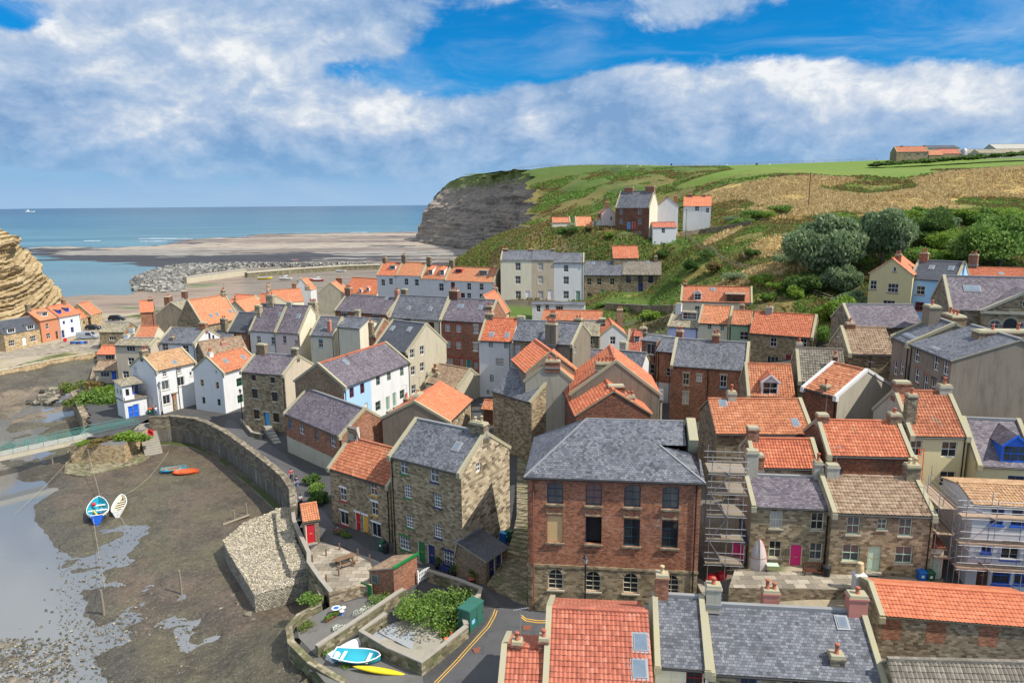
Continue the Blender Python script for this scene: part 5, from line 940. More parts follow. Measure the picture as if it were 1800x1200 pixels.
house('orange_roof_house', 'wide bright orange roof behind the purple slate twin houses', 'B', (262, 388), (460, 372), 312, 7, 'cream', 'pantile_bright', h=5.5, ch=[(240, 275, 1.1, .9, 2, 'stone_pale'), (480, 330, 1.3, .9, 3, 'brick_brown', .5, 'pot_red', 'O')], cop='')
house('white_gable_house', 'small white stepped gable beside the harbour with orange roof', 'B', (392, 308), (500, 308), 242, 6, 'white', 'pantile_bright', h=5.0, typ='y', ch=[(395, 265, 1.5, .8, 2, 'brick_red', .0), (432, 232, .7, .7, 1, 'white', .3)], cop='F')
house('orange_roof_house', 'orange roof with pale gable furthest left of the harbour cluster', 'B', (5, 385), (125, 392), 334, 7, 'stone_cream', 'pantile_bright', h=5.5, cop='R', ch=[(45, 358, .6, .6, 2, 'brick_brown', .2)])
house('orange_roof_house', 'orange hipped looking roof in front of the harbour cluster chimneys', 'B', (112, 440), (222, 408), 372, 6, 'stone_cream', 'pantile_bright', h=5.5, cop='')
house('orange_roof_house', 'orange roof with left facing slope behind the harbour cluster', 'B', (150, 372), (235, 392), 328, 6, 'stone_cream', 'pantile_bright', h=6.2, cop='R')
house('lane_cottage', 'white cottage base of the terrace with garden railings below the tall cream row', 'C', (396, 462), (712, 466), 455, 3, 'white', 'slate', h=3.6, F=[('m', 434, 490), ('m', 486, 482), ('w', 560, 490)], lint='p_black', cop='', gut=False, rise=.3)
house('white_gable_house', 'peach gable with orange tiles left of the tall white narrow house', 'C', (185, 545), (258, 500), 412, 6, 'peach', 'pantile_bright', h=6, typ='x', cop='LR', ch=[(230, 415, .9, .9, 2, 'grey_render')])
# --- right middle
house('orange_roof_house', 'long orange roofed house with gabled and wide brown dormers at the garden edge', 'C', (1290, 440), (1722, 452), 352, 7.5, 'cream', 'pantile', h=5.0, dorm=[(1393, 416, 1.4, 1.3, 'g', 'p_white', 'pantile'), (1620, 425, 3.4, 1.4, 'f', 'wood_board', 'pantile_brown', 'p_brown', 'b')], F=[('m', 1390, 494)], sky=[(1485, 372)], ch=[(1318, 338, .6, .6, 2, 'brick_red')])
house('lilac_house', 'lilac house with stone tile roof and flat white dormer', 'C', (1213, 592), (1396, 605), 512, 6.5, 'lilac', 'stone_tile', h=5.0, dorm=[(1345, 532, 2.6, 1.3, 'f', 'p_white', 'stone_tile', 'p_white', 'b')], cop='L', ch=[(1278, 455, 1.0, .8, 0, 'white')])
house('cream_house', 'cream house with clean orange roof between lilac and green houses', 'C', (1397, 573), (1586, 584), 470, 7, 'cream', 'pantile_bright', h=5.2, F=[('s', 1464, 598), ('s', 1541, 606)], ch=[(1660, 465, .7, .7, 1, 'brick_brown', .5, 'pot_red', 'O')], sill='p_mint')
house('green_house', 'soft green rendered house with orange roof next to the cream house', 'D', (-50, 582), (64, 588), 500, 7, 'green_render', 'pantile', h=5.4, F=[('l', 26, 652)], cop='')
house('stone_house', 'long stone house with orange roof, red door porch and bay window', 'D', (64, 633), (442, 662), 508, 7.5, 'stone_gold', 'pantile', base=818, wallR='stone_gold', F=[('m', 205, 690), ('m', 385, 695), ('w', 200, 795), ('d', 292, 803, 'p_maroon'), ], R=[('l', 514, 688)], ch=[(178, 475, 1.0, .8, 1, 'concrete')], cop='R')
house('dormer_cottage', 'orange roofed cottage with one blue edged gabled dormer', 'D', (48, 1008), (328, 1018), 822, 6, 'stone_dark', 'pantile', h=6.0, dorm=[(184, 968, 1.7, 1.5, 'g', 'p_white', 'pantile', 'p_white', 'm')], cop='L')
house('grey_roof_house', 'low house with weathered grey brown pantile roof beside the dormer cottage', 'D', (355, 922), (640, 935), 728, 6.5, 'stone_dark', 'pantile_grey', h=6.5, cop='L', ch=[(358, 690, .6, .6, 1, 'grey_pale'), (578, 768, .4, .4, 1, 'brick_dark', .2)])
house('orange_roof_house', 'angled orange roofed house with white verges and grey rendered gable', 'D', (385, 962), (592, 1020), 816, 8.0, 'brick_dark', 'pantile', h=7.0, side='grey_pale', ch=[(770, 885, 1.8, .9, 1, 'brick_red', .95), (527, 965, .7, .7, 1, 'p_black' if False else 'stone_dark', .05)], cop='LR', copm='white')
house('purple_slate_house', 'house with plain purple slate roof beside leafy green shrub on the right', 'D', (675, 597), (1105, 600), 465, 7.5, 'stone_dark', 'slate_purple', h=6.0, cop='L')
house('brown_roof_house', 'stone house with brown pantile roof in front of the purple slate roof', 'D', (655, 757), (928, 762), 602, 6.5, 'stone_gold', 'pantile_brown', h=7.0, cop='L', drains='M', ch=[(665, 570, .9, .8, 1, 'brick_red')])
house('grey_house', 'upper section of the long grey rendered house with two thin rooflights', 'D', (925, 655), (1028, 702), 545, 8, 'grey_render', 'slate', h=9.0, F=[('t', 978, 840), ('m', 940, 845)], sky=[(1014, 650, (1.4, .35)), (1044, 664, (1.4, .35))], cop='LR', drains='R', ch=[(1148, 465, 1.6, 1.1, 1, 'grey_render', .4), (1290, 520, 2.6, 1.4, 3, 'brick_brown', .8, 'pot_red', 'O')])
h_grey = house('grey_house', 'lower section of the long grey rendered house with huge blank right gable', 'D', (1035, 702), (1280, 800), 592, 11, 'grey_render', 'slate', h=10.0, ch=[(1600, 655, 1.2, 5.2, 2, 'brick_brown', .58)], F=[('m', 1070, 757), ('m', 1070, 890, None, ('brown_stone', 'brown_stone')), ('m', 1185, 808), ('m', 1245, 826), ('t', 1122, 935, None, ('brown_stone', 'brown_stone')), ('t', 1165, 960, None, (None, 'p_black')), ('t', 1228, 965, None, (None, 'p_black'))], cop='', drains='L', sky=[(1180, 730, (1.2, .3))])
house('yellow_house', 'buff yellow gable house with small attic window at the garden edge', 'D', (785, 275), (1045, 262), 190, 9, 'buff', 'pantile_bright', h=8, ang=-36, typ='y', F=[('x', 935, 252), ('b', 925, 365), ('m', 807, 345), ('w', 900, 458)], ch=[(955, 160, .9, .7, 2, 'brick_red', .2)], cop='', sill='brown_stone')
house('blue_house', 'sky blue house with dark slate roof and red framed door', 'D', (1027, 305), (1310, 322), 198, 7.5, 'blue_render', 'slate_new', h=6.8, F=[('l', 1090, 378), ('l', 1227, 386), ('l', 1083, 474, 'p_red')], sky=[(1157, 240), (1275, 245)], ch=[(1110, 150, 1.2, .8, 2, 'brick_red'), (1407, 160, 1.2, .8, 2, 'brick_red', .5, 'pot_red', 'O')], sill='brown_stone')
house('orange_roof_house', 'orange roofed house at right edge below the large tree', 'D', (1382, 290), (1760, 300), 240, 6, 'cream', 'pantile', h=6.5, sky=[(1573, 278)], cop='')
h_chapel = house('chapel', 'stone chapel with purple slate roof, pedimented front and arched windows', 'D', (1265, 490), (1800, 508), 295, 9, 'stone_dark', 'slate_purple', h=8, sky=[(1400, 368, (1.6, .9))], cop='L', gut=False)
# --- on the hill
def hill(*a, **k): return house(*a, Y=k.pop('Y'), ang=k.pop('ang', 0), **k)
hill('brick_house', 'three storey red brick house with slate roof standing alone on the hill', 'I', (1250, 408), (1446, 405), 318, 7.5, 'brick_dark', 'slate', Y=206, ang=-30, wallR='cream', F=[('m', 1283, 432), ('m', 1390, 432), ('m', 1283, 487), ('m', 1390, 487), ('m', 1283, 560), ('m', 1390, 560), ('d', 1325, 572, 'p_sky'), ('d', 1352, 572, 'p_red')], sill='p_white', lint='p_white', ch=[(1328, 292, 2.6, 1.0, 1, 'brick_red'), (1508, 285, 2.6, 1.0, 4, 'brick_red')], zext=2)
hill('white_house', 'pale blue white gabled house to the right of the hill brick house', 'I', (1492, 398), (1612, 385), 348, 7, 'white', 'pantile', Y=207, ang=-8, typ='y', F=[], ch=[(1610, 340, .8, .8, 1, 'brick_red', .9)], cop='', zext=2)
hill('white_house', 'white square house with orange roof furthest right on the hill', 'I', (1642, 400), (1800, 412), 345, 8, 'white', 'pantile_bright', Y=214, ang=-14, F=[('l', 1720, 396), ('m', 1780, 425)], dorm=[], ch=[(1680, 330, 1.4, 1.0, 3, 'brick_red'), (1760, 335, .8, .8, 0, 'brick_red')], cop='', zext=2)
hill('white_cottage', 'low white cottage with pink brown roof in front of the hill houses', 'I', (1466, 522), (1600, 520), 495, 4, 'white', 'pantile_red', Y=200, ang=0, F=[('m', 1525, 542)], cop='', gut=False, zext=2)
hill('white_bungalow', 'white gabled bungalow with orange roof on the hill path', 'I', (1112, 525), (1206, 505), 472, 7, 'cream', 'pantile_bright', Y=211, ang=0, typ='y', F=[('m', 1168, 540), ('d', 1130, 556, 'p_sage')], ch=[(1158, 440, 1.0, .8, 2, 'brick_red', .3)], cop='F', zext=2)
hill('white_bungalow', 'left wing of the hill bungalow with orange roof slope', 'I', (1022, 515), (1112, 515), 462, 6, 'cream', 'pantile_bright', Y=213, ang=0, cop='L', gut=False, zext=2)
hill('orange_roof_cottage', 'small orange roof half hidden by bushes left of the bungalow', 'I', (888, 495), (990, 495), 466, 5, 'cream', 'pantile_bright', Y=216, ang=0, cop='R', gut=False, zext=2)
hill('pale_house', 'narrow pale pink gable house just left of the hill brick house', 'I', (1172, 440), (1246, 440), 405, 6, 'pink', 'pantile', Y=210, ang=0, typ='y', F=[('n', 1226, 472), ('n', 1226, 530)], ch=[(1200, 375, 1.1, .9, 2, 'brick_red', .2)], cop='', zext=2)
# --- the farm
hill('farmhouse', 'large stone farmhouse with red roof on the skyline', 'J', (1068, 122), (1252, 124), 92, 9, 'stone_gold', 'pantile', Y=420, ang=-6, F=[('b', 1140, 140), ('b', 1190, 136), ('b', 1228, 138), ('b', 1136, 172), ('b', 1228, 170)], cop='LR', gut=False, ch=[(1096, 86, 1.2, 1.0, 0, 'stone_dark'), (1235, 84, 1.2, 1, 0, 'stone_dark')], side='stone_dark', zext=2)
hill('farm_wing', 'lower stone wing of the farmhouse with red roof', 'J', (1254, 140), (1334, 140), 112, 8, 'stone_gold', 'pantile', Y=418, ang=-6, F=[('m', 1272, 168), ('m', 1318, 166)], cop='', gut=False, zext=2)
hill('farm_barn', 'red roofed farm building with stone gable behind the hedge', 'J', (1325, 132), (1438, 136), 106, 8, 'stone_gold', 'pantile_red', Y=430, ang=0, cop='R', gut=False, zext=2)
hill('farm_barn', 'grey green roofed barn behind the farmhouse', 'J', (1252, 100), (1430, 98), 86, 12, 'concrete', 'slate_new', Y=460, ang=0, cop='', gut=False, zext=4)
hill('farm_barn', 'low dark roofed farm shed beside the silo', 'J', (1445, 130), (1600, 126), 108, 10, 'stone_dark', 'stone_tile', Y=440, ang=0, cop='', gut=False, zext=4)
hill('farm_barn', 'long green grey farm shed right of the silo', 'J', (1545, 128), (1830, 128), 108, 10, 'concrete', 'stone_tile', Y=425, ang=0, cop='', gut=False, zext=4)
hill('farm_barn', 'pale grey sheet roofed barn at the right edge of the skyline', 'J', (1640, 104), (1840, 98), 78, 14, 'p_grey', 'concrete', Y=470, ang=0, cop='', gut=False, zext=4)
# ================================================================ THE BRICK HALL, WALLS, TERRACES
random.seed(23)
def P3(c, px, py, z): p = atz(*cp(c, px, py), z); return Vector((p.x, p.y, z))
def og(c, px, py, dz=0): return ong(*cp(c, px, py), dz)
def frame_at(p, ang): return Matrix.Translation(p) @ Matrix.Rotation(ang, 4, 'Z')
def heading(c, a, b, z): p, q = P3(c, *a, z), P3(c, *b, z); return math.atan2(q.y-p.y, q.x-p.x)
m_brickish('brick_hall', [(0, (.055, .036, .028)), (.3, (.25, .09, .048)), (.6, (.40, .15, .072)), (1, (.46, .26, .17))], .23, .077, .5, (.34, .27, .2), msize=.008, warp=.01, bdist=.008, fleck=((.42, .37, .28), .60, .9, .65))
def arch_fill(mb, to3, s0, s1, zs, zt, mat, n=6):
 c = (s0+s1)/2; r = (s1-s0)/2; hgt = zt-zs
 for sg in (-1, 1):
  arc = [(c+sg*r*math.cos(k*math.pi/2/n), zs+hgt*math.sin(k*math.pi/2/n)) for k in range(n+1)]
  corner = (c+sg*r, zt)
  for k in range(n):
   mb.face([to3(*corner, 0), to3(*arc[k], 0), to3(*arc[k+1], 0)], mat, [corner, arc[k], arc[k+1]])
   mb.face([to3(*arc[k], 0), to3(*arc[k+1], 0), to3(*arc[k+1], .2), to3(*arc[k], .2)], mat)
def build_hall():
 bp = ong(*cp('G', 190, 895)); Y = bp.y; a = aty(*cp('G', 185, 325), Y); ze = a.z; b = atz(*cp('G', 920, 350), ze); U = b-a; U.z = 0; ln = U.length; U.normalize(); V = Vector((-U.y, U.x, 0))
 z0 = bp.z-1; h = ze-z0; T = Matrix(((U.x, V.x, 0, a.x), (U.y, V.y, 0, a.y), (0, 0, 1, z0), (0, 0, 0, 1))); Ti = T.inverted(); lc = Ti @ cam_loc; Tr = Ti.to_3x3()
 tx, ty = cp('G', 435, 85)
 def rs(w): return bisect(lambda r: proj(T @ Vector((w/2, w/2, h+r)))[1]-ty, -3, 14)
 w = bisect(lambda w: proj(T @ Vector((w*.5, w/2, h+rs(w))))[0]-tx, 4, 20); rise = rs(w); print('hall', ln, w, rise, h, a)
 root = bpy.data.objects.new('brick_hall', None); C.objects.link(root); root.matrix_world = T; tag(root, 'large red brick hall on a stone ground floor with hipped slate roof and arched windows', 'hall')
 def hit(px, py): d = Tr @ ray(*cp('G', px, py)); t = -lc.y/d.y; p = lc+d*t; return p.x, p.z
 to = lambda s, z, d: (s, d, z); ops = []; arcs = []; items = []
 zb = hit(200, 700)[1]
 for xx, ya in ((302, 398), (465, 405), (628, 411), (790, 419)): s, z = hit(xx, ya); ops.append([s-.62, s+.62, z-.9, z+.9]); arcs.append((s-.62, s+.62, z+.62, z+.9, 'brick_hall')); items.append(('u', s, z, 1.24, 1.8))
 for k, (xx, ya) in enumerate(((301, 550), (464, 557), (625, 566), (786, 573))): s, z = hit(xx, ya); ops.append([s-.62, s+.62, z-1.12, z+1.12]); items.append(('board' if k == 0 else 'open' if k == 1 else 'm', s, z, 1.24, 2.24))
 for xx, ya in ((304, 764), (462, 772), (621, 780), (792, 788)): s, z = hit(xx, ya); ops.append([s-.6, s+.6, z-.85, z+.85]); arcs.append((s-.6, s+.6, z+.25, z+.85, 'stone_gold')); items.append(('l', s, z, 1.2, 1.7))
 mb = MB(); wall_face(mb, to, ln, h, ops, 'brick_hall', None, rec=.2, zlow=(zb, 'stone_gold'))
 for a0, a1, a2, a3, m_ in arcs: arch_fill(mb, to, a0, a1, a2, a3, m_)
 for pl in 'LRB':
  S = w if pl in 'LR' else ln; f = {'L': lambda s, z, d: (d, s, z), 'R': lambda s, z, d: (ln-d, s, z), 'B': lambda s, z, d: (s, w-d, z)}[pl]
  wall_face(mb, f, S, h, [], 'brick_hall', None, uoff=20, zlow=(zb, 'stone_gold'))
 mb.build('wall', root)
 q = MB(); q.box((-.05, -.06, zb-.12), (ln+.05, .0, zb+.1), 'stone_gold'); q.box((-.15, -.18, h-.3), (ln+.15, -.002, h-.12), 'brick_hall'); q.build('string_course', root)
 for k, s, z, ww, hh in items:
  M = Matrix.Translation((s, .12, z))
  if k == 'board': q = MB(); q.box((-ww/2+.02, .0, -hh/2+.02), (ww/2-.02, .04, hh/2-.02), 'plywood'); q.build('boarding', root, M)
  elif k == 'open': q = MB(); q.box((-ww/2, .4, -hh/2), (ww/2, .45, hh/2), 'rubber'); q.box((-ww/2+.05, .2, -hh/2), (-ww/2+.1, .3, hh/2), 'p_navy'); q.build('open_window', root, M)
  else:
   fme, gme = win_mesh(ww, hh, 2, 4 if k == 'l' else 3, 'p_cream' if k == 'l' else 'p_petrol', 'glass' if k != 'u' else 'glass_mid'); o = place(fme, 'window', root, M); place(gme, 'pane', o)
   if k in 'ul': # curved head of the frame
    q = MB(); r = ww/2-.03; zs = (hh/2-.85 + .25+.0) if k == 'l' else hh/2-.28; hg = hh/2-zs-.03; q.tube([(r*math.cos(t*math.pi/12), .03, zs+hg*math.sin(t*math.pi/12)) for t in range(13)], .045, 'p_cream' if k == 'l' else 'p_petrol', 4); q.build('frame_head', o)
  if k != 'l': q = MB(); q.box((-ww/2-.12, -.27, -hh/2-.16), (ww/2+.12, -.0, -hh/2-.01), 'stone_dark'); q.build('sill', root, M)
  else: q = MB(); q.box((-ww/2-.1, -.22, -hh/2-.14), (ww/2+.1, -.0, -hh/2-.01), 'stone_cream'); q.build('sill', root, M)
  if k in 'ul':
   q = MB(); r = ww/2; zs = .25 if k == 'l' else hh/2-.28; hg = (hh/2-zs); n = 11; m_ = 'stone_pale' if k == 'l' else 'brick_red'
   for t in range(n):
    a0, a1 = math.pi*t/n+.02, math.pi*(t+1)/n-.02; pts = []
    for rr, aa in ((r+.01, a0), (r+.27, a0), (r+.27, a1), (r+.01, a1)): pts.append((rr*math.cos(aa), -.133, zs+(hg+rr-r)*math.sin(aa)))
    q.face(pts, m_)
   q.build('arch', root, M)
 for (xx, ya) in ((301, 470), (464, 478), (627, 485), (789, 492)):
  s, z = hit(xx, ya); q = MB()
  for x0, x1, z0_, z1_ in ((-.66, .66, .26, .34), (-.66, .66, -.34, -.26), (-.66, -.56, -.26, .26), (.56, .66, -.26, .26)): q.box((x0, -.03, z0_), (x1, 0, z1_), 'stone_gold')
  q.build('panel_frame', root, Matrix.Translation((s, -.002, z)))
 # roof: hipped at the left, short hip at the lower right against a parapet
 rz = h+rise; k = rise/(w/2); o = .25; ez = h-o*k*.5+.06; rb = MB()
 A_, B_ = Vector((-o, -o, ez)), Vector((ln+o, -o, ez)); Cc, Dd = Vector((-o, w+o, ez)), Vector((ln, w+o, ez)); R1, R2 = Vector((w/2, w/2, rz)), Vector((ln, w/2, rz))
 dip = lambda c_, p: None
 d = Tr @ ray(*cp('G', 742, 196)); t = (ez-o*0-lc.z+k*(lc.y+o))/(d.z-k*d.y); Pv = lc+d*t; print('valley', Pv, ln)
 Q = Vector((ln-.9, Pv.y, Pv.z));
 def uvf(p): return (p.x, -(p.y)*1.2)
 def f(pts, uf): rb.face(pts, 'slate', [uf(p) for p in pts])
 R3 = Vector((ln-.9, w/2, rz)); Pk = Vector((ln-.9, Pv.y, Pv.z))
 f([A_, B_, Pv], uvf); f([A_, Pv, R1], uvf); f([Pv, Pk, R3], uvf); f([Pv, R3, R1], uvf); f([Pv-Vector((0, 0, .06)), B_-Vector((0, 0, .06)), Vector((ln+o, Pv.y, Pv.z-1.1)), Pk-Vector((0, 0, .5))], uvf); rb.face([Vector((ln, -o, ez-.2)), Vector((ln, w, ez-.2)), R2], 'brick_hall')
 B2 = Vector((ln+o, Pv.y+.0, ez)); uf2 = lambda p: (p.y, -p.x)
 f([Cc, A_, R1], uf2); f([Dd, Cc, R1, R3], lambda p: (p.x, p.y*1.2))
 for a0, a1 in ((A_, B_), (B_, B2), (Cc, A_)): rb.face([a0, a1, a1-Vector((0, 0, .2)), a0-Vector((0, 0, .2))], 'p_black')
 for a0, a1 in ((A_, R1), (B_, Pv), (R1, R3), (Cc, R1)): beam(rb, a0, a1, .14, .05, 'lead')
 ro = rb.build('roof', root)
 q = MB(); beam(q, (ln-.35, Pv.y-.1, Pv.z+.35), (ln-.35, w/2, rz+.1), .7, .2, 'coping', below=2.2); beam(q, (ln-.35, w, h+.5), (ln-.35, w/2, rz+.1), .7, .2, 'coping', below=2.2); q.build('parapet', ro)
 q = MB(); q.tube([(-o, -o-.07, ez-.08), (ln+o, -o-.07, ez-.08)], .08, 'p_black', 6); q.build('gutter', root)
 for x in (.45, ln-.35): q = MB(); q.tube([(x, -o-.05, ez-.1), (x, -.1, h-.7), (x, -.1, .9)], .06, 'rust' if x < 1 else 'p_black', 6); q.build('downpipe', root)
 return T, ln, w, h
m_paint('plywood', (.62, .42, .2), .7); m_paint('p_petrol', (.02, .06, .09), .4)
HT, HL, HW, HH = build_hall()
# chapel front gable
def chapel_front():
 H = h_chapel; root = H.root; d = Tr = None
 s0, zt = H.hit(1450, 500, 'F'); s1 = s0+8.4; c = (s0+s1)/2; z1 = H.h; D = -1.1
 q = MB(); apex = z1+2.3
 to = lambda s, z, d: (s, D+d, z); gz = max(H.g, 0)
 wins = []; ops = []
 for px, py, ww, hh, kind in ((1535, 615, .95, 2.0, 'w'), (1627, 612, 1.3, 2.4, 'd'), (1705, 640, .95, 2.4, 'w')):
  dd = H.T.inverted().to_3x3() @ ray(*cp('D', px, py)); lc = H.T.inverted() @ cam_loc; t = (D-lc.y)/dd.y; p = lc+dd*t; ops.append([p.x-ww/2, p.x+ww/2, p.z-hh/2, p.z+hh/2]); wins.append((p.x, p.z, ww, hh, kind))
 W_ = s1-s0; mo = [[o[0]-s0, o[1]-s0, o[2], o[3]] for o in ops]; t2 = lambda s, z, d: (s0+s, D+d, z)
 wall_face(q, t2, W_, apex, mo, 'stone_gold', (z1, W_/2, apex));
 for o in mo: arch_fill(q, t2, o[0], o[1], o[3]-(o[1]-o[0])/2, o[3], 'stone_gold')
 for x in (s0, s1): q.face([(x, D, 0), (x, .05, 0), (x, .05, z1), (x, D, z1)], 'stone_gold')
 q.build('porch_front', root)
 q = MB(); slope(q, (s0-.15, 4, z1), (s0-.15, D-.1, z1), (c, D-.1, apex+.15), (c, 4, apex+.15), 'slate_purple'); slope(q, (s1+.15, D-.1, z1), (s1+.15, 4, z1), (c, 4, apex+.15), (c, D-.1, apex+.15), 'slate_purple')
 q.build('porch_roof', root)
 q = MB()
 for a, b in (((s0-.3, D-.15, z1), (c, D-.15, apex+.2)), ((s1+.3, D-.15, z1), (c, D-.15, apex+.2)), ((s0-.3, D-.15, z1-.1), (s1+.3, D-.15, z1-.1))): beam(q, a, b, .4, .2, 'stone_cream', below=.1)
 q.lathe([(.5, 0), (.35, .3), (.45, .5), (.22, .8), (.28, 1.0), (.05, 1.35)], 'stone_cream', (c, D, apex+.25), 10)
 q.tube([(c+.62*math.cos(t*math.pi/8), D-.06, z1+1.0+.62*math.sin(t*math.pi/8)) for t in range(17)], .09, 'stone_cream', 6); q.face([(c+.56*math.cos(t*math.pi/8), D-.03, z1+1.0+.56*math.sin(t*math.pi/8)) for t in range(16)], 'glass')
 q.box((s0-.1, D-.12, z1-2.9), (s1+.1, D-.002, z1-2.65), 'stone_cream')
 q.build('pediment', root)
 for x, z, ww, hh, kind in wins:
  if kind == 'w': fme, gme = win_mesh(ww, hh, 2, 5, 'p_white', 'glass'); o = place(fme, 'window', root, Matrix.Translation((x, D+.12, z))); place(gme, 'pane', o)
  else: q = MB(); q.box((-ww/2, .1, -hh/2), (ww/2, .16, hh/2), 'p_black'); q.build('door', root, Matrix.Translation((x, D, z)))
  q = MB(); r = ww/2+.14; q.tube([(r*math.cos(t*math.pi/10), -.0, hh/2-ww/2+r*math.sin(t*math.pi/10)) for t in range(11)], .1, 'stone_cream', 4); q.build('arch', root, Matrix.Translation((x, D, z)))
chapel_front()
# ---- walls that follow a line
def wall_line(name, label, cat, pts, zt, zb, th, mat, cop=None, cw=.12, group=None, kind=None, out=0.0, side=None):
 """pts plan points; zt, zb lists or numbers"""
 n = len(pts); P = [Vector((p[0], p[1], 0)) for p in pts]; zt = zt if hasattr(zt, '__len__') else [zt]*n; zb = zb if hasattr(zb, '__len__') else [zb]*n
 nr = []
 for i in range(n):
  t = (P[min(i+1, n-1)]-P[max(i-1, 0)]).normalized(); nr.append(Vector((-t.y, t.x, 0)))
 root = MB(); s = 0; q = MB()
 for i in range(n-1):
  L = (P[i+1]-P[i]).length; m = max(1, int(L/3))
  for k in range(m):
   a, b = k/m, (k+1)/m; pa, pb = P[i].lerp(P[i+1], a), P[i].lerp(P[i+1], b); na, nb = nr[i].lerp(nr[i+1], a)*th/2, nr[i].lerp(nr[i+1], b)*th/2
   za, zbb = zt[i]+(zt[i+1]-zt[i])*a, zt[i]+(zt[i+1]-zt[i])*b; ba, bb = zb[i]+(zb[i+1]-zb[i])*a, zb[i]+(zb[i+1]-zb[i])*b; ua, ub = s+L*a, s+L*b
   for sg in (-1, 1):
    oa, ob = na*sg*(1+out*(sg > 0)), nb*sg*(1+out*(sg > 0)); root.face([pa+oa+Vector((0, 0, ba)), pb+ob+Vector((0, 0, bb)), pb+nb*sg+Vector((0, 0, zbb)), pa+na*sg+Vector((0, 0, za))], mat, [(ua, ba), (ub, bb), (ub, zbb), (ua, za)])
   c_ = cop or mat; na2, nb2 = na*1.15, nb*1.15
   t = [pa-na2+Vector((0, 0, za)), pb-nb2+Vector((0, 0, zbb)), pb+nb2+Vector((0, 0, zbb)), pa+na2+Vector((0, 0, za))]; up_ = Vector((0, 0, cw)); j = random.uniform(-.02, .02); up_.z += j
   q.face([p+up_ for p in t], c_, [(ua, 0), (ub, 0), (ub, th), (ua, th)]); q.face([t[0], t[1], t[1]+up_, t[0]+up_], c_, [(ua, 0), (ub, 0), (ub, .1), (ua, .1)]); q.face([t[2], t[3], t[3]+up_, t[2]+up_], c_, [(ub, 0), (ua, 0), (ua, .1), (ub, .1)]); q.face([t[1], t[2], t[2]+up_, t[1]+up_], c_); q.face([t[3], t[0], t[0]+up_, t[3]+up_], c_)
  s += L
 for i, e in ((0, 0), (n-1, 1)): root.face([P[i]-nr[i]*th/2+Vector((0, 0, zb[i])), P[i]+nr[i]*th/2+Vector((0, 0, zb[i])), P[i]+nr[i]*th/2+Vector((0, 0, zt[i])), P[i]-nr[i]*th/2+Vector((0, 0, zt[i]))], mat)
 e = empty(name, (0, 0, 0), label, cat, group);
 if kind: e['kind'] = kind
 root.build('wall_face', e); q.build('coping', e); return e
def dense(pts, step=4):
 out = []; n = len(pts)
 for i in range(n-1):
  p0, p1, p2, p3 = [Vector((*pts[min(max(k, 0), n-1)], 0)) for k in (i-1, i, i+1, i+2)]; m = max(1, int((p2-p1).length/step))
  for k in range(m): t = k/m; v = .5*((2*p1)+(p2-p0)*t+(2*p0-5*p1+4*p2-p3)*t*t+(3*p1-p0-3*p2+p3)*t**3); out.append((v.x, v.y))
 out.append(tuple(pts[-1])); return out
def m_quay():
 m, nt, b = newmat('quay_face'); U = uvc(nt); sp = nt.n('ShaderNodeSeparateXYZ'); nt.L.new(geoP(nt), sp.inputs[0]); z = sp.outputs[2]; P = geoP(nt)
 V = nt.vm('ADD', U, nt.vm('SCALE', nt.vm('SUBTRACT', nt.ncol(U, .8), (.5, .5, .5)), sc=.05)); t = nt.n('ShaderNodeTexBrick', Vector=V, Scale=1.0, BW=.62, RowH=.27, Mortar=.014); t.inputs['Color1'].default_value = (0, 0, 0, 1); t.inputs['Color2'].default_value = (1, 1, 1, 1)
 c = nt.ramp(nt.math('ADD', nt.math('MULTIPLY', t.outputs[0], .6), nt.math('MULTIPLY', nt.noise(U, .5, 5), .5)), [(.1, (.05, .042, .03)), (.4, (.12, .10, .07)), (.7, (.2, .17, .115)), (1, (.3, .26, .18))])
 c = nt.mix(nt.math('MULTIPLY', t.outputs[1], .5), c, (.16, .14, .1))
 con = nt.sstep(nt.math('ADD', z, nt.math('MULTIPLY', nt.noise(U, .25, 3), 1.2)), 5.1, 4.7); con = nt.math('SUBTRACT', 1, nt.sstep(nt.math('ADD', z, nt.math('MULTIPLY', nt.noise(U, .25, 3), 1.6)), 4.6, 4.9))
 st = nt.noise(nt.vm('MULTIPLY', U, (1.2, .12, 1)), 1.0, 6, .7); cc = nt.ramp(st, [(.3, (.05, .045, .035)), (.5, (.13, .12, .1)), (.62, (.2, .19, .165)), (.68, (.5, .49, .46))])
 c = nt.mix(nt.math('MULTIPLY', con, .85), c, cc); al = nt.math('SUBTRACT', 1, nt.sstep(nt.math('ADD', z, nt.noise(U, .9, 5)), 2.1, 2.9)); c = nt.mix(al, c, (.035, .045, .014))
 nt.L.new(c, b.inputs['Base Color']); b.inputs['Roughness'].default_value = .85; bump(nt, b, nt.math('SUBTRACT', nt.noise(U, 4, 5), nt.math('MULTIPLY', t.outputs[1], .8)), .04, .7); MAT['quay_face'] = m
m_quay()
wl = dense(WALL, 3)
wall_line('quay_wall', 'long curving quay wall of dark stained stone above the mud with pale parapet', 'wall', wl, [5.95+(.25 if k > len(wl)*.9 else 0) for k in range(len(wl))], .6, .7, 'quay_face', 'quay_stone', .18, out=.9)
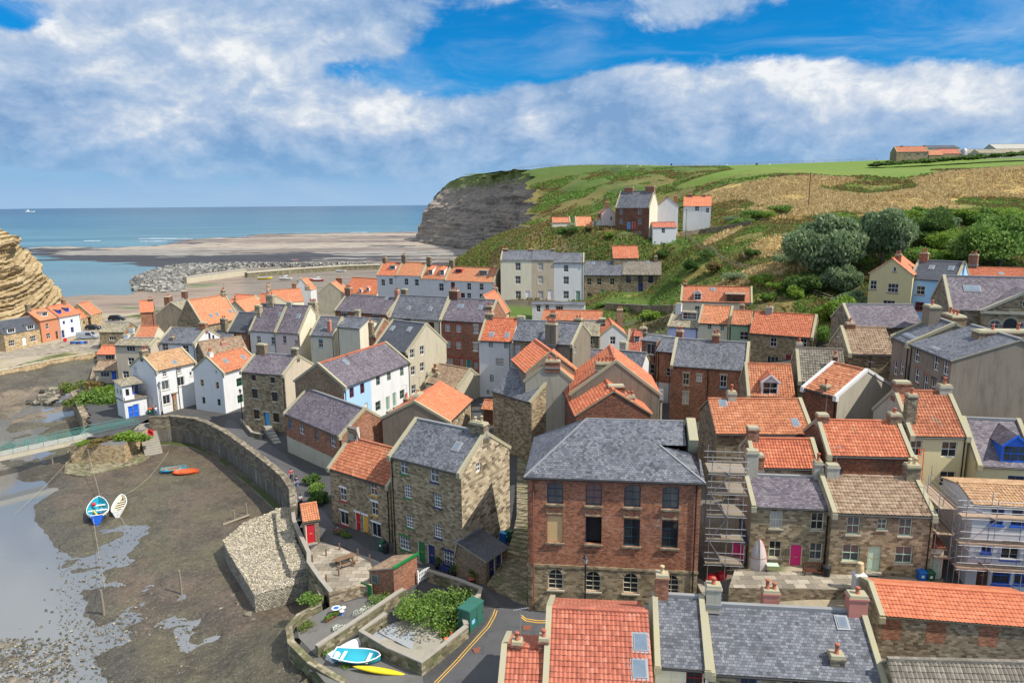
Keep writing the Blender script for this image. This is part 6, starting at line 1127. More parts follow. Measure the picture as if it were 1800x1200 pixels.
# green weedy footing at the base of the quay wall
P_ = [Vector((x, y, 0)) for x, y in wl]; q = MB()
for i in range(len(P_)-1):
 t = (P_[i+1]-P_[i]).normalized(); n = Vector((t.y, -t.x, 0));
 if n.dot(Vector((-1, -.3, 0))) < 0: n = -n
 a, b = P_[i]+n*.45, P_[i+1]+n*.45; q.face([a+Vector((0, 0, 1.95)), b+Vector((0, 0, 1.95)), b+n*.75+Vector((0, 0, 1.85)), a+n*.75+Vector((0, 0, 1.85))], 'algae'); q.face([a+n*.75+Vector((0, 0, 1.85)), b+n*.75+Vector((0, 0, 1.85)), b+n*.85+Vector((0, 0, .7)), a+n*.85+Vector((0, 0, .7))], 'kerb')
tag(q.build('wall_footing'), 'weed covered concrete footing along the bottom of the curving quay wall', 'ledge')
wall_line('harbour_wall', 'low sandstone harbour wall with green weed below the sunlit road at far left', 'wall', [QUAY[i] for i in (0, 1, 2, 3, 4)], 4.1, .5, .8, 'quay_sand' if False else 'stone_tan', 'stone_cream', .1)
wall_line('bank_wall', 'rough stone bank wall under the shrubs beside the beck', 'wall', [QUAY[i] for i in (5, 6, 7, 8)], [3.6, 4.0, 4.6, 4.9], .5, .9, 'rubble', 'rubble', .1)
# garden wall along the mud, foreground
gl = dense([xy(545, 1000, 5), xy(566, 1040, 5), xy(560, 1062, 4.8), xy(526, 1083, 4.6), xy(508, 1103, 4.6), xy(512, 1132, 4.4), xy(545, 1168, 4.2), xy(610, 1205, 4.2), xy(700, 1260, 4.2)], 1.6)
m_brickish('garden_stone', [(0, (.05, .05, .03)), (.35, (.15, .13, .08)), (.65, (.27, .23, .15)), (1, (.4, .35, .25))], .5, .24, .55, (.1, .09, .06), warp=.08, fleck=((.10, .13, .04), .5, .5, .6))
wall_line('garden_wall', 'curving mossy stone garden wall rising from the mud around the small garden', 'wall', gl, [4.9-.5*min(1, k/8) for k in range(len(gl))], .6, .5, 'garden_stone', 'garden_stone', .12, out=.7)
def inner(name, label, pts, hgt, c='F', mat='garden_stone', cop='kerb', th=.34, z=None):
 pp = [og(c, *p) for p in pts]; return wall_line(name, label, 'wall', [(p.x, p.y) for p in pp], [ (z or p.z)+hgt for p in pp], [p.z-.5 for p in pp], th, mat, cop, .1)
inner('garden_wall', 'straight low stone wall stepping between the flower garden and the boat yard', [(378, 1090), (470, 1030), (590, 950), (720, 860), (745, 845)], .9)
inner('yard_wall', 'stone wall enclosing the concrete yard in front of the turquoise boat', [(670, 955), (565, 1030), (690, 1105), (822, 1165), (925, 1080), (1010, 1010)], 1.0)
inner('yard_wall', 'stone wall behind the leafy bush running down to the green cabinet', [(850, 770), (960, 805), (1070, 850), (1060, 880), (985, 935), (1008, 1005)], 1.0)
inner('patio_wall', 'low stone wall between the gabion bank and the paved patio', [(272, 450), (282, 540), (300, 585), (345, 680), (345, 720), (400, 800), (440, 850)], .7, cop='kerb')
inner('rubble_wall', 'rubble garden wall below the green gate left of the brick shed', [(430, 870), (500, 850), (560, 830), (610, 830)], .9, mat='rubble', cop='rubble')
inner('lane_wall', 'curved pale stone wall beside the alley into the village', [(96, 130), (112, 165), (150, 195), (180, 200)], 1.0, c='G', mat='stone_cream')
inner('quay_ramp_wall', 'low stone wall in front of the three storey stone house', [(60, 105), (105, 160), (150, 170)], .6)
inner('garden_retaining_wall', 'dark dry stone wall under the gardens of the stone terrace', [(835, 500), (1000, 510), (1100, 520), (1250, 520)], 1.8, c='C', mat='stone_dark')
inner('hill_wall', 'long dark stone wall beside the path up the hill', [(1290, 65), (1400, 48), (1560, 25), (1714, -5)], 1.6, c='C', mat='stone_dark')
# ---- paved patio, yard and roads as thin sheets that follow the ground
def patch(name, c, poly, mat, dz=.02, s=.5, label=None, cat=None, kind='structure'):
 pl = [(og(c, *p).x, og(c, *p).y) for p in poly]; xs = [p[0] for p in pl]; ys = [p[1] for p in pl]; q = MB(); q_ = np.array(pl)
 X, Y = np.meshgrid(np.arange(min(xs)-s, max(xs)+s, s), np.arange(min(ys)-s, max(ys)+s, s));
 # clip cell polygons against the outline
 Zg = Gv(X, Y)
 area = sum(pl[i][0]*pl[(i+1) % len(pl)][1]-pl[(i+1) % len(pl)][0]*pl[i][1] for i in range(len(pl)))
 me = bmesh.new(); vs = [me.verts.new((x, y, 0)) for x, y in pl]; f = me.faces.new(vs)
 bmesh.ops.triangulate(me, faces=[f])
 for ax, vals in ((0, np.arange(min(xs), max(xs), 1.2)), (1, np.arange(min(ys), max(ys), 1.2))):
  for v in vals:
   co = (v, 0, 0) if ax == 0 else (0, v, 0); no = (1, 0, 0) if ax == 0 else (0, 1, 0); bmesh.ops.bisect_plane(me, geom=me.verts[:]+me.edges[:]+me.faces[:], plane_co=co, plane_no=no)
 bmesh.ops.remove_doubles(me, verts=me.verts, dist=.001)
 vv = np.array([v.co[:] for v in me.verts]); zz = Gv(vv[:, 0], vv[:, 1])
 for v, z in zip(me.verts, zz): v.co.z = z+dz
 for fa in me.faces:
  if fa.normal.z < 0: fa.normal_flip()
  q.face([l.vert.co.copy() for l in fa.loops], mat, [(l.vert.co.x, l.vert.co.y) for l in fa.loops])
 me.free(); o = q.build(name);
 if label: tag(o, label, cat)
 else: o['kind'] = kind
 return o
m_paint('asphalt', (.068, .068, .07), .85, .3, .25)
def road_like(name, base, amt):
 m, nt, b = newmat(name); P = geoP(nt); n1 = nt.noise(P, .25, 6, .7); n2 = nt.noise(P, 18, 4, .8); c = nt.mix(nt.math('MULTIPLY', nt.sstep(n1, .4, .65), amt), base, tuple(x*1.5 for x in base)); c = nt.mix(nt.math('MULTIPLY', nt.sstep(n2, .5, .7), .3), c, tuple(x*1.7 for x in base))
 c = nt.mix(nt.math('MULTIPLY', nt.sstep(nt.noise(P, 1.1, 7, .8), .56, .6), .5), c, tuple(x*.6 for x in base)); nt.L.new(c, b.inputs['Base Color']); b.inputs['Roughness'].default_value = .85; bump(nt, b, n2, .01, .6); MAT[name] = m
road_like('road', (.075, .075, .078), .4); road_like('yard', (.19, .18, .155), .5); road_like('old_concrete', (.30, .275, .22), .5); road_like('grit', (.12, .115, .105), .5)
patch('road', 'F', [(820, 1300), (870, 1195), (1000, 1060), (1080, 960), (1110, 900), (1160, 880), (1260, 890), (1500, 960), (1500, 1300)], 'road', .03)
patch('lane', 'F', [(0, 90), (20, 92), (110, 150), (245, 240), (330, 330), (400, 470), (470, 560), (600, 640), (700, 660), (800, 700), (1000, 760), (1090, 800), (1160, 880), (1080, 880), (1010, 845), (850, 770), (745, 735), (640, 700), (560, 660), (500, 630), (400, 600), (380, 560), (300, 440), (262, 345), (180, 260), (80, 190), (-20, 130)], 'road', .03)
patch('patio', 'F', [(350, 640), (390, 610), (480, 630), (600, 690), (612, 720), (600, 800), (480, 840), (420, 840), (350, 720)], 'paving', .045)
patch('boat_yard', 'F', [(330, 1100), (378, 1095), (560, 1000), (560, 1030), (700, 1110), (822, 1170), (840, 1300), (500, 1300)], 'grit', .03)
patch('yard_floor', 'F', [(570, 1025), (680, 955), (860, 900), (1000, 1000), (925, 1075), (822, 1160), (690, 1100)], 'old_concrete', .045)
patch('flower_garden', 'F', [(300, 1010), (290, 960), (430, 880), (560, 845), (700, 850), (590, 945), (378, 1090)], 'grit', .04)
patch('harbour_road', 'A', [(-160, 830), (0, 808), (200, 775), (590, 725), (600, 690), (420, 690), (590, 590), (620, 560), (820, 560), (830, 540), (620, 545), (500, 610), (420, 650), (240, 705), (30, 750), (-160, 790)], 'paving', .03)
# ---- double yellow lines
def line_on_ground(name, c, pts, w, mat, label):
 q = MB(); P = []
 for p in pts: P.append(og(c, *p))
 D = [P[0]]
 for a, b in zip(P, P[1:]): m = max(1, int((b-a).length/.8)); D += [a.lerp(b, k/m) for k in range(1, m+1)]
 L = []; R2 = []
 for i, p in enumerate(D): t = (D[min(i+1, len(D)-1)]-D[max(i-1, 0)]); t.z = 0; t.normalize(); n = Vector((-t.y, t.x, 0))*w/2; L.append(Vector((p.x+n.x, p.y+n.y, G(p.x+n.x, p.y+n.y)+.042))); R2.append(Vector((p.x-n.x, p.y-n.y, G(p.x-n.x, p.y-n.y)+.042)))
 q.grid([L, R2], mat); o = q.build(name); tag(o, kind='structure'); return o
for dx, dy in ((0, 0), (9, 5)):
 line_on_ground('yellow_line', 'F', [(872+dx, 1200+dy), (960+dx, 1110+dy), (1040+dx, 1020+dy), (1095+dx, 960+dy), (1120+dx, 915+dy), (1128+dx, 890+dy)], .07, 'p_yellow', '')
for dy in (0, 9): line_on_ground('yellow_line', 'G', [(160, 915+dy), (178, 930+dy), (230, 938+dy), (320, 938+dy)], .09, 'p_yellow', '')
# ---- stone steps between the tall house and the hall
q = MB(); c0, c1 = og('G', 95, 850), og('G', 165, 262); n = 30
la, lb = [og('G', *p) for p in ((15, 800), (60, 745), (100, 690), (125, 600), (140, 520), (140, 380), (142, 250))], [og('G', *p) for p in ((185, 880), (186, 790), (186, 700), (187, 600), (187, 520), (186, 380), (186, 250))]
def along(P, t): k = min(t*(len(P)-1), len(P)-1.001); i = int(k); return P[i].lerp(P[i+1], k-i)
for i in range(n):
 t0, t1 = i/n, (i+1)/n; a, b, c_, d_ = along(la, t0), along(lb, t0), along(lb, t1), along(la, t1); z = max(G(b.x, b.y), G(c_.x, c_.y), a.z)+.08+.02*i/n
 z = 5.75+(8.55-5.75)*(i+1)/n+.1; up_ = Vector((0, 0, 1))
 A4 = [Vector((p.x, p.y, z)) for p in (a, b, c_, d_)]; q.face(A4, 'garden_stone', [(p.x, p.y) for p in A4]); q.face([Vector((a.x, a.y, z-.9)), Vector((b.x, b.y, z-.9)), A4[1], A4[0]], 'rubble', [(0, 0), (3, 0), (3, .9), (0, .9)])
tag(q.build('stone_steps'), 'long flight of mossy stone steps climbing between the tall stone house and the brick hall', 'steps')
# steps and landing by the footbridge
def steps(name, label, top, bot, wd, n, mat, z0=None):
 q = MB(); top, bot = Vector(top), Vector(bot); d = bot-top; hd = Vector((d.x, d.y, 0)); L = hd.length; hd.normalize(); s = Vector((-hd.y, hd.x, 0))*wd/2
 for i in range(n):
  a = top+hd*(L*i/n); z = top.z+(d.z)*(i+.5)/n; b = a+hd*(L/n+.03); base = bot.z-.5
  v = [a-s, a+s, b+s, b-s]; lo = [Vector((p.x, p.y, base)) for p in v]; hi = [Vector((p.x, p.y, z)) for p in v]
  q.face(hi, mat); q.face([lo[2], lo[3], hi[3], hi[2]], mat); q.face([lo[0], lo[3], hi[3], hi[0]], mat); q.face([lo[1], lo[2], hi[2], hi[1]], mat)
 return tag(q.build(name), label, 'steps')
steps('quay_steps', 'stone steps going down from the quay to the mud beside the footbridge pier', P3('Z', 256, 742, 5.0), P3('Z', 272, 803, 1.4), 2.4, 15, 'kerb')
steps('doorstep_flight', 'short stone steps up to the pale blue door of the three storey stone house', og('F', 170, 140)+Vector((0, 0, 1.0)), og('F', 212, 190), 1.0, 6, 'kerb')
# ---- pier block with plants, lower ledge
def block(name, label, cat, poly, z0, z1, mat, top=None, taper=0):
 q = MB(); c = sum((Vector((*p, 0)) for p in poly), Vector())/len(poly); T_ = [Vector((p[0], p[1], z1))*1 for p in poly]; T_ = [Vector((c.x+(v.x-c.x)*(1-taper), c.y+(v.y-c.y)*(1-taper), z1)) for v in T_]; B_ = [Vector((p[0], p[1], z0)) for p in poly]; n = len(poly); s = 0
 for i in range(n): j = (i+1) % n; L = (B_[j]-B_[i]).length; q.face([B_[i], B_[j], T_[j], T_[i]], mat, [(s, z0), (s+L, z0), (s+L, z1), (s, z1)]); s += L
 q.face(T_, top or mat, [(p.x, p.y) for p in T_]); o = q.build(name)
 return tag(o, label, cat)
block('bridge_pier', 'squat weathered stone pier carrying the end of the footbridge', 'pier', [xy(122, 782, 4.4), xy(218, 782, 4.4), xy(232, 768, 4.4), xy(262, 752, 4.4), xy(250, 738, 4.4), xy(150, 752, 4.4)], .8, 4.35, 'stone_tan', 'grit')
block('pier_ledge', 'algae stained stone ledge around the foot of the footbridge pier', 'ledge', [xy(112, 830, 1.9), xy(150, 835, 1.9), (xy(232, 815, 1.9)), xy(262, 803, 1.9), xy(262, 760, 1.9), xy(118, 790, 1.9)], .8, 1.75, 'garden_stone')
# ---- footbridge
br = empty('footbridge', (0, 0, 0), 'narrow pale concrete footbridge with green railings crossing the beck', 'footbridge')
p0, p1 = Vector((*xy(240, 747, 4.7), 4.75)), Vector((*xy(-190, 838, 4.7), 4.75)); t = (p1-p0).normalized(); s = Vector((-t.y, t.x, 0))*1.0
q = MB(); M = Matrix.Translation(p0) @ Matrix.Rotation(math.atan2(t.y, t.x), 4, 'Z'); L = (p1-p0).length
q.box((0, -1.0, -.12), (L, 1.0, .05), 'concrete', M); q.build('deck', br)
q = MB(); q.box((0, .78, -.75), (L, .98, -.12), 'stone_cream', M); q.box((0, -.98, -.75), (L, -.78, -.12), 'stone_cream', M); q.build('beam', br)
for sd in (-.95, .95):
 q = MB()
 for z in (.45, .8, 1.15): q.tube([M @ Vector((0, sd, z)), M @ Vector((L, sd, z))], .03, 'p_teal', 5)
 k = 0
 while k < L: q.tube([M @ Vector((k, sd, -.3)), M @ Vector((k, sd, 1.18))], .035, 'p_teal', 5); k += 1.8
 q.build('railing', br)
# ---- gabion bank with loose cobbles
def rocks(mb, pts, r0, r1, mat, flat=.6):
 for p in pts:
  r = random.uniform(r0, r1); M = Matrix.Translation(p) @ Matrix.Rotation(random.uniform(0, 6.3), 4, 'Z') @ Matrix.Rotation(random.uniform(-.5, .5), 4, 'X') @ Matrix.Diagonal((r*random.uniform(.8, 1.4), r, r*flat*random.uniform(.7, 1.2), 1))
  v = [M @ Vector(q) for q in ((-.9, -.5, -.6), (.9, -.6, -.6), (1, .5, -.6), (-.7, .8, -.6), (-.8, -.5, .4), (.6, -.8, .6), (.8, .7, .3), (-.5, .6, .7))]
  for f in ((0, 1, 5, 4), (1, 2, 6, 5), (2, 3, 7, 6), (3, 0, 4, 7), (4, 5, 6, 7)): mb.face([v[k] for k in f], mat)
m, nt, b = newmat('cobble_stone'); g = nt.n('ShaderNodeNewGeometry'); c = nt.ramp(nt.math('ADD', nt.math('MULTIPLY', g.outputs['Random Per Island'], .8), nt.math('MULTIPLY', nt.noise(g.outputs['Position'], .8, 4), .3)), [(.1, (.2, .165, .11)), (.45, (.37, .32, .225)), (.75, (.47, .41, .30)), (1, (.56, .5, .38))]); nt.L.new(c, b.inputs['Base Color']); b.inputs['Roughness'].default_value = .9; MAT['cobble_stone'] = m
m, nt, b = newmat('armour_stone'); g = nt.n('ShaderNodeNewGeometry'); c = nt.ramp(nt.math('ADD', nt.math('MULTIPLY', g.outputs['Random Per Island'], .7), nt.math('MULTIPLY', nt.noise(g.outputs['Position'], .8, 4), .4)), [(.1, (.06, .06, .058)), (.45, (.15, .15, .135)), (.8, (.27, .26, .23)), (1, (.38, .36, .32))]); nt.L.new(c, b.inputs['Base Color']); b.inputs['Roughness'].default_value = .9; MAT['armour_stone'] = m
m, nt, b = newmat('mud_stone'); g = nt.n('ShaderNodeNewGeometry'); c = nt.ramp(g.outputs['Random Per Island'], [(.1, (.05, .045, .035)), (.6, (.12, .11, .08)), (.9, (.25, .22, .16)), (1, (.36, .32, .25))]); nt.L.new(c, b.inputs['Base Color']); b.inputs['Roughness'].default_value = .8; MAT['mud_stone'] = m
def gabion(name, label, outer, inner_, zo, zi, zb):
 e = empty(name, (0, 0, 0), label, 'gabion bank'); q = MB(); n = len(outer); s = 0
 O = [Vector((*xy(*p, zo), zo)) for p in outer]; I = [Vector((*xy(*p, zi), zi)) for p in inner_]
 for i in range(n-1):
  L = (O[i+1]-O[i]).length; q.face([Vector((O[i].x, O[i].y, zb)), Vector((O[i+1].x, O[i+1].y, zb)), O[i+1], O[i]], 'gabion', [(s, zb), (s+L, zb), (s+L, zo), (s, zo)]); s += L
  q.face([O[i], O[i+1], I[i+1], I[i]], 'gabion', [(p.x, p.y) for p in (O[i], O[i+1], I[i+1], I[i])])
  q.face([I[i], I[i+1], Vector((I[i+1].x, I[i+1].y, zb)), Vector((I[i].x, I[i].y, zb))], 'gabion')
 q.build('gabion_wall', e); q = MB(); pts = []
 for i in range(n-1):
  A_ = ((O[i+1]-O[i]).cross(I[i]-O[i])).length*.5+((I[i+1]-O[i+1]).cross(I[i]-I[i+1])).length*.5
  for k in range(int(A_*30)): u, v = random.random(), random.random(); pts.append(O[i].lerp(O[i+1], u).lerp(I[i].lerp(I[i+1], u), v)+Vector((0, 0, .03)))
 rocks(q, pts, .07, .13, 'cobble_stone', .45); o = q.build('loose_stones', e); o['kind'] = 'stuff'
gabion('gabion_bank', 'wide sloping bank of pale cobbles held by wire gabions beside the mud', [(486, 896), (430, 917), (392, 950), (400, 968), (447, 1045), (545, 1020)], [(488, 896), (490, 920), (492, 940), (497, 960), (512, 1003), (540, 1003)], 3.4, 4.1, .7)
gabion('gabion_bank', 'narrow upper strip of cobbles between the gabion bank and the patio wall', [(484, 893), (486, 925), (492, 955), (510, 1003), (545, 998)], [(512, 890), (514, 920), (520, 950), (538, 985), (546, 990)], 4.6, 4.8, 3.2)
# ---- small sheds
def mono(name, label, cat, N, Lc, Rc, zb, hn, hl, hr, wall, roof, trim, extra=None):
 N, Lc, Rc = [Vector((p[0], p[1], zb)) for p in (N, Lc, Rc)]; Bk = Lc+Rc-N; e = empty(name, N, label, cat); T_ = Matrix.Translation(-N); q = MB(); hs = [hn, hl, hl-(hn-hr), hr]; pts = [N, Lc, Bk, Rc]
 for i in range(4): j = (i+1) % 4; L = (pts[j]-pts[i]).length; q.face([T_ @ (pts[i]-Vector((0, 0, .6))), T_ @ (pts[j]-Vector((0, 0, .6))), T_ @ (pts[j]+Vector((0, 0, hs[j]))), T_ @ (pts[i]+Vector((0, 0, hs[i])))], wall, [(0, -.6), (L, -.6), (L, hs[j]), (0, hs[i])])
 q.build('wall', e); q = MB(); tp = [T_ @ (pts[i]+Vector((0, 0, hs[i]+.06))) for i in range(4)]; c = sum(tp, Vector())/4; tp = [c+(p-c)*1.06 for p in tp]; slope(q, tp[1], tp[2], tp[3], tp[0], roof, False, .1); q.build('roof', e)
 if trim: q = MB(); beam(q, tp[0], tp[3], .16, .1, trim, below=.12); q.build('barge_board', e)
 return e, N
e, N = mono('brick_shed', 'red brick garden shed with green edged pantile roof beside the leafy garden', 'shed', P3('F', 705, 845, 4.8).xy, P3('F', 602, 820, 4.8).xy, P3('F', 803, 782, 4.8).xy, 4.75, 2.9, 2.2, 2.9, 'brick_red', 'pantile_brown', 'p_green')
q = MB(); q.box((-.35, -.05, -.4), (.35, .03, .4), 'p_sage'); q.box((-.28, -.055, -.34), (.28, -.05, .34), 'glass_mid'); a_ = P3('F', 602, 820, 4.8); ag = math.atan2((a_-N).y, (a_-N).x); q.build('window', e, Matrix.Rotation(ag+math.pi, 4, 'Z') @ Matrix.Translation((-1.9, -.02, 1.5)))
house('brick_kiosk', 'tiny brick outhouse with bright red door and orange roof on the quay', 'F', (322, 520), (384, 510), 452, 2.6, 'brick_brown', 'pantile_bright', h=2.3, base=618, F=[('d', 346, 570, 'p_red')], cop='', gut=False, rv=.9, zext=.6, cat='outhouse')
house('lean_to_store', 'stone lean to store with slate roof and black double doors against the tall stone house', 'F', (1090, 687), (1180, 627), 606, 3.4, 'brick_brown', 'slate_new', base=788, F=[('d', 1118, 710, 'p_navy'), ('d', 1148, 690, 'p_navy')], cop='', gut=False, rv=.94, zext=.6, cat='store')
house('red_door_passage', 'narrow black roofed passage shed with pink red door beside the scaffold', 'M', (2, 705), (58, 712), 390, 6.5, 'stone_dark', 'slate_new', h=2.4, base=895, F=[('d', 22, 800, 'p_pink')], cop='', gut=False, rv=.5, zext=.6, cat='outhouse')
house('brick_ruin', 'ruined brick and stone outhouse between the two white houses', 'A', (1042, 1000), (1160, 955), 905, 3.0, 'brick_red', 'rubble', h=3.6, base=1105, low=(1.8, 'rubble'), F=[('s', 1085, 1030, 'wood_grey'), ('s', 1130, 1040, 'wood_grey')], cop='', gut=False, wallR='rubble', cat='outhouse', rise=.3)
house('mint_door_lean_to', 'small cream lean to with pale mint door beside the stone cottage', 'L', (385, 715), (500, 720), 575, 3, 'cream', 'pantile_red', h=2.4, base=985, F=[('d', 437, 888, 'p_mint')], cop='', gut=False, rv=.9, zext=.5, cat='lean to')
# ---- balcony extension of the big white house
e = empty('balcony_house', P3('N', 210, 1040, 5.0), 'low white extension with blue doors, glazed upper room and timber balcony', 'extension'); o0 = P3('N', 210, 1040, 5.0); pr = P3('N', 470, 985, 5.0); pl_ = P3('N', 130, 990, 5.0)
U_ = (pr-o0); U_.z = 0; Lx = U_.length; U_.normalize(); e.rotation_euler = (0, 0, math.atan2(U_.y, U_.x)); Ly = 3.2
def topz(c, px, py, P): return bisect(lambda z: proj(Vector((P.x, P.y, z)))[1]-cp(c, px, py)[1], 3, 16)
z1 = topz('N', 205, 835, o0)-5.0; z2 = topz('N', 165, 635, o0)-5.0; Lr = Lx*.42
q = MB(); to = lambda s, z, d: (s, d, z); wall_face(q, lambda s, z, d: (s, d, z-.6), Lx, z1+.6, [[Lx*.12, Lx*.12+.85, .6, 2.5], [Lx*.36, Lx*.36+.95, .6, 2.65]], 'white'); q.box((0, 0.001, -.6), (Lx, Ly, z1), 'white', skip='ftd'); q.build('wall', e)
for x_, w_, h_ in ((Lx*.12, .85, 1.9), (Lx*.36, .95, 2.05)):
 f_, g_ = door_mesh(w_, h_, 'p_blue', 'p_white'); o = place(g_, 'door', e, Matrix.Translation((x_+w_/2, .1, h_/2))); place(f_, 'door_frame', o)
q = MB(); q.box((-.15, -.25, z1), (Lx+.1, Ly, z1+.16), 'wood_grey'); q.build('balcony_deck', e)
q = MB(); wall_face(q, lambda s, z, d: (s-.05, d+.02, z+z1+.16), Lr, z2-z1-.4, [[.45, Lr-.45, .6, 1.7]], 'white'); wall_face(q, lambda s, z, d: (-.05+d, s+.02, z+z1+.16), Ly, z2-z1-.4, [[.4, 1.2, .7, 1.6], [1.7, 2.5, .7, 1.6]], 'white'); q.face([(Lr-.05, .02, z1), (Lr-.05, Ly, z1), (Lr-.05, Ly, z2-.25), (Lr-.05, .02, z2-.25)], 'white'); q.build('upper_room', e)
f_, g_ = win_mesh(Lr-.9, 1.1, 1, 1, 'p_black', 'glass'); o = place(f_, 'window', e, Matrix.Translation((Lr/2-.05, .12, z1+1.31))); place(g_, 'pane', o)
q = MB(); slope(q, (-.3, -.3, z2-.2), (Lr+1.6, -.3, z2-.2), (Lr+1.6, Ly, z2+.25), (-.3, Ly, z2+.25), 'stone_tile', False, .12); q.build('roof', e)
q = MB(); q.box((Lr, Ly-.3, z1+.16), (Lr+1.9, Ly-.2, z1+2.2), 'p_blue')
for k in (.2, 1.1): q.box((Lr+k, Ly-.34, z1+.5), (Lr+k+.65, Ly-.3, z1+2.0), 'glass_mid')
q.build('patio_door', e)
q = MB()
for z in (.6, 1.1): q.tube([(Lr, -.2, z1+z), (Lx+.05, -.2, z1+z), (Lx+.05, Ly-.3, z1+z)], .025, 'p_black', 5)
for k in range(9): q.tube([(Lr+(Lx-Lr)*k/8, -.2, z1+.1), (Lr+(Lx-Lr)*k/8, -.2, z1+1.1)], .018, 'p_black', 4)
for k in range(8): q.box((.1+k*Lr/8, -.22, z1+.1), (.1+k*Lr/8+.18, -.19, z1+.85), 'p_white')
q.build('balcony_railing', e)
# ---- breakwater and pier in the harbour
e = empty('breakwater', (0, 0, 0), 'rock armour breakwater of grey boulders in front of the harbour mouth', 'breakwater'); q = MB(); pts = []; pol = [xy(*p, 2) for p in ((238, 505), (232, 490), (250, 478), (300, 468), (430, 464), (660, 462.5), (660, 464.5), (430, 469), (330, 482), (325, 508), (290, 512))]
X, Y = np.meshgrid(np.arange(-260, -40, 2.1), np.arange(280, 450, 2.1)); ins = inpoly(X, Y, pol); dd = pdist(X, Y, pol)
for x, y, d_ in zip(X[ins], Y[ins], dd[ins]): pts.append(Vector((x+random.uniform(-.6, .6), y+random.uniform(-.6, .6), .8+min(d_*.33, 2.3)+random.uniform(-.3, .4))))
print('boulders', len(pts))
for k, p in enumerate(sorted(pts, key=lambda p: p.y)):
 if k < 90: r_ = MB(); rocks(r_, [p], .9, 1.7, 'armour_stone', .8); r_.build('boulder', e)
rocks(q, sorted(pts, key=lambda p: p.y)[90:], .9, 1.6, 'armour_stone', .8); o = q.build('boulder_heap', e); o['kind'] = 'stuff'
pw = [xy(*p, 4) for p in ((325, 488), (380, 481), (430, 474))]; wall_line('breakwater_wall', 'pale concrete breakwater wall with a rust stained face and ladder', 'wall', pw, 4.2, .6, 2.0, 'stone_cream', 'concrete', .2)
pw = [xy(*p, 4) for p in ((432, 478), (520, 471), (600, 466), (668, 464))]; wall_line('harbour_pier', 'long low stone pier with mossy face behind the moored boats', 'pier', pw, 3.4, .5, 3.0, 'garden_stone', 'stone_cream', .5)
# ================================================================ VEGETATION
random.seed(31); rng = np.random.default_rng(31)
def cards(cent, size, mat, name='crown', parent=None, M=None, upright=False, asp=1.0, extra=None):
 n = len(cent); cent = np.asarray(cent); size = np.broadcast_to(np.asarray(size, float), (n,))[:, None]
 a = rng.normal(size=(n, 3)); a[:, 2] *= (.25 if upright else 1); a /= np.linalg.norm(a, axis=1)[:, None]+1e-9
 if upright: b = np.stack([rng.normal(0, .22, n), rng.normal(0, .22, n), np.ones(n)], 1)
 else:
  b = rng.normal(size=(n, 3)); b -= (b*a).sum(1)[:, None]*a
 b /= np.linalg.norm(b, axis=1)[:, None]+1e-9; b = b*asp
 v = np.stack([cent-a*size*.5-b*size*(0 if upright else .5), cent+a*size*.5-b*size*(0 if upright else .5), cent+a*size*.28+b*size*(1 if upright else .5), cent-a*size*.34+b*size*(1 if upright else .5)], 1).reshape(-1, 3)
 me = bpy.data.meshes.new(name); me.vertices.add(4*n); me.vertices.foreach_set('co', v.astype(np.float32).ravel()); me.loops.add(4*n); me.loops.foreach_set('vertex_index', np.arange(4*n, dtype=np.int32)); me.polygons.add(n)
 me.polygons.foreach_set('loop_start', np.arange(0, 4*n, 4, dtype=np.int32)); me.polygons.foreach_set('loop_total', np.full(n, 4, dtype=np.int32)); me.update(calc_edges=True); me.materials.append(MAT[mat])
 return me
def blobs(n_blob, n_leaf, rx, ry, rz, br=.42, seed=0, base=.1):
 r = np.random.default_rng(seed); P = []
 c = r.normal(size=(n_blob, 3)); c /= np.linalg.norm(c, axis=1)[:, None]; c *= r.uniform(.3, .85, n_blob)[:, None]; c[:, 2] = np.abs(c[:, 2])*1.1-.12
 c[:, 2] = np.clip(c[:, 2], -.15, 1)
 per = n_leaf//n_blob
 for k in range(n_blob):
  d = r.normal(size=(per, 3)); d /= np.linalg.norm(d, axis=1)[:, None]; rr = br*r.uniform(.55, 1.25); d *= (rr*r.uniform(.45, 1.1, per)**.6)[:, None]; P.append(c[k]+d)
 P = np.concatenate(P); P[:, 2] = P[:, 2]*.52+.36+base; P = P[P[:, 2] > .0]
 return P*np.array((rx, ry, rz))
_tm = {}
def tree(name, label, cat, p, hgt, wid, leaf, seed=0, leaves=3000, size=.34, trunk=True, group=None, kindv=None):
 key = (leaf, seed, leaves, trunk)
 if key not in _tm:
  cr = cards(blobs(26 if trunk else 14, leaves, 1, 1, 1, .33 if trunk else .38, seed), size/max(wid, .5)*2*rng.uniform(.7, 1.3, 1)[0], leaf)
  tm = None
  if trunk:
   q = MB(); q.tube([(0, 0, -.1), (.02, .01, .2), (.0, .03, .5), (.03, 0, .72)], .05, 'wood_grey', 8, .02)
   for k in range(5): a = k*1.3+seed; z = .2+.07*k; q.tube([(.01, .01, z), (math.cos(a)*.25, math.sin(a)*.25, z+.2), (math.cos(a)*.48, math.sin(a)*.48, z+.33)], .022, 'wood_grey', 5, .007)
   o = q.build('t'); tm = o.data; bpy.data.objects.remove(o); tm.name = 'trunk'
  _tm[key] = (cr, tm)
 cr, tm = _tm[key]; M = Matrix.Translation(p) @ Matrix.Rotation(random.uniform(0, 6.3), 4, 'Z') @ Matrix.Diagonal((wid/2, wid/2, hgt, 1))
 if tm: e = empty(name, (0, 0, 0), label, cat, group); e.matrix_world = M; place(cr, 'crown', e); place(tm, 'trunk', e)
 else: e = place(cr, name, None, M); tag(e, label, cat, group)
 return e
def at_px(px, py): return ong(px, py)
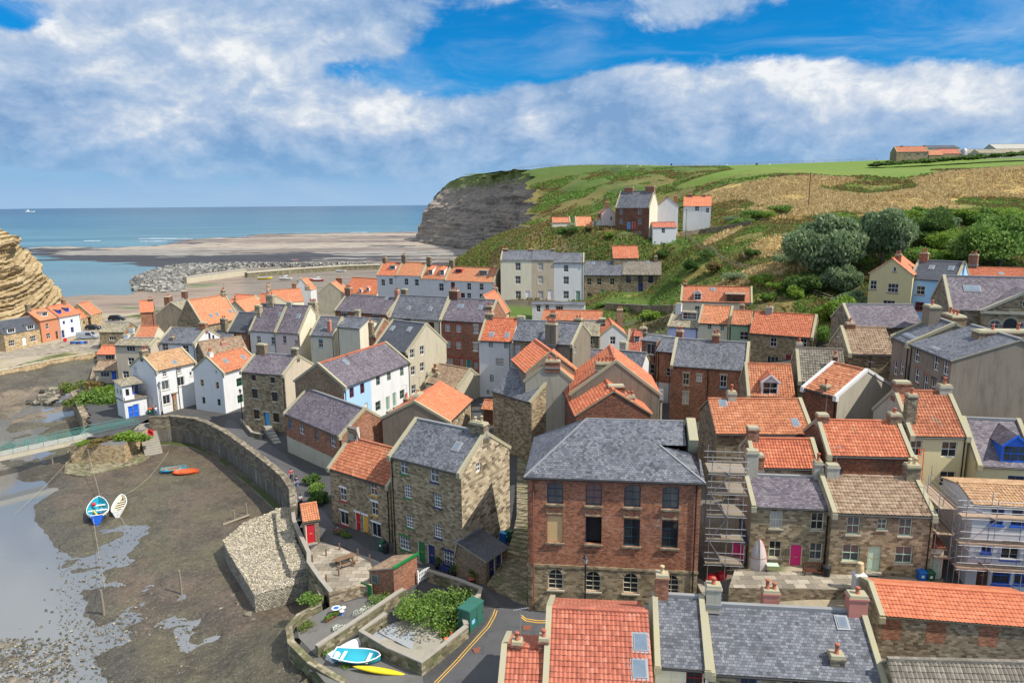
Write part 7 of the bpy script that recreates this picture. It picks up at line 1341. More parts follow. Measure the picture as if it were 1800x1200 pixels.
# big trees: base pixel
for px, py, h_, w_, lf, sd, sz, lab in ((1452, 497, 13.5, 17, 'leaf_grey', 1, .8, 'large grey green willow like tree on the slope, left of the pair'), (1548, 480, 13, 14, 'leaf_grey', 2, .8, 'grey green tree with a visible trunk, right of the pair on the slope'), (1478, 520, 6, 7, 'leaf_grey', 3, .6, 'low grey green tree below the large pair of trees'),
         (1755, 478, 12, 20, 'leaf_mid', 4, .8, 'broad leafy green tree at the right edge above the orange roof'), (1640, 432, 7.5, 10, 'leaf_dark', 5, .6, 'rounded dark green tree between the grey pair and the broad right tree'), (1690, 398, 4.5, 9, 'leaf_bright', 6, .6, 'pale green bushy tree under the dry grass slope on the right'), (1600, 405, 5.5, 8, 'leaf_bright', 7, .6, 'yellow green tree behind the grey green pair'), (1555, 395, 4, 5, 'leaf_bright', 8, .5, 'small bright tree top showing between the two grey green trees'),
         (1470, 590, 6.5, 7, 'leaf_bright', 9, .5, 'yellow green tree beside the long orange roofed stone house')):
 tree('tree', lab, 'tree', at_px(px, py), h_, w_, lf, sd, 16000, sz*.45)
MORE = [(1610, 470, 4.5, 9), (1660, 445, 5, 9), (1590, 435, 5, 9), (1700, 455, 5, 9), (1525, 440, 5, 10), (1420, 440, 6, 9), (1500, 405, 4, 8), (1650, 410, 5, 9), (1720, 400, 5, 10), (1790, 405, 6, 10), (1410, 520, 4, 7), (1500, 545, 3.5, 6), (1300, 400, 3, 7), (1345, 388, 3, 7), (1240, 455, 2.6, 5), (1290, 500, 3, 6), (1450, 615, 4, 5), (1490, 470, 4, 7), (1560, 455, 4, 8), (1380, 470, 3, 6), (1610, 385, 3.5, 9), (1750, 385, 3.5, 10), (1320, 455, 2.5, 5), (1140, 470, 2, 4), (1190, 500, 2, 4)]
for k, (px, py, h_, w_) in enumerate(MORE): tree('hillside_bush', 'leafy bush in the green thicket on the slope behind the houses', 'bush', at_px(px, py), h_, w_, ('leaf_mid', 'leaf_bright', 'leaf_dark', 'leaf_grey')[k % 4], 60+k % 3, 3000, .3, trunk=False, group='bushes of the hillside thicket')
SH = [(1215, 480, 3.4, 4.5, 'leaf_dark', 'round dark green bush beside the hill steps'), (1162, 455, 2.8, 3.6, 'leaf_dark', 'dark bush next to the orange roofed outhouse'), (1255, 480, 2.6, 4, 'leaf_scrub', 'brownish bush right of the dark round bush'), (1335, 505, 3, 5, 'leaf_bright', 'bright green bush left of the sloping garden path'), (1365, 515, 2.6, 4, 'leaf_bright', 'bright green bush in the middle of the sloping garden path'),
  (1398, 528, 2.6, 4.2, 'leaf_bright', 'bright bush above the long orange roof'), (1350, 530, 1.8, 3, 'leaf_mid', 'small green bush behind the orange roof ridge'), (1320, 390, 3.6, 8, 'leaf_mid', 'bushy green hedge mass right of the white hill house'), (1285, 392, 2.6, 6, 'leaf_grey', 'grey green bush beside the hill wall'), (1370, 378, 3.4, 7, 'leaf_mid', 'green bush below the tall utility pole'), (1236, 397, 2.8, 2.6, 'leaf_mid', 'small green tree in front of the white hill house'), (1222, 402, 2.0, 2.4, 'leaf_grey', 'pale bush by the white hill house corner'),
  (1136, 412, 4.2, 2.0, 'leaf_dark', 'ivy covered corner of the hill brick house'), (1003, 412, 2.6, 6, 'leaf_dark', 'dark hedge left of the white bungalow'), (1035, 408, 1.8, 2.5, 'leaf_scrub', 'reddish bush in front of the white bungalow'), (985, 412, 1.5, 2.2, 'leaf_mid', 'small round bush on the grassy hump'), (1070, 418, 1.6, 3.2, 'leaf_bright', 'bright bush below the white bungalow'), (1555, 512, 2.2, 4, 'leaf_mid', 'palm like bush left of the buff yellow house'), (1512, 500, 2.2, 4, 'leaf_scrub', 'brown green bush under the grey green trees'),
  (1665, 462, 3, 7, 'leaf_bright', 'yellow green garden bush above the blue house'), (1440, 560, 2.4, 4, 'leaf_dark', 'dark bush beside the fence on the slope'), (1145, 562, 2.0, 4.5, 'leaf_bright', 'bright green bush in the walled garden'), (1100, 548, 1.5, 5, 'leaf_mid', 'low green planting behind the small white house'), (1065, 538, 1.2, 7, 'leaf_mid', 'strip of green planting below the stone terrace'), (1178, 545, 1.3, 4, 'leaf_bright', 'green planting at the top of the walled garden')]
for k, (px, py, h_, w_, lf, lab) in enumerate(SH): tree('bush', lab, 'bush', at_px(px, py), h_, w_, lf, 20+k % 5, 2600, .24, trunk=False)
for c, px, py, z, h_, w_, lf, lab in (('A', 450, 1000, 3.4, 2.6, 6, 'flower_mix', 'flowering shrub on the left end of the bank above the beck'), ('A', 520, 1080, 3.2, 3.4, 7, 'flower_mix', 'pink flecked shrub mass covering the bank wall by the white house'), ('A', 610, 1110, 3.2, 4.2, 8, 'leaf_mid', 'large green shrub under the blue door porch'), ('A', 660, 1040, 4.4, 3, 5, 'leaf_bright', 'bright green shrub between porch and white house'), ('A', 560, 975, 4.6, 2, 4, 'leaf_scrub', 'brownish shrub at the top of the bank'),
         ('E', 420, 180, 4.3, .8, 4.6, 'leaf_scrub', 'straw coloured weeds on top of the bridge pier'), ('E', 470, 165, 4.3, .8, 4, 'flower_mix', 'flowering weeds on the right of the bridge pier'), ('E', 550, 180, 4.0, 1.6, 5, 'leaf_bright', 'green plants beside the quay steps'), ('E', 360, 190, 4.3, .7, 3, 'leaf_bright', 'low weeds at the left end of the bridge pier')):
 tree('shrub', lab, 'shrub', P3(c, px, py, z)-Vector((0, 0, .3)), h_, w_, lf, 30+hash(lab) % 1+int(px) % 4, 2400, .3, trunk=False)
for c, px, py, h_, w_, lf, lab in (('F', 880, 940, 2.6, 6.5, 'leaf_mid', 'large leafy green bush overflowing the walled garden by the white gate'), ('F', 800, 930, 1.6, 4.5, 'leaf_bright', 'grassy bright green growth left of the large garden bush'), ('F', 900, 975, 1.0, 3.0, 'leaf_bright', 'low grass at the foot of the large garden bush'), ('F', 975, 900, 1.9, 2.6, 'leaf_dark', 'dark green right end of the garden bush'),
        ('F', 358, 360, 1.3, 2.0, 'leaf_dark', 'upper plants along the rendered base of the brick building'), ('F', 375, 400, 1.4, 2.2, 'leaf_mid', 'middle plants along the rendered base of the brick building'), ('F', 385, 445, 1.5, 2.2, 'leaf_dark', 'lower plants by the corner of the red door cottage'), ('F', 470, 570, .7, 1.6, 'flower_mix', 'low flowers under the red silled window'), ('F', 500, 585, .6, 1.2, 'leaf_mid', 'small green plant at the red door step'), ('F', 565, 915, .7, 1.5, 'flower_white', 'white daisies in the middle of the flower garden'), ('F', 600, 895, .6, 1.2, 'flower_white', 'white daisies nearer the brick shed'), ('F', 470, 975, .5, 1.2, 'flower_white', 'small white flowers by the lower garden wall'),
        ('F', 640, 865, .9, 2.2, 'leaf_mid', 'leafy border in front of the brick shed'), ('F', 330, 970, .7, 1.6, 'flower_mix', 'flowering plants on the left garden wall corner'), ('F', 420, 1080, .6, 1.1, 'leaf_mid', 'weeds at the end of the low stone wall'), ('F', 495, 1135, .5, .9, 'leaf_bright', 'weeds beside the turquoise boat'), ('F', 345, 860, .9, 2.4, 'leaf_mid', 'weeds growing at the foot of the gabion bank'), ('F', 435, 830, .8, 1.0, 'flower_mix', 'tall reddish weeds below the patio'),
        ('F', 925, 1000, .6, 1.2, 'flower_mix', 'pink flowers behind the orange cone'), ('H', 240, 840, .8, 1.8, 'leaf_mid', 'plants hanging on the terrace retaining wall, left clump'), ('H', 385, 840, 1.0, 2.6, 'leaf_bright', 'plants on the terrace retaining wall, right clump'), ('G', 165, 130, .8, 1.0, 'flower_mix', 'pot plants against the white alley wall')):
 tree('bush' if h_ > 1 else 'plant', lab, 'bush' if h_ > 1 else 'plant', (og(c, px, py) if c != 'H' else P3(c, px, py, 8.0))-Vector((0, 0, .12)), h_, w_, lf, 40+int(px) % 3, 2000 if h_ > 1.2 else 700, .16 if h_ > 1.2 else .1, trunk=False)
# hillside ground cover
def scatter(name, n, x0, x1, y0, y1, test, size, mat, asp=1, sink=.1):
 X = rng.uniform(x0, x1, n); Y = rng.uniform(y0, y1, n); c = Gcol(X, Y); k = test(X, Y, c); X, Y = X[k], Y[k]; Z = Gv(X, Y)
 if len(X) == 0: return
 s = size*rng.uniform(.5, 1.4, len(X)); me = cards(np.stack([X, Y, Z-sink+.3], 1), s, mat, name, upright=True, asp=asp); o = place(me, name); tag(o, kind='stuff'); return o
isgold = lambda c: (c[:, 0] > .27) & (c[:, 1] < .33*1.3) & (c[:, 2] < .2)
onhill = lambda X, Y: (X/Y*1250+900 > 800) & (X/Y*1250+900 < 1900)
nz = lambda X, Y, s, sd: fbm(X, Y, s, 4, sd)
scatter('dry_grass', 190000, 20, 210, 140, 268, lambda X, Y, c: isgold(c) & onhill(X, Y) & (nz(X, Y, 8, 90) > -.5) & (X*.16+Y < 290), .5, 'grass_gold', 1.4)
scatter('hillside_scrub', 170000, -20, 170, 105, 262, lambda X, Y, c: (c[:, 1] > c[:, 2]*1.35) & (c[:, 0] < .27) & onhill(X, Y) & (nz(X, Y, 6, 91) > -.25) & ~((Y < 190) & (X < 50)), .42, 'leaf_scrub', 1.0)
scatter('ground_ivy', 150000, -20, 170, 105, 262, lambda X, Y, c: (c[:, 1] > c[:, 2]*1.35) & (c[:, 0] < .3) & onhill(X, Y) & (nz(X, Y, 5, 92) > -.12) & ~((Y < 190) & (X < 50)), .42, 'leaf_mid', .9)
scatter('headland_scrub', 90000, 0, 190, 262, 440, lambda X, Y, c: (c[:, 0] < .25) & ~((c[:, 1] > .165) & (c[:, 0] < .16)) & (X > cxl(Y)+3) & (nz(X, Y, 14, 93) > .0), .95, 'leaf_mid', .6)
scatter('headland_bracken', 70000, 0, 190, 262, 440, lambda X, Y, c: (c[:, 0] < .3) & ~((c[:, 1] > .165) & (c[:, 0] < .16)) & (X > cxl(Y)+3) & (nz(X, Y, 10, 94) > .05), .95, 'leaf_scrub', .6)
scatter('garden_plants', 60000, 15, 150, 70, 196, lambda X, Y, c: (c[:, 1] > c[:, 2]*1.4) & (nz(X, Y, 4, 95) > -.05), .38, 'leaf_mid', 1)
scatter('garden_grass', 40000, 15, 150, 100, 196, lambda X, Y, c: (c[:, 1] > c[:, 2]*1.4) & (nz(X, Y, 5, 96) > -.05), .34, 'leaf_scrub', 1)
# hedge by the farm
for k, (px, py, h_, w_) in enumerate([(1545+i*26, 291-i*1.9, 2.6, 13) for i in range(11)]): tree('hedge_bush', 'dark hedge bush in the line below the farm buildings', 'hedge', aty(px, py+3, 395), h_*1.1, w_, 'leaf_dark', 50+k % 3, 900, 1.2, trunk=False, group='hedge below the farm')
# loose stones on the mud
q = MB(); pts = []
for k in range(5200):
 if k < 500: px, py = random.gauss(205, 60), random.gauss(1110, 70)
 elif k < 1400: px, py = random.uniform(400, 560), random.uniform(1030, 1190)
 elif k < 1900: px, py = random.uniform(0, 120), random.uniform(1120, 1200)
 else: px, py = random.uniform(100, 540), random.uniform(840, 1200)
 p = atz(px, py, 1.3)
 if inpoly(np.array([p.x]), np.array([p.y]), VILL)[0]: continue
 p.z = 1.25+max(0, 0); pts.append(p)
rocks(q, pts[:2600], .04, .15, 'mud_stone'); rocks(q, pts[2600:], .025, .07, 'mud_stone'); tag(q.build('loose_stones'), kind='stuff')
q = MB(); pts = [Vector((*xy(random.gauss(x, 9), random.gauss(y, 6), 1.5), 1.5)) for x, y in ((425, 1070), (418, 1055), (440, 1085), (470, 1070), (500, 1060), (530, 1045), (495, 1095)) for k in range(6)]; rocks(q, pts, .2, .5, 'mud_stone'); tag(q.build('boulder_scatter'), kind='stuff')
q = MB(); pts = [Vector((*xy(random.uniform(165, 172)-(y-620)*1.2+random.gauss(0, 10), y, 2.0), 1.6)) for y in np.linspace(655, 705, 160)]; rocks(q, pts, .3, .9, 'mud_stone'); tag(q.build('beck_rocks'), kind='stuff')
# ================================================================ BOATS, VEHICLES, STREET FURNITURE, PEOPLE
random.seed(41)
def Mz(p, a, s=1.0): return Matrix.Translation(p) @ Matrix.Rotation(a, 4, 'Z') @ Matrix.Scale(s, 4)
def boat(name, label, p, ang, L, B, H, hull, inner_, rim, thw, n_thw=3, tilt=0, flip=False, double=True, cat='boat', stuff=None, group=None):
 e = empty(name, (0, 0, 0), label, cat, group); e.matrix_world = Mz(p, ang) @ Matrix.Rotation(tilt, 4, 'X') @ (Matrix.Translation((0, 0, H)) @ Matrix.Rotation(math.pi, 4, 'X') if flip else Matrix())
 n = 14
 def sec(t, off=0.0):   # t 0 stern..1 bow
  w = B/2*(math.sin(math.pi*min(1, (t*.9+.1)))**.55 if double else (.72+.28*math.sin(math.pi*t*.8) if t < .55 else math.cos((t-.55)/.45*math.pi/2)**.6*1.0)); w = max(w, .02)
  sh = H*(1+.35*(abs(t-.45)*1.8)**2); kz = 0 if t < .85 else (t-.85)*H*2.6
  pts = []
  for k in range(9):
   a = (k/8-.5)*2; y = w*(abs(a)**.55)*(1 if a > 0 else -1); z = kz+(sh-kz)*abs(a)**1.7
   pts.append(Vector(((t-.5)*L, y*(1-off/max(w, .05)) if w > off else 0, z+(off if abs(a) < .99 else 0))))
  return pts
 q = MB(); q.grid([sec(i/n) for i in range(n+1)], hull); q.face(sec(0), hull); q.build('hull', e)
 q = MB(); q.grid([sec(i/n, .05) for i in range(n+1)][::-1], inner_); q.build('lining', e)
 q = MB()
 for k in (0, 8): q.tube([sec(i/n)[k] for i in range(n+1)], .045 if L > 3 else .03, rim, 6)
 q.tube([sec(0)[0], sec(0)[8]], .045, rim, 6); q.build('gunwale', e)
 for i in range(n_thw):
  t = .2+.55*i/max(1, n_thw-1); s = sec(t); w = abs(s[8].y)*.93; q = MB(); q.box(((t-.5)*L-.12, -w, H*.68), ((t-.5)*L+.12, w, H*.74), thw); q.build('thwart', e)
 if stuff: stuff(e, L, B, H, sec)
 return e
def coble_kit(e, L, B, H, sec):
 q = MB()
 for k in range(16): a, b_ = random.uniform(-.3, .2)*L, random.uniform(-.28, .28)*B; q.tube([(a, b_, H*.6), (a+random.uniform(-.4, .4), b_+random.uniform(-.3, .3), H*.75), (a+random.uniform(-.5, .5), b_, H*.62)], .1, 'p_turq' if k % 3 else 'p_sky', 6)
 q.build('net_heap', e)
 q = MB(); q.lathe([(0, 0), (.22, .08), (.26, .25), (.18, .42), (0, .48)], 'p_red', (L*.22, B*.2, H*.75), 10); q.build('buoy', e)
 q = MB(); q.tube([(-L*.42, -.1, H*.95), (-L*.1, .45, H*.9)], .09, 'p_lemon', 8); q.build('oar', e)
 q = MB(); q.tube([s[8]+Vector((0, .02, -.14)) for s in [sec(i/14) for i in range(15)]], .04, 'p_white', 5); q.tube([s[0]+Vector((0, -.02, -.14)) for s in [sec(i/14) for i in range(15)]], .04, 'p_white', 5); q.build('rubbing_strake', e)
bp1 = Vector((*xy(172, 902, 1.5), 1.25)); boat('fishing_boat', 'larger blue and white fishing coble with turquoise nets, aground on the mud', bp1, R_(118), 6.0, 2.3, 1.0, 'hull_blue' if False else 'p_blue', 'p_turq', 'p_white', 'p_white', 3, tilt=.06, stuff=coble_kit)
bp2 = Vector((*xy(212, 892, 1.5), 1.25)); boat('fishing_boat', 'slim white open boat with cream thwarts beside the blue coble', bp2, R_(112), 5.4, 1.6, .75, 'p_white', 'p_cream', 'p_white', 'p_cream', 5, tilt=-.12)
boat('rowing_boat', 'small blue rowing boat with brown inside at the foot of the quay wall', Vector((*xy(306, 829, 1.5), 1.55)), R_(22), 3.2, 1.6, .45, 'p_sky', 'wood', 'p_turq', 'p_turq', 2)
boat('dinghy', 'bright orange dinghy lying under the quay wall', Vector((*xy(328, 833, 1.5), 1.5)), R_(8), 3.2, 1.8, .42, 'p_orange', 'p_orange', 'p_orange', 'p_orange', 1)
boat('dinghy', 'white upturned dinghy in the boat yard', og('F', 503, 1062), R_(48), 3.2, 1.3, .5, 'p_white', 'p_white', 'p_white', 'p_white', 0, flip=True, double=False)
boat('dinghy', 'turquoise and white dinghy holding green water in the boat yard', og('F', 548, 1110, 0)+Vector((0, 0, .05)), R_(-8), 3.6, 1.7, .5, 'p_turq', 'p_turq', 'p_white', 'p_white', 2, double=False)
q = MB(); q.grid([[Vector(((t-.5)*4.2, .3*math.sin(math.pi*t)**.7*math.cos(a), .22+.17*math.sin(math.pi*t)**.6*math.sin(a))) for a in [k*math.pi/5 for k in range(11)]] for t in [i/12 for i in range(13)]], 'p_lemon'); e = q.build('kayak', None, Mz(og('F', 640, 1158), R_(-14))); tag(e, 'yellow kayak lying at the bottom of the boat yard', 'kayak')
for px, py, L, hull, inn, lab, cab in ((466, 491, 7, 'p_lemon', 'p_grey', 'yellow moored boat in front of the harbour pier', 0), (503, 492, 7, 'p_white', 'p_grey', 'white cabin boat left of the orange harbour boats', 1), (533, 495, 6, 'p_navy', 'p_grey', 'dark blue boat between white and red harbour boats', 0), (548, 493, 6.5, 'p_orange', 'p_red', 'orange boat in the inner harbour', 0), (560, 494, 6, 'p_red', 'p_white', 'red and white boat at the right of the harbour group', 1), (519, 466, 4, 'p_red', 'p_red', 'small red boat on the harbour pier', 0), (600, 478, 6, 'p_white', 'p_grey', 'white boat under the pier beside the roofs', 0)):
 p = Vector((*xy(px, py, 1.2), 1.2 if py > 470 else 3.9)); e = boat('harbour_boat', lab, p, R_(random.uniform(-25, 15)), L, L*.34, L*.14, hull, inn, 'p_white', 'p_white', 1)
 if cab: q = MB(); q.box((-L*.15, -L*.11, L*.1), (L*.12, L*.11, L*.32), 'p_white', taper=.85); q.box((-L*.151, -L*.09, L*.2), (L*.125, L*.09, L*.28), 'glass'); q.build('cabin', e)
# mooring ropes and posts
def rope(label, a, b, sag=.3):
 a, b = Vector(a), Vector(b); q = MB(); q.tube([a.lerp(b, t/8)-Vector((0, 0, sag*4*(t/8)*(1-t/8))) for t in range(9)], .022, 'rope', 4); tag(q.build('mooring_rope'), label, 'rope')
rope('long mooring rope from the bridge pier across the left pool', P3('E', 350, 195, 4.3), P3('E', 60, 490, 1.3)); rope('mooring rope from the bridge pier down to the blue coble', P3('E', 365, 195, 4.2), bp1+Vector((-.9, 2.4, 1.1)), .1)
rope('mooring rope from the quay wall to the slim white boat', P3('E', 712, 222, 4.6), bp2+Vector((-.6, 2.3, 1)), .8); rope('mooring rope from the blue coble to the near left post', bp1+Vector((1.0, -2.6, 1.0)), P3('E', 443, 800, 3.4), .9); rope('mooring rope from the slim white boat across the mud', bp2+Vector((.8, -2.2, .8)), P3('E', 715, 720, 1.5), 1.2)
for px, py, h_, lab in ((183, 1083, 2.7, 'weathered mooring post left of the middle of the mud'), (319, 1043, 2.5, 'thin mooring post in the middle of the mud'), (93, 820, 1.3, 'short mooring post under the footbridge'), (412, 918, 1.6, 'left post beside the fallen beam near the gabion bank'), (434, 908, 1.7, 'right post beside the fallen beam near the gabion bank'), (160, 832, 1.5, 'post standing at the foot of the bridge pier')):
 q = MB(); q.tube([(0, 0, -.3), (.03, .02, h_*.5), (.0, .0, h_)], .13, 'wood_grey', 8, .1); o = q.build('mooring_post', None, Matrix.Translation((*xy(px, py, 1.3), 1.25))); tag(o, lab, 'post')
q = MB(); q.tube([P3('Z', 392, 922, 1.6), P3('Z', 438, 905, 1.9)], .16, 'wood_grey', 7); tag(q.build('timber_beam'), 'fallen timber beam lying at the foot of the quay wall', 'beam')
# ---- vehicles
def car(name, label, cat, p, ang, L, W, H, paint, van=False):
 e = empty(name, (0, 0, 0), label, cat); e.matrix_world = Mz(p, ang)
 if van: prof = [(-.5, .22), (-.5, .78), (-.485, .97), (-.1, 1), (.2, 1), (.33, .62), (.46, .52), (.5, .4), (.5, .2)]
 else: prof = [(-.5, .3), (-.5, .6), (-.47, .64), (-.40, .97), (-.2, 1), (.08, .99), (.22, .66), (.42, .58), (.49, .5), (.5, .25)]
 q = MB(); wl_ = .6
 rows = []
 for y, k, zc in ((-1, .97, 1), (-.96, 1, 1), (0, 1, 1.01), (.96, 1, 1), (1, .97, 1)):
  r = []
  for x, z in prof: yy = y*W/2*(1-.24*max(0, (z-wl_)/(1-wl_))); r.append(Vector((x*L*k, yy, z*H*zc)))
  rows.append(r)
 q.grid(rows, paint, smooth=False)
 for r in (rows[0], rows[-1]): q.face([Vector((r[0].x, r[0].y, .2*H))]+r[1:-1]+[Vector((r[-1].x, r[-1].y, .2*H))], paint)
 q.build('body', e)
 for s in (-1, 1):
  g = MB(); pts = [(.19, .66), (.07, .93), (-.2, .94), (-.38, .92), (-.44, .66)] if not van else [(.3, .62), (.19, .92), (-.02, .92), (-.02, .62)]
  P = []
  for x, z in pts: P.append(Vector((x*L, s*(W/2*(1-.24*max(0, (z-wl_)/(1-wl_)))+.012), z*H)))
  g.face(P, 'glass'); g.build('side_window', e)
 f0, f1 = ((.225, .665), (.085, .97)) if not van else ((.325, .64), (.215, .96))
 g = MB(); g.face([Vector((f0[0]*L+.02, s*W*.42, f0[1]*H)) for s in (-1, 1)]+[Vector((f1[0]*L+.03, s*W*.36, f1[1]*H)) for s in (1, -1)], 'glass'); g.build('windscreen', e)
 g = MB(); x = -.5*L-.012; (g.face([Vector((x if van else -.475*L-.02, -W*.36, .66*H)), Vector((x if van else -.475*L-.02, W*.36, .66*H)), Vector((x+.07 if van else -.405*L-.02, W*.33, .93*H)), Vector((x+.07 if van else -.405*L-.02, -W*.33, .93*H))], 'glass')); g.build('rear_window', e)
 for x in (-.3, .31):
  for s in (-1, 1):
   w = MB(); r = .33; w.tube([(0, -.11, 0), (0, .11, 0)], r, 'rubber', 14); o = w.build('wheel', e, Matrix.Translation((x*L, s*(W/2-.08), r))); rm = MB(); rm.tube([(0, s*.1, 0), (0, s*.125, 0)], r*.6, 'p_grey', 10); rm.build('rim', o)
 for s in (-1, 1):
  h = MB(); h.box((-.03, -.14, -.08), (.03, .14, .08), 'p_white'); h.build('headlight', e, Matrix.Translation((.49*L, s*W*.36, .46*H))); h = MB(); h.box((-.03, -.08, -.16), (.02, .08, .16), 'p_red'); h.build('tail_light', e, Matrix.Translation((-.497*L, s*W*.43, .52*H)))
 return e
car('parked_car', 'dark blue black off road car parked broadside beside the harbour', 'car', og('A', 706, 560), R_(8), 4.6, 1.85, 1.75, 'car_black'); car('parked_car', 'black hatchback parked in front of the stone store', 'car', og('A', 565, 614), R_(0), 4.0, 1.75, 1.45, 'car_black')
car('parked_van', 'silver panel van parked beside the road at far left', 'van', og('A', 530, 672), R_(6), 4.9, 1.95, 2.0, 'car_silver', True)
q = MB()
for k in range(6): x, y = random.uniform(-1.5, 1.5), random.uniform(-.5, .5); q.lathe([(.36, 0), (.4, .7), (.3, .75)], 'bin_blue' if k % 2 else 'p_sky', (x, y, 0), 10)
e = empty('tubs', og('A', 475, 700), 'row of blue plastic fish tubs beside the silver van', 'tubs')
for k in range(5): w = MB(); w.lathe([(.36, 0), (.42, .65), (.38, .66), (.33, .1)], 'bin_blue' if k % 2 else 'p_navy', (0, 0, 0), 10, cap=False); w.lathe([(.36, .1), (.0, .11)], 'bin_blue', n=8, cap=False); w.build('tub', e, Matrix.Translation((k*.85-1.7, .2*math.sin(k*2), 0)))
q = MB(); q.tube([(0, 0, 0), (0, 0, 2.2)], .05, 'p_grey', 6); e = empty('life_ring_post', og('A', 398, 722), 'red life ring housing on a post by the road at left', 'life ring'); q.build('post', e); q = MB(); q.tube([(0, -.1, 1.9), (0, .1, 1.9)], .5, 'p_red', 16); q.build('housing', e, Matrix.Rotation(R_(80), 4, 'Z'))
# life ring on the quay wall
p = P3('E', 641, 140, 4.0); q = MB(); q.tube([(.36*math.cos(t*math.pi/8), 0, .36*math.sin(t*math.pi/8)) for t in range(17)], .09, 'p_red', 8); q.box((-.42, .06, -.5), (.42, .1, .5), 'p_red'); o = q.build('life_ring', None, Matrix.Translation(atz(*cp('E', 641, 140), 4.2)+Vector((0, -.5, 0)))); tag(o, 'red life ring board at the top of the quay steps', 'life ring')
# ---- lamps and poles
def lamp(label, p, h, wall=False):
 e = empty('street_lamp', p, label, 'street lamp'); q = MB(); q.lathe([(.14, 0), (.12, .5), (.07, .6), (.055, h-.9), (.09, h-.85), (.04, h-.8), (.04, h-.62)], 'p_black', n=8); q.tube([(-.3, 0, h-1.0), (.3, 0, h-1.0)], .025, 'p_black', 5); q.build('column', e)
 q = MB(); q.lathe([(.11, h-.62), (.2, h-.22), (.2, h-.2)], 'glass_curtain', n=6); q.build('lantern', e); q = MB(); q.lathe([(.24, h-.2), (.2, h-.12), (.08, h-.02), (.03, h+.12), (0, h+.14)], 'p_black', n=6); q.build('lamp_cap', e)
lamp('black street lamp in front of the big white house', og('N', 640, 990), 5.4); lamp('black street lamp between the white gable house and the three storey stone house', og('N', 1580, 1110), 5.6)
lamp('black street lamp in front of the arched windows of the brick hall', og('G', 424, 905, 0)+Vector((0, -.6, 0)), 5.2); lamp('black street lamp on the hill beside the white square house', aty(1205, 415, 190)-Vector((0, 0, 1)), 8.0); lamp('slim street lamp behind the tall terrace on the grassy hump', ong(950, 440), 5.0)
def pole(label, p, h, arm=False, r=.13):
 e = empty('utility_pole', p, label, 'pole'); q = MB(); q.tube([(0, 0, -.5), (0, 0, h)], r, 'wood', 7, r*.7); q.build('post', e)
 if arm: q = MB(); q.tube([(-.8, 0, h-.4), (.8, 0, h-.4)], .06, 'wood', 5); q.build('crossarm', e)
 return e
pole('tall wooden utility pole standing on the dry grass slope', ong(1421, 366), 10.5, r=.2); pole('tall thin pole on the grassy hump in front of the shale cliff', ong(893, 408), 13.5, r=.16); pole('short pole to the right of the tall thin pole on the hump', ong(943, 404), 3.8, r=.12)
# ---- fences
def fence(label, pts, h, sp, mat='wood_grey', rails=2, rot=None, every=1):
 e = empty('fence', (0, 0, 0), label, 'fence'); P = [p if isinstance(p, Vector) else ong(*p) for p in pts]; D = []
 for a, b in zip(P, P[1:]): m_ = max(1, int((b-a).length/sp)); D += [a.lerp(b, k/m_) for k in range(m_)]
 D.append(P[-1]); D = [Vector((p.x, p.y, G(p.x, p.y))) for p in D]
 for p in D[:100]: q = MB(); q.box((-.07, -.07, -.3), (.07, .07, h), mat); q.build('post', e, Matrix.Translation(p))
 for k in range(rails): q = MB(); z = h*(.95-.42*k); q.tube([p+Vector((0, 0, z)) for p in D], .045, mat, 4); q.build('rail', e)
fence('wooden path fence sloping down the hillside to the right of the white houses', [(1085, 419), (1150, 418), (1200, 417), (1225, 432), (1262, 455), (1300, 472), (1330, 480)], 1.3, 2.6)
fence('lower wooden path fence behind the bright green bushes', [(1400, 500), (1430, 520), (1462, 532)], 1.2, 2.5)
fence('post and wire fence along the foot of the green field', [Vector((*aty(x, y, Y_).xy, 0)) for x, y, Y_ in ((1200, 322, 300), (1290, 316, 285), (1400, 312, 268), (1560, 306, 256), (1680, 302, 250), (1800, 298, 246))], 1.5, 5.5, 'wood')
fence('thin fence along the skyline of the headland field', [Vector((*aty(x, 295, Y_).xy, 0)) for x, Y_ in ((905, 496), (1000, 470), (1100, 468), (1200, 476), (1330, 478), (1450, 478), (1540, 474))], 1.5, 7, 'wood')
fence('garden railings in front of the tall cream terrace', [(930, 536), (1020, 536)], 1.1, 1.5, 'p_black')
# cattle and sheep as distant dots on the field
def animal(label, p, s, mat, ang):
 e = MB(); V = [(-.75, 0, .85, .28), (-.4, 0, .86, .36), (.3, 0, .86, .36), (.6, 0, .95, .26), (.85, 0, 1.1, .16), (1.1, 0, 1.0, .13)]
 e.tube([(x*s, y, z*s) for x, y, z, r in V], .3*s, mat, 8, .16*s)
 for x in (-.6, .5):
  for y in (-.18, .18): e.tube([(x*s, y*s, .75*s), (x*s, y*s, .4*s), (x*s-.04, y*s, 0)], .09*s, mat, 5, .05*s)
 tag(e.build('cow' if s > .8 else 'sheep', None, Mz(p, ang)), label, 'cow' if s > .8 else 'sheep', 'grazing animals on the headland field')
for px, s, m_ in ((1090, .6, 'p_white'), (1102, .6, 'p_white'), (1125, .6, 'p_white'), (1180, 1.2, 'p_black'), (1278, .6, 'p_white'), (1330, 1.0, 'p_black'), (1352, .6, 'p_white')):
 x, y = aty(px, 294, 452).xy; animal('dark cow grazing on the headland field' if s > .8 else 'white sheep grazing on the headland field', Vector((x, y, G(x, y))), s*1.3, m_, random.uniform(0, 6))
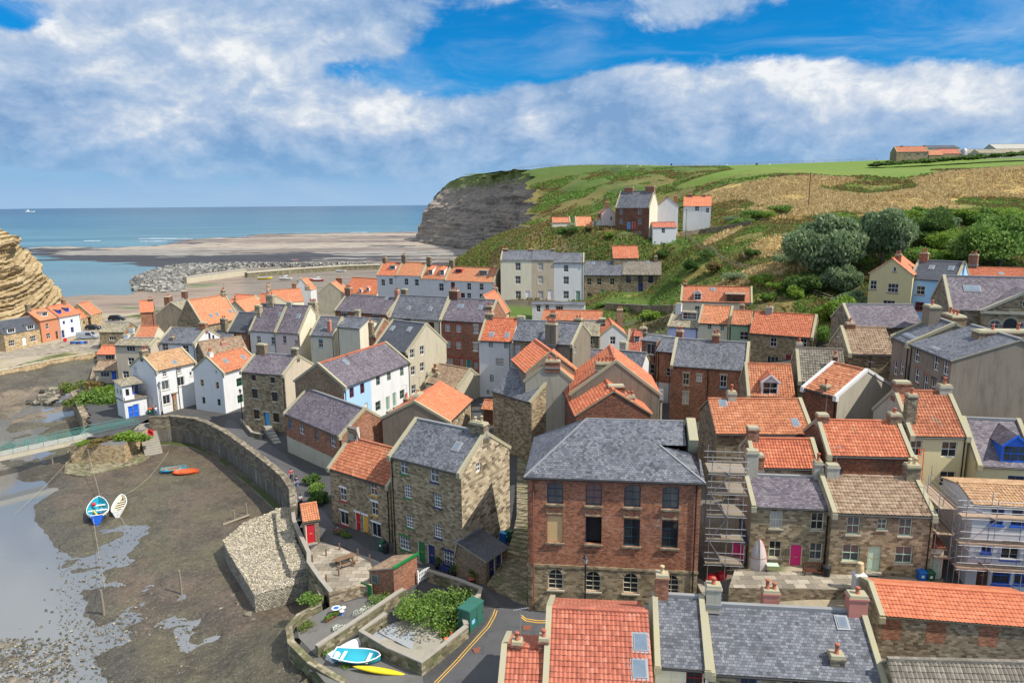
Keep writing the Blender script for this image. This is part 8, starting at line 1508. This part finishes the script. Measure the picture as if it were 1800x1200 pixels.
# farm silo
e = empty('silo', aty(1693, 281, 432), 'grey metal silo among the farm sheds', 'silo'); q = MB(); q.lathe([(2.0, -2), (2.0, 5.2), (1.2, 6.2), (.2, 6.8)], 'steel', n=14); q.build('tank', e)
e = empty('silo', aty(1747, 277, 432), 'squat dark green tank right of the metal silo', 'tank'); q = MB(); q.lathe([(2.8, -2), (2.8, 3.2), (1.2, 4.0), (.2, 4.2)], 'p_teal', n=14); q.build('tank', e)
# ---- garden and street furniture near the camera
def bin_(label, p, ang, mat, lid, round_=False):
 e = empty('wheelie_bin', (0, 0, 0), label, 'bin'); e.matrix_world = Mz(p, ang)
 if round_: q = MB(); q.lathe([(.27, 0), (.33, .8)], mat, n=14); q.build('body', e); q = MB(); q.lathe([(.36, .8), (.36, .86), (.15, .95), (.03, 1.0)], lid, n=14); q.build('lid', e); return
 q = MB(); q.box((-.24, -.28, .06), (.24, .28, .95), mat, taper=1.18); q.build('body', e); q = MB(); q.box((-.3, -.37, .95), (.3, .34, 1.03), lid, taper=.9); q.tube([(-.25, .38, .95), (.25, .38, .95)], .03, lid, 6); q.build('lid', e)
 q = MB(); q.tube([(-.26, .24, .12), (.26, .24, .12)], .12, 'rubber', 10); q.build('wheel', e); q = MB(); q.box((-.1, -.335, .55), (.1, -.325, .75), 'p_white'); q.build('label', e)
bin_('tall green wheelie bin beside the red and yellow door cottage', og('F', 652, 640), R_(-20), 'bin_green', 'bin_green'); bin_('round black dustbin beside the tall green wheelie bin', og('F', 668, 652), 0, 'rubber', 'rubber', True)
bin_('blue wheelie bin outside the mint door cottage', og('H', 762, 776), R_(-5), 'bin_blue', 'bin_blue'); bin_('green wheelie bin outside the mint door cottage', og('H', 797, 778), R_(-5), 'bin_green', 'bin_green')
bin_('blue wheelie bin at the foot of the tall stone gable by the steps', og('F', 1166, 605), R_(60), 'bin_blue', 'p_sky'); bin_('green wheelie bin at the foot of the tall stone gable by the steps', og('F', 1188, 598), R_(60), 'bin_green', 'bin_green'); bin_('black bin between the cottage bench and drainpipe', og('M', 700, 985), 0, 'rubber', 'rubber', True)
bin_('orange lidded green bin at the white house balcony', og('N', 500, 985), R_(10), 'bin_green', 'p_orange'); bin_('green bin with orange lid in the alley courtyard', og('G', 127, 125), 0, 'bin_green', 'p_orange')
def bench(label, p, ang, L, mat):
 e = empty('bench', (0, 0, 0), label, 'bench'); e.matrix_world = Mz(p, ang); q = MB()
 for k in range(4): q.box((-L/2, -.22+k*.12, .42), (L/2, -.13+k*.12, .45), mat)
 q.build('seat', e); q = MB(); q.box((-L/2, .24, .86), (L/2, .28, .93), mat); q.box((-L/2, .24, .5), (L/2, .28, .55), mat)
 for k in range(11): x = -L/2+.06+k*(L-.12)/10; q.box((x-.02, .25, .55), (x+.02, .27, .86), mat)
 q.build('backrest', e)
 for x in (-L/2+.03, L/2-.03):
  for y, h_ in ((-.2, .62), (.26, .93)): q = MB(); q.box((x-.035, y-.035, 0), (x+.035, y+.035, h_), mat); q.build('leg', e)
  q = MB(); q.box((x-.04, -.24, .62), (x+.04, .26, .66), mat); q.build('armrest', e)
ang_c = heading('H', (52, 720), (388, 735), 10)
bench('dark wooden bench under the right window of the pink door cottage', og('M', 595, 975), ang_c, 1.4, 'p_brown'); bench('small navy bench against the tall stone house', og('F', 920, 738), heading('F', (817, 700), (985, 770), 5), 1.1, 'p_navy')
e = empty('table', (0, 0, 0), 'small pale green folding table by the pink door cottage', 'table'); e.matrix_world = Mz(og('M', 262, 955), ang_c); q = MB(); q.box((-.45, -.28, .7), (.45, .28, .74), 'p_mint'); q.build('tabletop', e)
for x in (-.38, .38):
 for y in (-.22, .22): q = MB(); q.tube([(x, y, 0), (x*.9, y, .7)], .02, 'p_grey', 5); q.build('leg', e)
e = empty('picnic_table', (0, 0, 0), 'brown wooden picnic table with attached benches on the paved patio', 'picnic table'); e.matrix_world = Mz(og('F', 497, 700), R_(38)); q = MB()
for k in range(5): q.box((-.95, -.36+k*.15, .72), (.95, -.23+k*.15, .76), 'p_brownwood' if False else 'wood')
q.build('tabletop', e)
for s in (-1, 1): q = MB(); q.box((-.95, s*.72-.13, .42), (.95, s*.72+.13, .46), 'wood'); q.build('bench', e)
for x in (-.65, .65):
 q = MB(); q.box((x-.03, -.8, .34), (x+.03, .8, .42), 'wood'); q.build('crossbar', e)
 for s in (-1, 1): q = MB(); beam(q, (x, s*.68, .0), (x, s*.24, .72), .09, .05, 'wood'); q.build('leg', e)
for k, (fx, fy) in enumerate(((473, 640), (550, 665), (416, 665), (470, 750), (417, 775), (600, 690), (358, 690), (530, 710))):
 q = MB(); q.box((-.06, -.06, -.1), (.06, .06, .75), 'wood'); tag(q.build('patio_post', None, Matrix.Translation(og('F', fx, fy))), 'short wooden post around the paved patio', 'post', 'short posts around the patio')
def potplant(label, p, r, h_, leaf, pot):
 e = empty('pot_plant', p, label, 'pot plant'); q = MB(); q.lathe([(r*.7, 0), (r, h_), (r*1.1, h_), (r*1.08, h_+.05), (r*.9, h_+.05)], pot, n=12); q.build('pot', e)
 cr = cards(blobs(6, 400, r*2.0, r*2.0, r*3.4, .42, int(p.x*10) % 50)+np.array((0, 0, h_-.05)), .09, leaf); place(cr, 'foliage', e); return e
potplant('conifer pot plant between the navy door and the bench', og('F', 885, 718), .25, .35, 'leaf_dark', 'rubber'); potplant('conifer pot plant at the right end of the navy bench', og('F', 955, 752), .25, .35, 'leaf_dark', 'rubber'); potplant('terracotta pot of pink flowers by the slate lean to', og('F', 1030, 778), .28, .4, 'flower_mix', 'pot_red'); potplant('spiky red plant in a trough by the mint door', og('H', 632, 745), .25, .25, 'leaf_scrub', 'kerb')
q = MB(); q.box((-.2, -.03, 0), (.2, .03, .75), 'p_white'); tag(q.build('notice_board', None, Mz(og('F', 973, 742), R_(-30))), 'white board leaning at the corner of the tall stone house', 'board')
# upright boat / board against the cottage
e = empty('upturned_boat', (0, 0, 0), 'small clinker boat stood upright against the pink door cottage', 'boat'); e.matrix_world = Mz(og('M', 150, 955), ang_c) @ Matrix.Rotation(R_(-6), 4, 'X'); q = MB()
q.grid([[Vector((.62*(math.sin(math.pi*min(1, .28+t*.72))**.6 if t < .99 else .02)*s_, -.34*(1-abs(s_)**1.8)*math.sin(math.pi*(.2+.75*t))-.02, 2.75*t)) for s_ in [k/6-1 for k in range(13)]] for t in [i/12 for i in range(13)]], 'boat_pale'); q.build('hull', e)
q = MB(); q.tube([(0, -.37*math.sin(math.pi*(.2+.75*t))-.03, 2.75*t) for t in [i/10 for i in range(11)]], .03, 'wood_grey', 5); q.build('keel', e); q = MB(); q.tube([(.62*(math.sin(math.pi*min(1, .28+t*.72))**.6 if t < .99 else .02), 0, 2.75*t) for t in [i/12 for i in range(13)]], .035, 'p_orange', 5); q.build('gunwale', e); q = MB(); q.tube([(.62*s_, -.34*(1-abs(s_)**1.8)-.03, 1.25) for s_ in [k/6-1 for k in range(13)]], .02, 'wood', 4); q.build('strap', e)
# green utility cabinet
e = empty('utility_cabinet', (0, 0, 0), 'large dark green utility cabinet beside the road at the yard corner', 'cabinet'); a_ = heading('F', (1022, 990), (1085, 935), 5.4); e.matrix_world = Mz(og('F', 1022, 990), a_); q = MB(); q.box((0, 0, 0), (1.9, 1.1, 1.75), 'cab_green'); q.box((-.05, -.05, 1.75), (1.95, 1.15, 1.85), 'cab_green', taper=.96); q.build('body', e)
for x in (.04, .98): q = MB(); q.box((x, -.03, .1), (x+.88, -.004, 1.65), 'cab_green'); q.box((x+.74, -.05, .8), (x+.8, -.03, 1.0), 'p_black'); q.build('door', e)
q = MB(); q.box((.25, -.036, .55), (.7, -.03, .95), 'p_sky'); q.box((.3, -.04, .8), (.65, -.036, .85), 'p_white'); q.box((.3, -.04, .66), (.6, -.036, .7), 'p_white'); q.build('notice', e)
e = empty('traffic_cone', og('F', 945, 1015), 'orange and white traffic cone in the concrete yard', 'cone'); q = MB(); q.box((-.2, -.2, 0), (.2, .2, .05), 'p_orange'); q.lathe([(.15, .05), (.115, .22)], 'p_orange', n=12, cap=False); q.lathe([(.115, .22), (.075, .42)], 'p_white', n=12, cap=False); q.lathe([(.075, .42), (.03, .7)], 'p_orange', n=12); q.build('cone', e)
e = empty('bucket', og('F', 925, 1030), 'orange bucket next to the traffic cone', 'bucket'); q = MB(); q.lathe([(.16, 0), (.22, .35), (.2, .35), (.15, .05)], 'p_orange', n=12); q.build('body', e)
e = empty('garden_table', og('F', 460, 915), 'round white and blue mosaic table in the flower garden', 'table'); q = MB(); q.lathe([(.0, .66), (.36, .66), (.38, .7)], 'p_white', n=16); q.build('tabletop', e); q = MB(); q.lathe([(.24, .705), (.2, .71), (.0, .712)], 'p_blue', n=16, cap=False); q.build('mosaic', e); q = MB(); q.lathe([(.2, 0), (.04, .1), (.03, .66)], 'p_black', n=8); q.build('pedestal', e)
for fx, fy, lab in ((483, 915, 'round white garden stool right of the mosaic table'), (490, 900, 'round white garden stool farther from the mosaic table')): e = empty('stool', og('F', fx, fy), lab, 'stool'); q = MB(); q.lathe([(.2, .4), (.22, .43), (.18, .46)], 'p_white', n=12); q.build('seat', e); q = MB(); q.lathe([(.15, 0), (.04, .1), (.04, .4)], 'p_blue', n=8); q.build('pedestal', e)
for k in range(6): potplant('small terracotta pot in the row along the garden wall', og('F', 418+k*9, 945-k*6), .12, .2, 'leaf_mid', 'pot_red')['group'] = 'pots along the garden wall'
e = empty('garden_gate', (0, 0, 0), 'white slatted garden gate between the brick shed and the leafy bush', 'gate'); e.matrix_world = Mz(og('F', 806, 782), heading('F', (802, 780), (840, 757), 5)); q = MB()
for z in (.2, .55, .95): q.box((0, -.02, z), (1.4, .02, z+.07), 'p_white')
for k in range(8): q.box((k*.19, -.035, .1), (k*.19+.07, -.02, 1.05+.12*math.sin(k/7*math.pi)), 'p_white')
q.build('leaf', e); q = MB(); q.box((-.12, -.06, 0), (0, .06, 1.3), 'p_white'); q.build('post', e)
e = empty('garden_gate', (0, 0, 0), 'green boarded garden gate left of the brick shed', 'gate'); e.matrix_world = Mz(og('F', 565, 822), heading('F', (563, 820), (605, 838), 5)); q = MB()
for k in range(7): q.box((k*.19, -.02, .05), (k*.19+.17, .02, 1.15), 'p_green')
q.build('leaf', e)
q = MB(); q.box((-.06, 0, 0), (.06, .05, .12), 'p_black');
for fx, fy, z_, lab in ((640, 990, .02, 'left steel floor cover in the concrete yard'), (700, 985, .02, 'middle steel floor cover in the concrete yard'), (770, 1020, .02, 'right steel floor cover in the concrete yard')):
 p = og('F', fx, fy); q = MB(); q.box((-.9, -.8, .05), (.9, .8, .075), 'p_grey'); tag(q.build('floor_cover', None, Mz(p, R_(-38))), lab, 'cover')
q = MB(); q.box((-.35, -.3, .035), (.35, .3, .045), 'rust'); tag(q.build('manhole_cover', None, Mz(og('F', 1057, 1062), R_(20))), 'rusty manhole cover in the near road by the cabinet', 'manhole cover')
q = MB(); q.box((-.4, -.3, .035), (.4, .3, .045), 'rust'); tag(q.build('manhole_cover', None, Mz(og('G', 188, 968), R_(5))), 'rusty manhole cover in front of the brick hall', 'manhole cover')
# terrace in front of the pink door cottage
T_ = [og('H', x, y) for x, y in ((40, 738), (470, 752), (478, 805), (-10, 800))]; zt = 10.04
T_ = [Vector((*xy(*cp('H', x, y), 10.05), 10.05)) for x, y in ((-20, 722), (860, 760), (860, 812), (470, 806), (-45, 797))]
q = MB(); q.face(T_, 'paving', [(p.x, p.y) for p in T_]); n = len(T_)
for i in (2, 3, 4): j = (i+1) % n; a_, b_ = T_[i], T_[j]; q.face([a_-Vector((0, 0, 4)), b_-Vector((0, 0, 4)), b_, a_], 'rubble', [(0, 0), ((a_-b_).length, 0), ((a_-b_).length, 4), (0, 4)])
tag(q.build('terrace'), 'paved stone terrace on a rubble wall before the pink and mint door cottages', 'terrace')
wp = [Vector((*xy(*cp('H', x, 802), 10.05), 0)) for x in (430, 530)]
e = empty('gate_pier', Vector((*xy(*cp('H', 494, 862), 9.0), 8.0)), 'white painted square pillar with a brown jug pot on top', 'pillar'); q = MB(); q.box((-.35, -.35, 0), (.35, .35, 3.4), 'white'); q.box((-.42, -.42, 3.2), (.42, .42, 3.35), 'white'); q.build('pillar', e); q = MB(); q.lathe([(.18, 3.4), (.28, 3.6), (.28, 3.9), (.2, 4.1), (.24, 4.2), (.15, 4.2)], 'pot_buff', n=12); q.build('jug', e)
# ---- scaffolds
def scaff(name, label, M, xs, ys, zs, dz, board='wood_board', diag=True, top=1.1):
 e = empty(name, (0, 0, 0), label, 'scaffold'); e.matrix_world = M; zt = zs[-1]+top
 for x in xs:
  for y in ys: q = MB(); q.tube([(x, y, -dz), (x, y, zt+random.uniform(-.1, .7))], .03, 'steel', 6); q.build('upright', e)
 for z in zs:
  for o in (0, .55, 1.05):
   for y in (ys[0], ys[-1]): q = MB(); q.tube([(xs[0]-.3, y-.05, z+o), (xs[-1]+.3, y-.05, z+o)], .022, 'steel', 6); q.build('ledger', e)
   if o == 0:
    for x in xs: q = MB(); q.tube([(x+.05, ys[0]-.2, z+o), (x+.05, ys[-1]+.2, z+o)], .026, 'steel', 6); q.build('transom', e)
  q = MB()
  for k in range(4): w = (ys[-1]-ys[0])/4; q.box((xs[0]-.2, ys[0]+k*w+.01, z+.04), (xs[-1]+.2, ys[0]+(k+1)*w-.01, z+.09), board)
  q.build('boards', e); q = MB(); q.box((xs[0]-.2, ys[0]-.06, z+.09), (xs[-1]+.2, ys[0]-.02, z+.2), board); q.build('toe_board', e)
 if diag:
  for i in range(len(zs)): z0 = zs[i]; z1 = zs[i+1] if i+1 < len(zs) else zt; q = MB(); a_, b_ = (xs[0], xs[1]) if i % 2 else (xs[1], xs[0]); q.tube([(a_, ys[0]-.07, z0), (b_, ys[0]-.07, z1)], .026, 'steel', 6); q.build('brace', e)
 return e
p = HT @ Vector((HL+.8, .4, 0)); p.z = 8.2; scaff('scaffold', 'narrow steel scaffold tower in the passage beside the brick hall', HT.to_3x3().to_4x4() and Matrix.Translation(p) @ Matrix.Rotation(math.atan2(HT[1][0], HT[0][0]), 4, 'Z'), [0, 1.3, 2.4], [0, 2.2], [2.2, 4.2, 6.2, 8.0, 9.6], 1.0, board='wood_grey')
S_ = h_scaf; z0s = h_scaf.g; M = h_scaf.T @ Matrix.Translation((0, -1.5, z0s)); hh = h_scaf.h-z0s
scaff('scaffold', 'wide steel scaffold with timber boards along the front of the white and blue house', M, [-1.2, .8, 2.9, 5.0, 7.1, 9.0], [0, .8], [hh*.33, hh*.62, hh*.93], 1.2)
M2 = h_scaf.T @ Matrix.Translation((-1.25, -.2, z0s)) @ Matrix.Rotation(R_(90), 4, 'Z'); scaff('scaffold', 'side scaffold with boards along the left gable of the white and blue house', M2, [.3, 2.4, 4.6], [0, 1.1], [hh*.33, hh*.62, hh*.93], 1.2, diag=True)
e = empty('ladder', (0, 0, 0), 'orange ladder tied to the side scaffold', 'ladder'); e.matrix_world = h_scaf.T @ Matrix.Translation((-2.3, 4.3, hh*.7+z0s)); q = MB()
for x in (0, .4): q.tube([(x, 0, 0), (x, .3, 4.6)], .035, 'p_orange', 5)
for k in range(15): q.tube([(0, .02*k, .3*k+.2), (.4, .02*k, .3*k+.2)], .02, 'p_orange', 4)
q.build('rails', e)
p = HT @ Vector((HL+1.4, .2, 0)); p.z = 8.55
e = empty('cabinet', p+Vector((-.5, -1.6, -1.2)), 'grey electrical box below the hall passage railings', 'box'); q = MB(); q.box((-.6, -.2, 0), (.6, .2, 1.4), 'p_grey'); q.build('body', e)
for k, (dx, lab) in enumerate(((-.1, 'red plastic bag of rubble at the left under the scaffold tower'), (.8, 'red plastic bag of rubble at the right under the scaffold tower'))):
 q = MB(); q.lathe([(.1, 0), (.45, .1), (.5, .4), (.35, .75), (.1, .85)], 'p_red', n=9); tag(q.build('rubble_bag', None, Matrix.Translation(p+Vector((dx, .6+k*.3, .05)))), lab, 'bag')
e = empty('railing', p+Vector((-.9, -.9, 0)), 'black iron railing at the passage beside the brick hall', 'railing'); q = MB()
for k in range(14): q.tube([(k*.22, 0, 0), (k*.22, 0, 1.1)], .016, 'p_black', 4)
q.tube([(0, 0, 1.1), (2.9, 0, 1.1)], .022, 'p_black', 4); q.build('bars', e)
q = MB(); q.box((0, 0, -3), (3.6, 3.0, -.02), 'rubble'); q.box((0, 0, -.02), (3.6, 3.0, .03), 'kerb'); tag(q.build('passage_floor', None, Matrix.Translation(p+Vector((-1.2, -1.0, 0))) ), 'raised stone passage floor beside the brick hall', 'floor')
# ---- people
def person(label, p, ang, top, legs, pose='walk', h=1.7, hair='hair'):
 J = dict(pel=(0, 0, .93), bel=(0, 0, 1.08), che=(.02, 0, 1.3), nek=(.02, 0, 1.47), hed=(.03, 0, 1.6), hed2=(.04, 0, 1.68))
 st = .22 if pose == 'walk' else .06
 for s, n in ((1, 'l'), (-1, 'r')):
  f = st*s; J['hip'+n] = (0, .09*s, .9); J['kne'+n] = (f*.6+.03, .1*s, .49); J['ank'+n] = (f, .1*s, .09); J['toe'+n] = (f+.14, .11*s, .04); J['sho'+n] = (.02, .17*s, 1.41); J['elb'+n] = (-f*.6-.02, .24*s, 1.13); J['wri'+n] = (-f*.7+.1, .24*s, .9); J['han'+n] = (-f*.7+.13, .23*s, .82)
 Rr = dict(pel=.125, bel=.115, che=.13, nek=.055, hed=.085, hed2=.075, hip=.09, kne=.058, ank=.042, toe=.038, sho=.062, elb=.042, wri=.03, han=.033)
 names = list(J); idx = {n: i for i, n in enumerate(names)}; E = [('pel', 'bel'), ('bel', 'che'), ('che', 'nek'), ('nek', 'hed'), ('hed', 'hed2')]
 for n in 'lr': E += [('pel', 'hip'+n), ('hip'+n, 'kne'+n), ('kne'+n, 'ank'+n), ('ank'+n, 'toe'+n), ('che', 'sho'+n), ('sho'+n, 'elb'+n), ('elb'+n, 'wri'+n), ('wri'+n, 'han'+n)]
 def grow(keep, grow_, mat, name, parent=None, M=None):
  ks = [n for n in names if n in keep]; me = bpy.data.meshes.new(name); me.from_pydata([J[n] for n in ks], [(ks.index(a), ks.index(b)) for a, b in E if a in ks and b in ks], [])
  o = bpy.data.objects.new(name, me); C.objects.link(o); sm = o.modifiers.new('s', 'SKIN'); o.modifiers.new('d', 'SUBSURF').levels = 1
  for i, n in enumerate(ks): r = Rr.get(n, Rr.get(n[:-1], .05))+grow_; me.skin_vertices[0].data[i].radius = (r, r*(1.25 if n in ('che', 'bel', 'pel') else 1))
  me.skin_vertices[0].data[0].use_root = True; o.modifiers['d'].render_levels = 1; me.materials.append(MAT[mat])
  dg = bpy.context.evaluated_depsgraph_get(); ev = bpy.data.meshes.new_from_object(o.evaluated_get(dg)); ev.name = name; bpy.data.objects.remove(o); ev.materials.clear(); ev.materials.append(MAT[mat]); ev.polygons.foreach_set('use_smooth', [True]*len(ev.polygons)); return place(ev, name, parent, M)
 b = grow(names, 0, 'skin', 'person', None, Mz(p, ang, h/1.74)); tag(b, label, 'person')
 grow(['bel', 'che', 'sholl', 'shol', 'shor', 'elbl', 'elbr'], .02, top, 'shirt', b); grow(['pel', 'hipl', 'hipr', 'knel', 'kner', 'ankl', 'ankr'], .018, legs, 'trousers', b)
 q = MB(); q.lathe([(.1, 1.56), (.115, 1.64), (.1, 1.74), (.05, 1.785), (.01, 1.79)], hair, (.015, 0, 0), 10); q.build('hair', b)
 q = MB(); q.box((.1, -.02, 1.58), (.135, .02, 1.63), 'skin', taper=.6); q.build('nose', b)
 for n, f in (('l', st), ('r', -st)): q = MB(); q.box((f-.06, J['toe'+n][1]-.05, 0), (f+.2, J['toe'+n][1]+.05, .09), 'rubber', taper=.85); q.build('shoe', b)
person('person in a red checked shirt walking on the quay lane beside another person', og('F', 270, 350), R_(-70), 'red_cloth', 'dark_cloth'); person('person in dark top and jeans walking on the quay lane', og('F', 293, 383), R_(-75), 'dark_cloth', 'denim')
person('person in a white top beside the red door kiosk', og('F', 310, 462), R_(-100), 'white_cloth', 'dark_cloth', 'stand', 1.65); person('person in a pale top walking past the big white house', og('N', 570, 1005), R_(-20), 'white_cloth', 'denim', 'walk', 1.65)
for px, py, top, lab in ((899, 406, 'red_cloth', 'person in red sitting area on top of the grassy hump'), (906, 406, 'dark_cloth', 'person in dark clothes on top of the grassy hump'), (929, 407, 'denim', 'person in blue on the right of the grassy hump')): person(lab, ong(px, py), R_(90), top, 'dark_cloth', 'stand')
person('person working shirtless behind the purple slate ridge by the yellow house', ong(1546, 545), R_(180), 'skin', 'dark_cloth', 'stand')
# satellite dishes, TV aerials
for c, px, py, z_, lab in (('B', 1197, 1062, 10.2, 'dark satellite dish beside the cream chimney of the orange roof'), ('B', 718, 912, 12.2, 'black satellite dish on the corner of the pale blue house'), ('M', 800, 128, 17.0, 'dark satellite dish on the brick wall behind the mint door cottage')):
 p = ong(*cp(c, px, py)) if z_ is None else atz(*cp(c, px, py), z_); q = MB(); q.lathe([(.0, 0), (.18, .03), (.34, .11)], 'p_black', n=14, cap=False); q.tube([(0, 0, 0), (0, 0, .35)], .015, 'p_grey', 4); tag(q.build('satellite_dish', None, Matrix.Translation(p) @ Matrix.Rotation(R_(70), 4, 'X')), lab, 'satellite dish')
# gull on the blue grey front roof
p = P3('G', 722, 1080, 12.0)
# distant ship on the horizon
q = MB(); q.box((-30, -6, 0), (30, 6, 6), 'p_white'); q.box((-22, -5, 6), (-10, 5, 14), 'p_white'); tag(q.build('ship', None, Matrix.Translation((*aty(52, 366, 5200).xy, .3))), 'tiny white ship far out on the sea horizon', 'ship')
